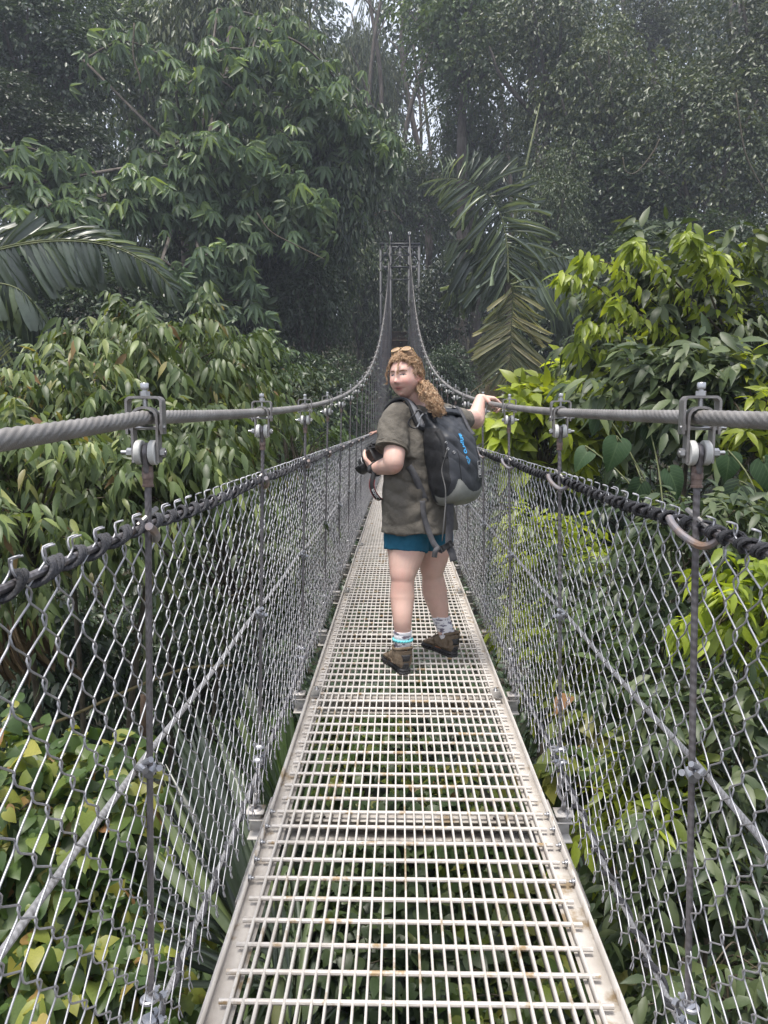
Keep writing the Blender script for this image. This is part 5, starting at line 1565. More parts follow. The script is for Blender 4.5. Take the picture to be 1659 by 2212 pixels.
def boot_parts(parent, heel, dirv, lab=None):
    """hiking boot: sole, upper, heel patch, toe cap, laces"""
    d = Vector((dirv[0], dirv[1], 0)).normalized()
    yv = Vector((0, 0, 1)).cross(d)
    M = Matrix((( d.x, yv.x, 0, heel[0]), (d.y, yv.y, 0, heel[1]), (0, 0, 1, heel[2]), (0, 0, 0, 1)))
    org = Matrix.Translation(-Vector(parent.location))
    sole_out = [(x, h) for x, h in ((-.030, .018), (-.016, .032), (.04, .036), (.09, .032), (.14, .034), (.19, .045), (.235, .043), (.262, .030), (.274, .012))]
    poly = [(x, h) for x, h in sole_out] + [(x, -h) for x, h in reversed(sole_out)]
    m = MB()
    m.prism(poly, 0.0, .012); m.prism([(x * 1.0, y * .93) for x, y in poly], .012, .030)
    for i in range(11):                       # tread lugs
        x = .0 + i * .025
        h = float(np.interp(x, [q[0] for q in sole_out], [q[1] for q in sole_out]))
        for s in (-1, 1):
            m.box((x, s * (h + .001), .012), (.014, .006, .02), bevel=.002)
    sole = m.build('sole', M_rubber, parent); sole.matrix_local = org @ M
    m = MB()
    secs = []
    for x, hw, top in ((-.026, .022, .075), (-.014, .034, .10), (.02, .041, .115), (.07, .040, .124), (.115, .038, .104), (.16, .041, .080), (.205, .042, .060), (.24, .036, .050), (.266, .018, .036)):
        a = np.linspace(0, 2 * math.pi, 28, endpoint=False)
        secs.append(np.stack([np.full(28, x), hw * np.sign(np.cos(a)) * np.abs(np.cos(a)) ** .75, .022 + (top - .022) * (.5 + .5 * np.sin(a)) ** .85], 1))
    loft(m, secs, 4)
    loft(m, [ellipse((.030 - .01 * t, 0, .05 + t * .085), (.064 - .002 * t, 0, .0), (0, .055 - .001 * t, 0), 28) for t in (0, .35, .7, 1.0)], 4)
    up = fuse(m, .0045, 2, M_suede, 'upper')
    folds(up, .0022, 30, 3)
    o = link('upper', up, parent); o.matrix_local = org @ M
    bv = BVHTree.FromPolygons([tuple(v.co) for v in up.vertices], [tuple(p.vertices) for p in up.polygons])
    def patch(name, mat, pts2, axis, off=.0025):
        """patch of small faces projected on the upper; pts2: quads of (u,v) grid"""
        V, F = [], []
        nu, nv = len(pts2), len(pts2[0])
        for row in pts2:
            for q in row:
                src, dr = (Vector((-.2, q[0], q[1])), Vector((1, 0, 0))) if axis == 'x' else ((Vector((q[0], .2 * axis, q[1])), Vector((0, -axis, 0))) if axis in (1, -1) else (Vector((q[0], q[1], .4)), Vector((0, 0, -1))))
                h = bv.ray_cast(src, dr)
                p = h[0] - dr * off if h[0] is not None else src + dr * .18
                V.append(tuple(p))
        for i in range(nu - 1):
            for j in range(nv - 1):
                F.append((i * nv + j, i * nv + j + 1, (i + 1) * nv + j + 1, (i + 1) * nv + j))
        me = mesh_from(name, V, F, mat, True)
        ob = link(name, me, o)
        ob.matrix_local = Matrix.Identity(4)
        md = ob.modifiers.new('s', 'SOLIDIFY'); md.thickness = .002
        return ob
    g = lambda z0, z1, w0, w1, n=6: [[(w * t, z) for t in np.linspace(-1, 1, 7)] for z, w in zip(np.linspace(z0, z1, n), np.linspace(w0, w1, n))]
    patch('heel_patch', M_rubber, [[(w * t, z) for t in np.linspace(-1, 1, 7)] for z, w in ((.076, .021), (.09, .019), (.103, .024), (.112, .028))], 'x')
    patch('heel_counter', M_rubber, g(.018, .066, .028, .012), 'x')
    for sd in (1, -1):
        patch('orange_accent', M_orange, [[(x, z) for x in np.linspace(.075, .125, 6)] for z in (.020, .027, .034)], sd, .004)
        patch('side_overlay', M_suede, [[(x, .045 + z + .05 * max(0, .1 - x)) for x in np.linspace(.02, .2, 10)] for z in (0, .008, .016)], sd, .003)
    m = MB()
    for i in range(6):
        x = .085 + i * .018; z = .112 - i * .009
        m.tube(catmull(np.array([(x, -.030, z - .012), (x + .006, 0, z + .012), (x + .014, .030, z - .016)]), 5), .0024, 5)
        m.tube(catmull(np.array([(x, .030, z - .012), (x + .006, 0, z + .0145), (x + .014, -.030, z - .016)]), 5), .0024, 5)
    for s in (-1, 1):
        m.tube(catmull(np.array([(.075, 0, .128), (.09, s * .03, .135), (.11, s * .05, .10), (.10, s * .055, .05), (.13, s * .06, .02)]), 6), .0022, 5)
    lc = m.build('laces', M_lace, o, True); lc.matrix_local = Matrix.Identity(4)
    # padded collar
    a = np.linspace(0, 2 * math.pi, 24)
    m = MB().tube(np.stack([.02 + .057 * np.cos(a), .0495 * np.sin(a), .136 + .008 * np.cos(a) ** 2 - .004 * np.cos(a)], 1), .0085, 8, cap=False)
    cl = m.build('collar', M_suede, o, True); cl.matrix_local = Matrix.Identity(4)
    m = MB(); loft(m, [ellipse((.078 + .02 * t, 0, .105 + .055 * t), (.004, 0, .002), (0, .026, 0), 12) for t in (0, .5, 1)], 3)
    tg_ = m.build('tongue', M_rubber, o, True); tg_.matrix_local = Matrix.Identity(4)
    m = MB(); m.box((-.030, 0, .128), (.004, .012, .036), bevel=.001)
    pl2 = m.build('pull_loop', M_orange, o); pl2.matrix_local = Matrix.Identity(4)
    return o

def lmat(parent):
    return Matrix.Translation(-Vector(parent.location))

def figure(root, J, skin=(.62, .415, .345), flush=(.64, .31, .26), head=None, voxel=.0042):
    """one continuous body from joints J; returns the mesh object"""
    m = MB()
    for key in ('leg_l', 'leg_r'):
        limb(m, J[key][0], J[key][1], 7, 24)
    limb(m, J['foot_l'], [.030, .030, .026, .018], 4, 14); limb(m, J['foot_r'], [.030, .030, .026, .018], 4, 14)
    loft(m, J['torso'], 5)
    for key in ('arm_l', 'arm_r'):
        limb(m, J[key][0], J[key][1], 7, 20)
    limb(m, J['neck'][0], J['neck'][1], 6, 20)
    for h in J['hands']:
        make_hand(m, **h)
    Hm = np.array(head)
    Rg = head_rings() @ Hm[:3, :3].T + Hm[:3, 3]
    m.rings(Rg)
    # ears
    for s in (1, -1):
        e = []
        for t in np.linspace(0, 1, 6):
            pass
        Mx = Hm[:3, :3]
        cen = np.array([s * .077, -.008, -.004])
        rg = []
        for t, sc in ((-.006, .6), (0, 1.0), (.006, .95), (.010, .5)):
            a = np.linspace(0, 2 * math.pi, 20, endpoint=False)
            rr = np.stack([np.full(20, s * t) + s * .006 * np.cos(a) * -1, .017 * sc * np.cos(a) - .003, .031 * sc * np.sin(a)], 1) + cen
            rg.append(rr @ Mx.T + Hm[:3, 3])
        m.rings(np.array(rg))
    me = fuse(m, voxel, 2, M_skin, 'body')
    v = get_co(me)
    hl = (v - Hm[:3, 3]) @ Hm[:3, :3]                       # head space
    base = np.tile(np.array(skin), (len(v), 1)); fl = np.array(flush)
    g = lambda cx, cz, sx, sz: np.exp(-((hl[:, 0] - cx) / sx) ** 2 - ((hl[:, 2] - cz) / sz) ** 2) * ((hl[:, 1] > .02) & (np.abs(hl[:, 2]) < .14))
    mixw = .75 * (g(.043, -.028, .028, .022) + g(-.043, -.028, .028, .022)) + .8 * g(0, -.030, .014, .016) + .35 * g(0, .07, .05, .03) + .4 * g(0, -.1, .03, .02)
    isear = (np.abs(hl[:, 0]) > .078) & (np.abs(hl[:, 2]) < .05)
    mixw = np.clip(mixw + .8 * isear, 0, 1)
    for p, r0, w in J.get('flush', []):
        mixw = np.maximum(mixw, w * np.exp(-(np.linalg.norm(v - np.array(p), axis=1) / r0) ** 2))
    mixw = mixw[:, None]
    cc = base * (1 - mixw) + fl * mixw
    zs = 3.5 * hl[:, 0] ** 2
    lip = np.clip(1.3 * (g(0, -.0595 + zs, .023, .0042) + g(0, -.071 + zs, .019, .0048)), 0, 1)[:, None]
    cc = cc * (1 - lip) + np.array((.46, .17, .155)) * lip
    ms = np.clip(1.4 * g(0, -.0650 + zs, .029, .0021), 0, 1)[:, None]
    cc = cc * (1 - ms) + np.array((.13, .045, .04)) * ms
    a = me.attributes.new('tint', 'FLOAT_COLOR', 'POINT')
    a.data.foreach_set('color', np.concatenate([cc, np.ones((len(v), 1))], 1).astype(np.float32).ravel())
    o = link('body', me, root); o.matrix_local = lmat(root)
    return o

def head_matrix(c, yaw_dir, tilt=0.0, roll=0.0):
    """columns: her left, face, up"""
    f = nrm(np.array([yaw_dir[0], yaw_dir[1], math.sin(tilt)]))
    x = -nrm(np.cross(f, UP)); z = nrm(UP - f * f[2])
    cr, sr = math.cos(roll), math.sin(roll)
    x2, z2 = x * cr + z * sr, z * cr - x * sr
    M = np.eye(4); M[:3, 0], M[:3, 1], M[:3, 2], M[:3, 3] = x2, f, z2, c
    return M

# ---------------------------------------------------------------- the woman
YC = 4.25
rootp = onz(905, 1440)
wom = thing('person', 'person in olive shirt and teal shorts looking back over the shoulder, hand on the cable', 'person', (float(rootp[0]), 4.25, 0))
fw = nrm(np.array([-.57, .82, 0])); lf = np.array([-fw[1], fw[0], 0])       # facing and her left
hl_ = onz(874, 1455); hr_ = onz(979, 1418)
dl, dr = nrm(np.array([-.36, .93, 0])), nrm(np.array([-.56, .83, 0]))
hl_ = hl_ + dl * .012; hr_ = hr_ + dr * .012
al = hl_ + dl * .022 + UP * .09; ar = hr_ + dr * .022 + UP * .09
YLk, YRk = al[1], ar[1]
JW = {}
JW['leg_l'] = ([at(880, 1105, 4.24), at(878, 1150, 4.22), at(877, 1192, 4.20), at(871, 1234, 4.155), at(870, 1256, 4.145), at(869, 1290, 4.14), at(869, 1335, YLk - .01), at(870, 1368, YLk), al - UP * .02],
               [.104, .108, .105, .076, .063, .068, .053, .045, .040])
JW['leg_r'] = ([at(932, 1105, 4.37), at(935, 1150, 4.38), at(937, 1192, 4.39), at(934, 1226, 4.39), at(935, 1243, 4.40), at(939, 1278, 4.425), at(948, 1315, YRk), at(953, 1338, YRk), ar - UP * .02],
               [.098, .098, .093, .073, .062, .073, .058, .046, .040])
JW['foot_l'] = [hl_ + dl * .045 + UP * .06, hl_ + dl * .08 + UP * .06, hl_ + dl * .15 + UP * .05, hl_ + dl * .22 + UP * .04]
JW['foot_r'] = [hr_ + dr * .045 + UP * .06, hr_ + dr * .08 + UP * .06, hr_ + dr * .15 + UP * .05, hr_ + dr * .22 + UP * .04]
tc_ = [(906, 1115, .145, .12), (903, 1060, .14, .11), (903, 985, .14, .105), (905, 930, .14, .09), (905, 905, .12, .07), (904, 886, .07, .055)]
JW['torso'] = [ellipse(at(x, y, YC), lf * a, fw * b, 36, 2.2) for x, y, a, b in tc_]
sh_l, el_l, wr_l = at(860, 905, 4.14), at(849, 1003, 4.02), at(807, 1014, 4.21)
sh_r, el_r, wr_r = np.array([.275, 4.37, 1.395]), np.array([.412, 4.56, 1.378]), np.array([.444, 4.635, 1.508])
JW['arm_l'] = ([sh_l, (sh_l + el_l) / 2 + (0, -.01, 0), el_l + (.004, 0, .03), el_l, el_l * .72 + wr_l * .28, el_l * .35 + wr_l * .65, wr_l], [.058, .058, .056, .052, .050, .040, .030])
JW['arm_r'] = ([sh_r, (sh_r + el_r) / 2, el_r + (-.02, -.02, .01), el_r, el_r * .7 + wr_r * .3, el_r * .3 + wr_r * .7, wr_r], [.056, .055, .053, .051, .049, .038, .029])
hc = at(876, 813, 4.19)
HM = head_matrix(hc, (-.47, -.88), tilt=R(-2), roll=R(3))
JW['neck'] = ([at(904, 892, 4.25), at(899, 868, 4.24), at(889, 845, 4.215), hc + np.array([.012, .03, -.02])], [.075, .060, .056, .055])
cabp = lambda y: np.array([CABX, y, float(cab_z(y))])
JW['hands'] = [dict(wrist=wr_l, d=nrm(at(791, 996, 4.30) - wr_l), n_=np.array([-.35, -.55, -.55]), curl=(.55, .7, .5), thumb_side=-1, thumb=(.8, -.15)),
               dict(wrist=wr_r + (0, .0, .005), d=np.array([.92, .22, -.06]), n_=np.array([.06, .0, 1.0]), curl=(.65, .85, .7), spread=.05, thumb_side=-1, thumb=(.6, .8))]
JW['flush'] = [(tuple(el_l + (.02, -.03, -.02)), .035, .6), (tuple(at(868, 1262, 4.06)), .05, .25), (tuple(el_r), .05, .3)]
body = figure(wom, JW, head=HM)
body['label'] = 'fair skinned body and face'

# face details
hv_ = (get_co(body.data) - HM[:3, 3]) @ HM[:3, :3]
bvh = BVHTree.FromPolygons([tuple(v) for v in hv_], [tuple(p.vertices) for p in body.data.polygons])
WM = lmat(wom) @ Matrix(HM.tolist())
def facepatch(name, mat, outline, off, parent):
    V = []
    cx, cz = np.mean(outline, axis=0)
    rings_ = []
    for s in (1.0, .55, .0001):
        for x, z in outline:
            X, Z = cx + (x - cx) * s, cz + (z - cz) * s
            V.append((X, face_y(bvh, X, Z) + off, Z))
    n = len(outline); F = []
    for r_ in range(2):
        for i in range(n):
            F.append((r_ * n + i, r_ * n + (i + 1) % n, (r_ + 1) * n + (i + 1) % n, (r_ + 1) * n + i))
    o = link(name, mesh_from(name, V, F, mat, True), parent)
    o.matrix_local = WM
    return o
for s in (1, -1):
    cx, cz = s * .031, .006
    t = np.linspace(0, 2 * math.pi, 20, endpoint=False)
    eye = [(cx + .0150 * math.cos(a), cz + (.0048 if math.sin(a) > 0 else .0036) * math.sin(a) + .0008 * s * math.cos(a)) for a in t]
    facepatch('eye', M_eyew, eye, .0008, wom)
    facepatch('iris', M_iris, [(cx + s * .002 + .0054 * math.cos(a), cz + .0005 + .0048 * math.sin(a)) for a in t], .0014, wom)
    lid = [(cx + x, cz + .0062 - 22 * (x) ** 2) for x in np.linspace(-.0165, .0165, 8)] + [(cx + x, cz + .0022 - 16 * x ** 2) for x in np.linspace(.0155, -.0155, 8)]
    facepatch('eyelash', M_lash, lid, .0018, wom)
    br = [(cx + x, cz + .0245 - 12 * (x - s * .002) ** 2) for x in np.linspace(-.019, .019, 8)] + [(cx + x, cz + .0195 - 12 * (x - s * .002) ** 2) for x in np.linspace(.019, -.019, 8)]
    facepatch('eyebrow', M_brow, br, .0012, wom)

# hair: cap, swept strands, curls and a curly pony tail
rh = np.random.default_rng(21)
def hp(x, y, z): return np.array([x, y, z])
def scalp(th, ph, lift=1.0):
    """th: 0 front .. pi back over the top; ph: side angle"""
    x = math.sin(ph) * .0765; c = math.cos(ph)
    return np.array([x, math.cos(th) * c * .098, math.sin(th) * c * .118]) * lift
m = MB()
rg = []
Hr = head_rings()
for ring in Hr:
    q = ring.copy()
    rad = np.linalg.norm(q, axis=1, keepdims=True)
    q = q * (1 + .010 / rad)
    rg.append(q)
HV = np.array(rg)
k = HV.shape[1]
hn = lambda p: .013 + .008 * math.sin(p[0] * 160) + .005 * math.sin(p[0] * 410 + 1)
keep = lambda p: (p[2] > .066 + hn(p) and p[1] > .0 and p[2] > .056 + .35 * abs(p[0]) + hn(p)) or (p[1] <= .022 and p[2] > -.055 + (.06 if p[1] > -.02 else 0)) or (p[2] > .090)
F = []
for i in range(len(HV) - 1):
    for j in range(k):
        j2 = (j + 1) % k
        if all(keep(HV[a][b]) for a, b in ((i, j), (i, j2), (i + 1, j2), (i + 1, j))):
            F.append((i * k + j, i * k + j2, (i + 1) * k + j2, (i + 1) * k + j))
cap = link('hair', mesh_from('hair', HV.reshape(-1, 3), F, M_hairdk, True), wom); cap.matrix_local = WM
md = cap.modifiers.new('s', 'SOLIDIFY'); md.thickness = .004; md.offset = -1
tail0 = np.array([.012, -.100, -.030])          # pony tail root, head space
m = MB()
for i in range(1500):
    # start along the hairline, run back over the skull to the pony tail root
    u = rh.uniform(-1, 1)
    th = rh.uniform(.62, 1.5)
    ph = u * 1.35
    p0 = scalp(th * (1 - .25 * abs(u)) + .25 * abs(u), ph, 1.05)
    if abs(u) > .75: p0 = np.array([math.copysign(.075, u), rh.uniform(-.02, .022), rh.uniform(.0, .06)])
    tgt = tail0 + rh.normal(0, .012, 3)
    n = 14
    pts = []
    amp = rh.uniform(.002, .007); fr = rh.uniform(3, 7); ph0 = rh.uniform(0, 6.28)
    lift = 1.135 + abs(rh.normal(0, .045))
    for j in range(n):
        t = j / (n - 1)
        q = p0 * (1 - t) + tgt * t
        rad = np.linalg.norm(q / np.array([.0765, .099, .118]))
        q = q / rad * (lift * min(1, .93 + t * .4) if t < .9 else 1.06)
        w = amp * (.4 + t)
        pts.append(q + w * np.array([math.sin(fr * 2 * t * math.pi + ph0), .5 * math.cos(fr * 2 * t * math.pi + ph0), math.cos(fr * 2 * t * math.pi * .9 + ph0)]))
    m.tube(pts, np.linspace(.0013, .0009, n), 3)
st = link('hair_strands', m.mesh('hair_strands', M_hair, True), cap); st.matrix_local = Matrix.Identity(4); tag(st, kind='stuff')
# frizz: short flyaway curls
m = MB()
for i in range(260):
    d = nrm(rh.normal(0, 1, 3) + np.array([0, -.1, .75]))
    p = d * np.array([.0765, .099, .118]) * 1.12
    if p[2] < .0 or (p[1] > .05 and p[2] < .072): continue
    ax = nrm(np.cross(d, rh.normal(0, 1, 3))); bx = np.cross(d, ax); n = 12; r0 = rh.uniform(.004, .010); L = rh.uniform(.010, .026); tw = rh.uniform(.8, 2.2)
    side = nrm(ax * .8 + d * .35)
    pts = [p + side * L * t + (d * math.sin(tw * 6.28 * t) + bx * (1 - math.cos(tw * 6.28 * t))) * r0 for t in np.linspace(0, 1, n)]
    m.tube(pts, np.linspace(.0013, .0007, n), 3)
for pts in ([(.020, .094, .078), (.012, .106, .052), (.016, .110, .030), (.006, .114, .016), (.012, .113, .010), (.018, .112, .018)],       # loose lock on the forehead
            [(-.052, .070, .075), (-.075, .060, .045), (-.088, .058, .015), (-.080, .060, -.015), (-.086, .060, -.035), (-.094, .062, -.030)],
            [(-.060, .055, .070), (-.082, .050, .050), (-.080, .055, .02), (-.090, .05, .0)],
            [(.060, .052, .070), (.078, .040, .040), (.072, .048, .015), (.080, .040, .0)], [(.066, .040, .06), (.085, .030, .03), (.080, .036, .005), (.088, .028, -.02)],
            [(.078, .005, .03), (.098, .0, .01), (.102, -.015, -.03), (.088, -.02, -.045)], [(.05, .07, .085), (.062, .066, .06), (.055, .074, .045)], [(-.03, .088, .085), (-.045, .09, .06), (-.05, .088, .04)]):
    for q in range(9):
        P = catmull(np.array(pts) + rh.normal(0, .003, (len(pts), 3)), 7)
        m.tube(P, np.linspace(.0010, .0006, len(P)), 3)
cu = link('loose_curls', m.mesh('loose_curls', M_hair, True), cap); cu.matrix_local = Matrix.Identity(4); tag(cu, kind='stuff')
# pony tail in world space: from the nape over the shoulder blade towards the backpack
HW = Matrix(HM.tolist())
rootT = np.array(HW @ Vector(tail0))
path = catmull(np.array([rootT, at(918, 838, 4.14), at(930, 858, 4.07), at(944, 878, 4.04), at(956, 892, 4.05)]), 12)
T_, N_, B_ = frames(path)
m = MB()
for i in range(38):                      # ringlets
    a0 = rh.uniform(0, 6.28); rr = .026 * math.sqrt(rh.random()); tw = rh.uniform(3.5, 6.0) * rh.choice([-1, 1]); cr_ = rh.uniform(.006, .011); ph0 = rh.uniform(0, 6.28)
    e = int(rh.integers(34, len(path) + 1)); s_ = int(rh.integers(0, 8))
    wob = rh.normal(0, .006, 3)
    for q in range(11):
        pts = []
        dq = rh.normal(0, .0045, 3); pq = ph0 + rh.normal(0, .9); cq = cr_ * rh.uniform(.75, 1.25)
        for j in range(s_, e):
            t = j / (len(path) - 1)
            w = rr * (.35 + 1.0 * math.sin(math.pi * min(.85, t + .08)))
            a = a0 + 1.2 * t
            c = path[j] + (N_[j] * math.cos(a) + B_[j] * math.sin(a)) * w + wob * t * 2 + dq
            c = c + (N_[j] * math.cos(tw * 6.28 * t + pq) + B_[j] * math.sin(tw * 6.28 * t + pq)) * cq * min(1, t * 4 + .2)
            pts.append(c)
        pts = catmull(np.array(pts), 2)
        m.tube(pts, np.linspace(.0014, .0008, len(pts)), 3)
pt_ = link('pony_tail', m.mesh('pony_tail', M_hair, True), cap); pt_.matrix_local = WM.inverted() @ lmat(wom); tag(pt_, 'curly pony tail', kind='stuff')

# shirt
m = MB()
tc2 = [(906, 1146, .225, .172, 4.25), (905, 1120, .218, .168, 4.25), (902, 1060, .200, .155, 4.25), (902, 1000, .196, .148, 4.25), (904, 950, .194, .140, 4.25), (905, 915, .180, .122, 4.25), (905, 892, .150, .098, 4.25), (905, 876, .085, .075, 4.245)]
loft(m, [ellipse(at(x, y, Y) , lf * a, fw * b, 48, 2.25) for x, y, a, b, Y in tc2], 5)
opn = at(846, 972, 4.055)
limb(m, [at(872, 898, 4.17), sh_l + (0, 0, .0), (sh_l + opn) / 2 + (-.006, 0, 0), opn], [.080, .084, .086, .088], 6, 24)
limb(m, [at(945, 897, 4.33), sh_r - UP * .01, sh_r * .6 + el_r * .4 - UP * .01], [.074, .074, .068], 6, 24)
shm = fuse(m, .006, 5, M_shirt, 'shirt')
# cut the sleeve openings flat
v = get_co(shm)
axl = nrm(opn - (sh_l + opn) / 2); over = (v - opn) @ axl
near = np.linalg.norm(v - opn, axis=1) < .14
cut = near & (over > 0)
v[cut] -= axl * (over[cut])[:, None] * .96
er = sh_r * .6 + el_r * .4; axr = nrm(el_r - sh_r); over = (v - er) @ axr; cut = (np.linalg.norm(v - er, axis=1) < .14) & (over > 0)
v[cut] -= axr * over[cut][:, None] * .96
shm.vertices.foreach_set('co', v.astype(np.float32).ravel()); shm.update()
folds(shm, .015, 6.5, 2, (1, 1, .6)); folds(shm, .007, 15, 5, (1, 1, .6)); folds(shm, .003, 34, 6)
def diag(me, amp, dirv, freq, cen, rad, seed):
    v = get_co(me); nn = get_no(me)
    w = np.exp(-(np.linalg.norm(v - np.array(cen), axis=1) / rad) ** 2)
    s = v @ nrm(np.array(dirv, float)) * freq + seed + 1.2 * np.sin(v @ np.array([9., 7, 5]))
    v += nn * (amp * w * (np.abs(np.sin(s)) - .5))[:, None]
    me.vertices.foreach_set('co', v.astype(np.float32).ravel()); me.update()
diag(shm, .011, (.4, -.2, .9), 42, at(870, 1050, 4.12), .16, 0); diag(shm, .009, (.7, 0, .7), 52, at(845, 935, 4.07), .09, 1); diag(shm, .010, (-.3, 0, .95), 36, at(900, 1120, 4.1), .14, 2)
shirt = link('shirt', shm, wom); shirt.matrix_local = lmat(wom)
sbv = BVHTree.FromPolygons([tuple(v) for v in get_co(shm)], [tuple(p.vertices) for p in shm.polygons])
# sleeve cuff and hem seams
def ring_on(center, ax, ay, r, mat, name, parent, k=40):
    a = np.linspace(0, 2 * math.pi, k)
    P = np.array(center) + np.cos(a)[:, None] * np.array(ax) + np.sin(a)[:, None] * np.array(ay)
    o = link(name, MB().tube(P, r, 6, cap=False).mesh(name, mat, True), parent); o.matrix_local = Matrix.Identity(4)
    return o
M_seam = surf('shirt_seam', (.115, .10, .08), (.15, .135, .11), rough=.95, scale=40)
u_ = nrm(np.cross(axl, (0, 1, 0))); w_ = np.cross(axl, u_)
ring_on(opn - axl * .003, u_ * .0865, w_ * .0865, .0045, M_seam, 'cuff', shirt)
ring_on(opn - axl * .022, u_ * .0895, w_ * .0895, .0015, M_seam, 'stitching', shirt)

# shorts
m = MB()
loft(m, [ellipse(at(906, 1075, 4.28), lf * .17, fw * .14, 40), ellipse(at(906, 1120, 4.28), lf * .195, fw * .155, 40), ellipse(at(906, 1150, 4.29), lf * .19, fw * .15, 40)], 5)
for P3, r3 in (([at(884, 1125, 4.25), at(879, 1155, 4.23), at(876, 1190, 4.215)], [.125, .128, .122]), ([at(930, 1125, 4.36), at(935, 1150, 4.375), at(938, 1176, 4.39)], [.122, .120, .112])):
    C = catmull(np.array(P3), 6); m.tube(C, np.interp(np.linspace(0, 2, len(C)), [0, 1, 2], r3), 32)
sho = fuse(m, .006, 3, M_shorts, 'shorts')
folds(sho, .006, 11, 9)
so = link('shorts', sho, wom); so.matrix_local = lmat(wom)

# socks, boots, ankle band
for nm, P3, r3 in (('sock', [al + UP * -.02, al * .5 + at(870, 1368, YLk) * .5, at(870, 1368, YLk), at(870, 1362, YLk)], [.043, .046, .050, .0515]), ('sock', [ar + UP * -.02, ar * .5 + at(953, 1336, YRk) * .5, at(953, 1336, YRk), at(953, 1330, YRk)], [.043, .047, .0525, .054])):
    m = MB(); C = catmull(np.array(P3), 7); rr_ = np.interp(np.linspace(0, 3, len(C)), range(4), r3) + .0015 * np.sin(np.arange(len(C)) * 1.7)
    m.tube(C, rr_, 24)
    s_ = link('sock', autosmooth(m.mesh('sock', M_sock), 70), wom); s_.matrix_local = lmat(wom)
pb = at(870, 1381, YLk)
a = np.linspace(0, 2 * math.pi, 90)
P = pb + np.stack([(.052 + .003 * np.cos(a * 22)) * np.cos(a), (.052 + .003 * np.cos(a * 22)) * np.sin(a), .004 * np.sin(a * 22)], 1)
bnd = link('ankle_band', MB().tube(P, .0055, 6, cap=False).mesh('ankle_band', M_teal, True), wom); bnd.matrix_local = lmat(wom)
boot_parts(wom, hl_, dl); boot_parts(wom, hr_, dr)

# ---------------------------------------------------------------- backpack
bd = nrm(np.array([.67, -.74, 0])); rt = nrm(np.array([.74, .67, 0]))
PW_, PD_ = .285, .215
A0 = np.array([.062, 4.10, 0])
zb_, zt_ = .925, 1.405
pk = thing('backpack', 'charcoal roll top dry backpack with blue lettering and pale grey base on her back', 'backpack', (float(A0[0] + .15), float(A0[1] - .02), zb_))
def pk_ring(t, k=56):
    """t 0 bottom .. 1 top"""
    W = PW_ * float(np.interp(t, [0, .06, .2, .5, .75, .9, 1], [.55, .82, .98, 1.02, 1.0, .96, .98]))
    D = PD_ * float(np.interp(t, [0, .06, .2, .5, .75, .9, 1], [.42, .78, 1.0, 1.0, .82, .45, .16]))
    lean = float(np.interp(t, [0, .3, .7, 1], [.045, .02, .0, .0]))
    c = A0 + rt * (PW_ / 2 + lean * .5) + bd * (D / 2 + lean + float(np.interp(t, [.7, 1], [0, .025])))
    z = zb_ + (zt_ - zb_) * t
    r_ = ellipse((c[0], c[1], z), rt * W / 2, bd * D / 2, k, 3.6)
    return r_
m = MB()
loft(m, [pk_ring(t) for t in (0, .03, .08, .16, .28, .4, .52, .64, .74, .82, .9, .96, 1.0)], 5)
pm_ = tmp_eval(m.mesh('tmp'), [('REMESH', dict(mode='VOXEL', voxel_size=.0036))])
relax(pm_, 3)
folds(pm_, .006, 9, 12, (1, 1, 1.0)); folds(pm_, .008, 16, 14, (1, 1, .9), lambda v: np.clip((v[:, 2] - 1.20) / .2, 0, 1))
diag(pm_, .010, (.5, .3, .8), 46, A0 + rt * .12 + bd * .17 + UP * 1.25, .12, 0)
pv_ = get_co(pm_)
pf = [tuple(p.vertices) for p in pm_.polygons]
loc = pv_ - A0
uu = loc @ rt / PW_; ww = loc @ bd / PD_; tt = (pv_[:, 2] - zb_) / (zt_ - zb_)
def split(name, mask, mat):
    idx = -np.ones(len(pv_), int); fs = []
    for f, mk in zip(pf, mask):
        if mk: fs.append(f)
    used = sorted({i for f in fs for i in f}); idx[used] = np.arange(len(used))
    me = mesh_from(name, pv_[used], [tuple(idx[i] for i in f) for f in fs], mat, True)
    o = link(name, me, pk); o.matrix_local = lmat(pk)
    return o
fc = np.array([[uu[list(f)].mean(), ww[list(f)].mean(), tt[list(f)].mean()] for f in pf])
curve = np.interp(fc[:, 0], [.0, .2, .28, .36, .5, .64, .8, .92, 1.0], [.30, .31, .315, .27, .195, .165, .175, .215, .26])
is_base = (fc[:, 2] < np.where(fc[:, 1] > .45, curve, .03)) & (fc[:, 0] > .04 + .62 * np.clip(fc[:, 2], 0, 1))
is_side = (~is_base) & (fc[:, 0] < .10) & (fc[:, 2] < .86)
split('base_panel', is_base, M_packgry); split('side_panel', is_side, M_packblk); mainp = split('main_panel', ~(is_base | is_side), M_pack)
pbv = BVHTree.FromPolygons([tuple(v) for v in pv_], pf)
def on_pack(u, t, side='front', off=.003):
    """a point on the pack: u across (0..1), t up"""
    z = zb_ + (zt_ - zb_) * t
    if side == 'front':
        src = A0 + rt * PW_ * u + bd * .6 + UP * z; dr_ = -bd
    else:
        src = A0 + bd * PD_ * u - rt * .5 + UP * z; dr_ = rt
    h = pbv.ray_cast(Vector(src), Vector(dr_))
    if h[0] is None: return src - 0 * dr_ + dr_ * (.4 if side == 'front' else .5)
    return np.array(h[0]) - dr_ * off
lp = lambda o: setattr(o, 'matrix_local', lmat(pk)) or o
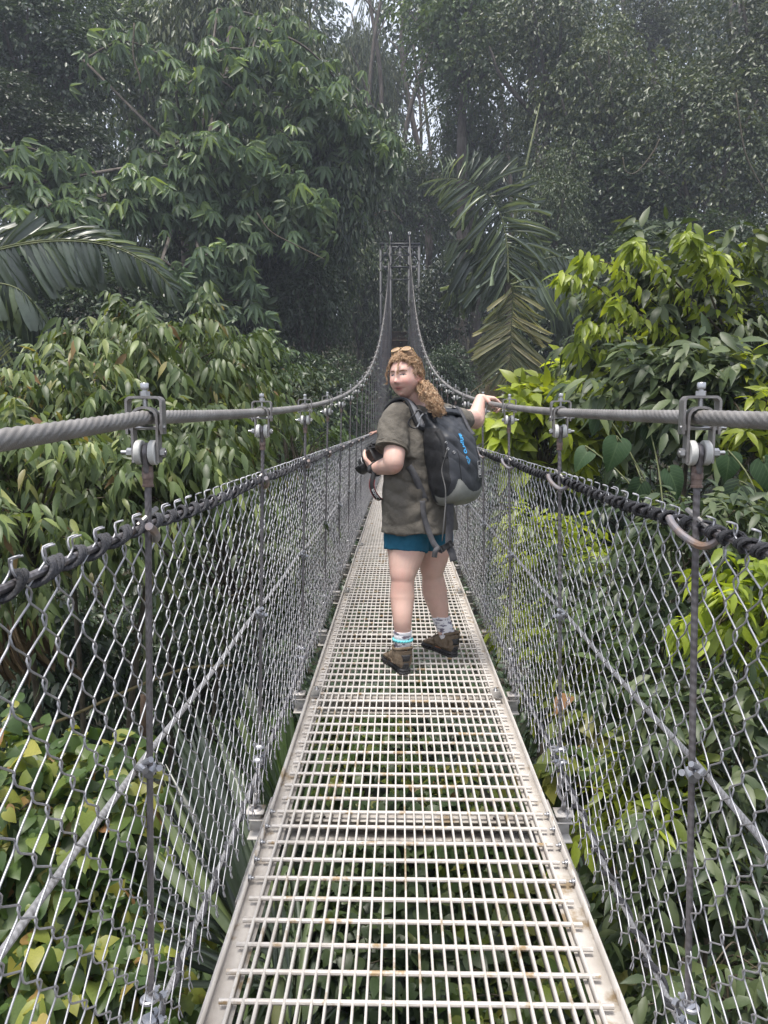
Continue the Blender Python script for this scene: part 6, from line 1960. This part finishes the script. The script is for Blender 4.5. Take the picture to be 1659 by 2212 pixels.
# roll top and buckle
rc = A0 + rt * PW_ / 2 + bd * .045 + UP * (zt_ + .012)
m = MB()
P = catmull(np.array([rc - rt * .135 + UP * -.018, rc - rt * .07 + UP * .004, rc + UP * .014, rc + rt * .07 + UP * .012, rc + rt * .125 + UP * -.004]), 8)
m.tube(P, .020, 14, sx=.8); m.tube(P + bd * .018 - UP * .012, .014, 10)
rl = fuse(m, .004, 2, M_pack, 'roll_top'); folds(rl, .004, 22, 4)
lp(link('roll_top', rl, pk))
bk = MB(); Bx = np.stack([rt, bd, np.cross(rt, bd)], 1)
bk.box(rc + UP * .030 + rt * .02, (.075, .022, .013), Bx, bevel=.003); bk.box(rc + UP * .033 + rt * .07, (.035, .027, .015), Bx, bevel=.003); bk.box(rc + UP * .033 - rt * .03, (.03, .026, .014), Bx, bevel=.003)
lp(bk.build('buckle', M_plast, pk))
lp(ribbon([rc + rt * .085 + UP * .03, rc + rt * .115 + UP * .01 + bd * .02, on_pack(.9, .86, off=.006), on_pack(.93, .78, off=.005)], bd, .024, .003).build('top_webbing', M_webb, pk, True))
lp(ribbon([rc - rt * .04 + UP * .03, rc - rt * .10 + UP * .018 + bd * .015, on_pack(.1, .92, off=.006)], bd, .024, .003).build('top_webbing', M_packblk, pk, True))
# seam strip with eyelets, lacing cord
lp(ribbon([on_pack(.06, t, off=.003) for t in (.84, .72, .62, .54)], bd - rt * .7, .03, .003).build('eyelet_strip', M_packblk, pk, True))
for u, t in ((.10, .70), (.105, .635), (.20, .60)):
    p = on_pack(u, t, off=.005); n_ = nrm(bd * .9 - rt * .4)
    x_ = nrm(np.cross(n_, UP)); y_ = np.cross(n_, x_)
    lp(MB().tube(torus_pts(p, .0058, x_, y_, 0, 2 * math.pi, 16), .0022, 6, cap=False).build('eyelet', M_bolt, pk, True))
cp = [on_pack(.10, .635, off=.006), on_pack(.055, .56, off=.008), on_pack(.03, .40, off=.007), on_pack(.02, .22, off=.007), on_pack(.03, .06, off=.01)]
cp += [cp[-1] + np.array([-.006, -.01, -.08]), cp[-1] + np.array([-.016, -.008, -.20])]
M_cord = rope_mat('flecked_cord', (.02, .02, .02), (.13, .13, .13), rough=.8, metal=0, freq=140, slant=1, strength=.4)
lp(MB().tube(catmull(np.array(cp), 8), .0034, 6).build('lacing_cord', M_cord, pk, True, True))
# seam lines of the front pocket
for u in (.30, .86):
    lp(MB().tube([on_pack(u, t, off=.001) for t in np.linspace(.30, .62, 12)], .0022, 5).build('seam', M_packblk, pk, True))
# printed name, reading downwards, and its diamond mark; small side label
def text_patch(txt, size, place, mat, name, parent, offz=.0022, bold=0.0):
    cu_ = bpy.data.curves.new('t', 'FONT'); cu_.body = txt; cu_.size = size; cu_.offset = bold; cu_.resolution_u = 3; cu_.fill_mode = 'FRONT'
    to = bpy.data.objects.new('t', cu_); col.objects.link(to)
    dg = bpy.context.evaluated_depsgraph_get(); dg.update()
    me = bpy.data.meshes.new_from_object(to.evaluated_get(dg)); bpy.data.objects.remove(to, do_unlink=True); bpy.data.curves.remove(cu_)
    v = get_co(me)
    v2 = np.array([place(x, y) for x, y, _ in v])
    me.vertices.foreach_set('co', v2.astype(np.float32).ravel()); me.update(); me.materials.clear(); me.materials.append(mat); me.name = name
    return link(name, me, parent)
H_ = zt_ - zb_
# text x runs down the pack, text y runs to the right of the pack (letters lie on their side)
tp = lambda x, y: on_pack((.46 * PW_ + y) / PW_, .80 - x / H_, off=.0042)
lp(text_patch('anpro', .044, tp, M_print, 'printed_name', pk, bold=.0012))
def dia(s, x, y): return [(x + s, y), (x, y + s), (x - s, y), (x, y - s)]
cxm, cym = .139, .012
for so_, si_ in ((.023, .0185), (.0145, .011)):
    O_, I_ = dia(so_, cxm, cym), dia(si_, cxm, cym)
    V, F = [], []
    for i in range(4):
        for s in range(6):
            f_ = s / 6
            for Q in (O_, I_):
                a_, b_ = Q[i], Q[(i + 1) % 4]
                V.append(tp(a_[0] * (1 - f_) + b_[0] * f_, a_[1] * (1 - f_) + b_[1] * f_))
    n_ = len(V) // 2
    F = [(2 * i, 2 * ((i + 1) % n_), 2 * ((i + 1) % n_) + 1, 2 * i + 1) for i in range(n_)]
    if so_ < .03: F = F[:15]
    lp(link('diamond_mark', mesh_from('diamond_mark', V, F, M_print), pk))
V = [tp(cxm - .002 + x, cym + y) for x, y in ((0, -.007), (.019, -.003), (.016, .0), (.0, -.003))]
lp(link('diamond_mark', mesh_from('diamond_mark', V, [(0, 1, 2, 3)], M_print), pk))
tp2 = lambda x, y: on_pack((.80 * PW_ + y) / PW_, .34 + x / H_, off=.004)
lp(text_patch('GRS', .030, tp2, M_printw, 'side_label', pk, bold=.0008))
V = [tp2(x, y) for x, y in ((-.012, -.006), (.075, -.006), (.075, .026), (-.012, .026), (-.0105, -.0045), (.0735, -.0045), (.0735, .0245), (-.0105, .0245))]
lp(link('side_label', mesh_from('side_label', V, [(0, 1, 5, 4), (1, 2, 6, 5), (2, 3, 7, 6), (3, 0, 4, 7)], M_printw), pk))
# shoulder straps
def on_shirt(px, py, off=.008):
    d = ray(px, py); h = sbv.ray_cast(Vector(CL), Vector(nrm(d)))
    return np.array(h[0]) + np.array(h[1]) * off * (1 if np.dot(np.array(h[1]), d) < 0 else -1), h[1]
def strap_pts(pts, off):
    P, Q = [], []
    for x, y, up_ in pts:
        r_ = sbv.ray_cast(Vector(CL), Vector(nrm(ray(x, y))))
        if r_[0] is None: continue
        n_ = np.array(r_[1]); n_ = n_ if np.dot(n_, ray(x, y)) < 0 else -n_
        P.append(np.array(r_[0]) + n_ * off); Q.append(n_)
    return P, Q
top_l = at(862, 872, 4.19)
down = lambda p: sbv.ray_cast(Vector((p[0], p[1], 1.8)), Vector((0, 0, -1)))
P, Q = [], []
for p in (A0 + rt * .02 - UP * 0, A0 - bd * .06 + rt * .015 + lf * .02, A0 - bd * .12 + rt * .005 + lf * .035, A0 - bd * .18 + lf * .045):
    h = down(p); P.append(np.array(h[0]) + UP * .010 if h[0] is not None else p + UP * 1.38); Q.append(np.array(h[1]) if h[0] is not None else UP)
P = [A0 + rt * .04 + bd * .012 + UP * 1.345] + P + [P[-1] + fw * .035 - lf * .035 - UP * .03]
Q = [nrm(bd + UP)] + Q + [nrm(fw + UP * .8)]
lp(ribbon(P, Q, .062, .014).build('shoulder_strap', M_packblk, pk, True))
lp(ribbon([p + q * .0085 for p, q in zip(P, nrm(np.array(Q)))], Q, .030, .003).build('strap_webbing', M_strapg, pk, True))
P, Q = [], []
for p in (A0 + rt * .20, A0 + rt * .20 - bd * .08, A0 + rt * .19 - bd * .15, A0 + rt * .18 - bd * .22):
    h = down(p); P.append(np.array(h[0]) + UP * .010 if h[0] is not None else p + UP * 1.38); Q.append(np.array(h[1]) if h[0] is not None else UP)
P = [A0 + rt * .19 + bd * .012 + UP * 1.36] + P; Q = [nrm(bd + UP)] + Q
lp(ribbon(P, Q, .055, .012).build('shoulder_strap', M_packblk, pk, True))
# side webbing, hip straps with buckle
P, Q = strap_pts([(884, 1008, 0), (899, 1033, 0)], .008)
P.append(A0 + rt * .03 + bd * .03 + UP * (zb_ + .02)); Q.append(nrm(-rt + bd))
lp(ribbon(P, Q, .036, .003).build('side_webbing', M_webb, pk, True))
P, Q = strap_pts([(912, 1082, 0), (914, 1110, 0), (921, 1135, 0), (928, 1155, 0)], .008)
P += [at(936, 1172, 4.06), at(948, 1186, 4.05), at(957, 1190, 4.04)]; Q += [np.array([.1, -1, .1])] * 3
lp(ribbon(P, Q, .030, .003).build('hip_strap', M_webb, pk, True))
lp(ribbon([at(972, 1088, 4.03), at(972, 1130, 4.06), at(970, 1160, 4.06), at(971, 1180, 4.05), at(977, 1196, 4.04), at(980, 1212, 4.04)], np.array([.2, -1, 0.1]), .040, .003).build('hip_strap', M_webb, pk, True))
lp(ribbon([at(949, 1184, 4.04), at(941, 1190, 4.03), at(938, 1204, 4.035)], np.array([.1, -1, .2]), .028, .003).build('strap_end', M_webb, pk, True))
m = MB(); cb = at(964, 1180, 4.035); xx_ = nrm(np.array([.85, 0, .52])); zz_ = np.array([0, -1.0, 0]); Bk = np.stack([xx_, np.cross(zz_, xx_), zz_], 1)
m.box(cb, (.055, .032, .012), Bk, bevel=.003); m.box(cb + xx_ * .028, (.02, .036, .015), Bk, bevel=.003); m.box(cb - xx_ * .026, (.016, .036, .014), Bk, bevel=.003)
lp(m.build('hip_buckle', M_plast, pk))
# carabiner clipped to the strap
cbn = thing('carabiner', 'black and silver carabiner clipped to the shoulder strap of the backpack', 'carabiner', tuple(at(895, 905, 3.99)))
oc = np.array(cbn.location)
def cpz(pts): return [at(x, y, 3.99) - oc for x, y in pts]
lc_ = lambda zx, zy: (730 + .24 * zx, 730 + .24 * zy)
MB().tube(catmull(np.array(cpz([lc_(760, 672), lc_(728, 650), lc_(700, 662)])), 5), .0055, 8).build('swivel', M_plast, cbn, True)
MB().tube(np.array(cpz([lc_(715, 655), lc_(672, 705), lc_(640, 745)])), .0042, 8).build('gate', M_plast, cbn, True)
MB().tube(catmull(np.array(cpz([lc_(640, 745), lc_(634, 772), lc_(655, 800), (lc_(690, 812)), lc_(712, 806)])), 6), [.006] * 25, 8, sx=.7).build('hook', M_plast, cbn, True)
MB().tube(catmull(np.array(cpz([lc_(712, 806), lc_(735, 765), lc_(738, 725), lc_(752, 700), lc_(768, 682)])), 6), [.009] * 13 + [.007] * 12, 8, sx=.5).build('spine', M_bolt, cbn, True)

# ---------------------------------------------------------------- sunglasses
sg = thing('sunglasses', 'tan framed sunglasses pushed up on top of the hair', 'sunglasses', tuple(HM[:3, 3]))
SM = lmat(sg) @ Matrix(HM.tolist()) @ Matrix.Translation((0.004, .042, .140)) @ Matrix.Rotation(R(55), 4, 'X')
for s in (1, -1):
    a = np.linspace(0, 2 * math.pi, 32)
    rx, rz = .024, .018
    P = np.stack([s * .033 + rx * np.cos(a), .004 - .25 * (np.abs(s * .033 + rx * np.cos(a))) ** 2 * 8, rz * np.sin(a)], 1)
    o = link('rim', MB().tube(P, .0024, 6, cap=False).mesh('rim', M_frame, True), sg); o.matrix_local = SM
    V = np.concatenate([P[:-1], [P[:-1].mean(0) + (0, .003, 0)]]); n_ = len(P) - 1
    o = link('lens', mesh_from('lens', V, [(i, (i + 1) % n_, n_) for i in range(n_)], M_glassL, True), sg); o.matrix_local = SM
    o = link('temple', MB().tube(catmull(np.array([(s * .062, -.004, .008), (s * .072, -.05, .006), (s * .074, -.10, -.006)]), 5), .0024, 6).mesh('temple', M_frame, True), sg); o.matrix_local = SM
o = link('bridge', MB().tube(catmull(np.array([(-.008, .004, .004), (0, .006, .008), (.008, .004, .004)]), 4), .0022, 6).mesh('bridge', M_frame, True), sg); o.matrix_local = SM

# ---------------------------------------------------------------- camera in her hand, strap, watch
cb_ = at(810, 984, 4.27)
la = nrm(at(767, 1003, 4.32) - at(800, 988, 4.24))
cu_ = nrm(UP * .9 + la * .25 - la * np.dot(UP, la)); cr_ = np.cross(la, cu_)
dc = thing('photo_camera', 'black camera with a long lens held at her waist', 'camera', tuple(cb_))
Bc = np.stack([cr_, la, cu_], 1)
MC = Matrix(np.block([[Bc, np.zeros((3, 1))], [np.zeros((1, 3)), np.ones((1, 1))]]).tolist())
def cpart(mb, nm, mat, smooth=False):
    me = mb.mesh(nm, mat)
    if smooth: autosmooth(me, 45)
    o = link(nm, me, dc); o.matrix_local = MC; return o
m = MB(); m.box((0, -.015, 0), (.125, .055, .085), bevel=.012); m.box((.045, .008, -.004), (.035, .05, .08), bevel=.012); m.box((-.005, -.01, .050), (.055, .055, .032), bevel=.010)
cpart(m, 'camera_body', M_cam)
cpart(MB().lathe([(.0, .0), (.012, 0), (.012, .012), (.010, .014), (0, .014)], c=(.045, -.012, .042), k=18), 'mode_dial', M_zinc, True)
cpart(MB().lathe([(.010, 0), (.010, .008), (.0, .009)], c=(-.045, -.012, .042), k=16), 'command_dial', M_cam, True)
cpart(MB().lathe([(.030, .01), (.034, .012), (.035, .03), (.033, .032), (.037, .034), (.038, .072), (.036, .074), (.036, .105), (.034, .108), (.030, .108), (.028, .10)], axis=(0, 1, 0), k=28), 'lens_barrel', M_cam, True)
cpart(MB().lathe([(.0366, .074), (.0372, .0745), (.0372, .0785), (.0366, .079)], axis=(0, 1, 0), k=28), 'lens_ring', M_printw, True)
m = MB()
for i in range(30):
    a = i * 2 * math.pi / 30; m.box((.0385 * math.cos(a), .053, .0385 * math.sin(a)), (.004, .034, .004), np.array([[math.cos(a), 0, -math.sin(a)], [0, 1, 0], [math.sin(a), 0, math.cos(a)]]))
tag(cpart(m, 'grip_ring', M_cam), kind='stuff')
a = np.linspace(-math.pi * .95, -math.pi * .05, 14)
m = MB(); ro, ri = .050, .046
Rg = []
for q in a:
    Rg.append([(ro * math.cos(q), .06, ro * math.sin(q)), (ro * 1.1 * math.cos(q), .13, ro * 1.1 * math.sin(q)), (ri * 1.1 * math.cos(q), .13, ri * 1.1 * math.sin(q)), (ri * math.cos(q), .06, ri * math.sin(q))])
m.rings(Rg); cpart(m, 'lens_hood', M_cam)
def dcp(mb, nm, mat): o = mb.build(nm, mat, dc, True); o.matrix_local = lmat(dc); return o
sp_ = [at(812, 1010, 4.15), at(806, 1030, 4.13), at(803, 1047, 4.12), at(807, 1063, 4.12), at(816, 1076, 4.14), at(824, 1080, 4.2)]
dcp(ribbon(sp_, np.array([-.25, -1, .1]), .028, .002), 'neck_strap', M_packblk)
W_ = np.array([1.0, 0, 0])
for s in (-1, 1):
    C = catmull(np.array(sp_), 6); T = nrm(np.gradient(C, axis=0)); wv = nrm(np.cross(np.array([-.25, -1, .1]), T))
    dcp(MB().tube(C[8:] + wv[8:] * s * .0135, .0022, 5), 'red_edge', M_red)
C = catmull(np.array(sp_), 12); Lc = np.concatenate([[0], np.cumsum(np.linalg.norm(np.diff(C, axis=0), axis=1))]); T = nrm(np.gradient(C, axis=0)); wv = nrm(np.cross(np.array([-.25, -1, .1]), T)); nv = nrm(np.cross(T, wv))
def splace(x, y):
    s = Lc[-1] - .050 - x
    f = lambda A: np.array([np.interp(s, Lc, A[:, k]) for k in range(3)])
    sg_ = 1 if np.dot(f(wv), W_) > 0 else -1
    n_ = f(nv); n_ = n_ if np.dot(n_, ray(806, 1050)) < 0 else -n_
    return f(C) + f(wv) * sg_ * (.010 - y) * -1 * -1 + n_ * .003
st_ = text_patch('Canon', .030, splace, M_printw, 'strap_lettering', dc, bold=.0006); st_.matrix_local = lmat(dc)
wt = thing('wrist_watch', 'chunky black watch on her left wrist', 'watch', tuple(wr_l))
fa = nrm(wr_l - el_l); ux = nrm(np.cross(fa, UP)); uy = np.cross(fa, ux)
pw = el_l * .12 + wr_l * .88 - wr_l
a = np.linspace(0, 2 * math.pi, 60)
m = MB().tube(pw + np.cos(a)[:, None] * ux * .0345 + np.sin(a)[:, None] * uy * .0345, .0055, 6, cap=False, sx=1.8)
m.build('watch_strap', M_plast, wt, True)
m = MB().lathe([(0, -.004), (.019, -.004), (.021, 0), (.019, .006), (.0, .006)], c=pw - ux * .037 * np.sign(ux[0]) + UP * .0, axis=-ux * np.sign(ux[0]), k=20)
for i in range(14):
    q = i * 2 * math.pi / 14; m.box(pw - ux * .0385 * np.sign(ux[0]) + (fa * math.cos(q) + uy * math.sin(q)) * .021, (.005, .005, .005))
m.build('watch_case', M_rubber, wt)

# ---------------------------------------------------------------- the walker behind her: only a forearm and hand show
w2 = thing('person', 'walker farther along the bridge, mostly hidden, hand on the left fence top', 'person', (.03, 12.3, 0))
Y2 = 12.3
f2 = np.array([0, 1.0, 0]); l2 = np.array([-1.0, 0, 0]); c2 = np.array([.03, Y2, 0])
J2 = {}
for key, s in (('leg_l', -1), ('leg_r', 1)):
    J2[key] = ([c2 + (s * .09, 0, .92), c2 + (s * .09, 0, .7), c2 + (s * .09, 0, .48), c2 + (s * .09, -.02, .33), c2 + (s * .09, 0, .09)], [.10, .085, .06, .058, .042])
    J2['foot_' + key[-1]] = [c2 + (s * .09, -.03, .05), c2 + (s * .09, .04, .05), c2 + (s * .09, .12, .04), c2 + (s * .09, .19, .03)]
J2['torso'] = [ellipse(c2 + (0, 0, z), l2 * a, f2 * b, 30) for z, a, b in ((.85, .16, .11), (1.0, .15, .10), (1.2, .16, .105), (1.36, .15, .09), (1.45, .07, .06))]
hnd = np.array([-.47, 12.35, 1.20])
J2['arm_l'] = ([c2 + (-.17, 0, 1.38), c2 + (-.27, .0, 1.28), np.array([-.33, 12.33, 1.235]), np.array([-.405, 12.35, 1.225])], [.048, .042, .034, .026])
J2['arm_r'] = ([c2 + (.17, 0, 1.38), c2 + (.2, -.02, 1.15), c2 + (.2, .05, .95)], [.048, .040, .028])
J2['neck'] = ([c2 + (0, 0, 1.40), c2 + (0, .01, 1.50), c2 + (0, .02, 1.58)], [.055, .05, .05])
J2['hands'] = [dict(wrist=np.array([-.41, 12.35, 1.222]), d=np.array([-.95, 0, -.1]), n_=np.array([-.05, 0, 1.0]), curl=(.6, .8, .6), thumb_side=1), dict(wrist=c2 + (.2, .05, .95), d=np.array([0, .2, -1.0]), n_=np.array([1.0, 0, 0]), curl=(.2, .3, .3), thumb_side=1)]
H2 = head_matrix(c2 + np.array([0, .02, 1.585]), (0, 1.0))
b2 = figure(w2, J2, skin=(.42, .25, .19), head=H2, voxel=.007)
m = MB(); loft(m, [ellipse(c2 + (0, 0, z), l2 * a, f2 * b, 30) for z, a, b in ((.80, .185, .13), (1.0, .17, .12), (1.2, .175, .12), (1.37, .17, .10), (1.46, .075, .065))], 4)
limb(m, [c2 + (-.15, 0, 1.37), c2 + (-.22, 0, 1.315)], [.066, .064]); limb(m, [c2 + (.15, 0, 1.37), c2 + (.195, 0, 1.22)], [.066, .064])
sh2 = fuse(m, .009, 3, surf('blue_shirt', (.05, .08, .14), (.07, .11, .18), rough=.9, scale=9), 'shirt'); folds(sh2, .01, 9, 4)
link('shirt', sh2, w2).matrix_local = lmat(w2)
m = MB(); loft(m, [ellipse(c2 + (0, 0, z), l2 * a, f2 * b, 30) for z, a, b in ((.78, .17, .125), (.9, .165, .12), (.98, .155, .11))], 4)
for s in (-1, 1): m.tube(np.array([c2 + (s * .09, 0, .88), c2 + (s * .092, 0, .55)]), [.108, .1], 20)
link('shorts', fuse(m, .009, 2, surf('dark_shorts', (.03, .03, .035), (.05, .05, .055), rough=.9, scale=9), 'shorts'), w2).matrix_local = lmat(w2)
for s in (-1, 1): boot_parts(w2, c2 + (s * .09, -.06, 0), (0, 1))
rg = head_rings(); rg = rg * (1 + .014 / np.linalg.norm(rg, axis=2, keepdims=True))
V = rg.reshape(-1, 3); k = rg.shape[1]; F = []
for i in range(len(rg) - 1):
    for j in range(k):
        j2 = (j + 1) % k; q = rg[i][j]
        if q[2] > .06 or (q[1] < .01 and q[2] > -.06): F.append((i * k + j, i * k + j2, (i + 1) * k + j2, (i + 1) * k + j))
hh = link('hair', mesh_from('hair', V, F, M_hairdk, True), w2); hh.matrix_local = lmat(w2) @ Matrix(H2.tolist())
# ================================================================== HAZE
mh = bpy.data.materials.new('haze'); mh.use_nodes = True
nt = mh.node_tree
nt.nodes.remove(nt.nodes['Principled BSDF'])
pv = N(nt, 'ShaderNodeVolumePrincipled')
pv.inputs['Color'].default_value = (.78, .85, 1.0, 1)
pv.inputs['Density'].default_value = .0014
pv.inputs['Anisotropy'].default_value = .2
nt.links.new(pv.outputs['Volume'], nt.nodes['Material Output'].inputs['Volume'])
hz = MB().box((0, 130, 21), (700, 640, 58)).build('haze', mh)  # volume also imitates the bluish lens glare over the treetops
tag(hz, 'pale blue haze in the valley, also standing in for lens glare', 'haze', kind='stuff')
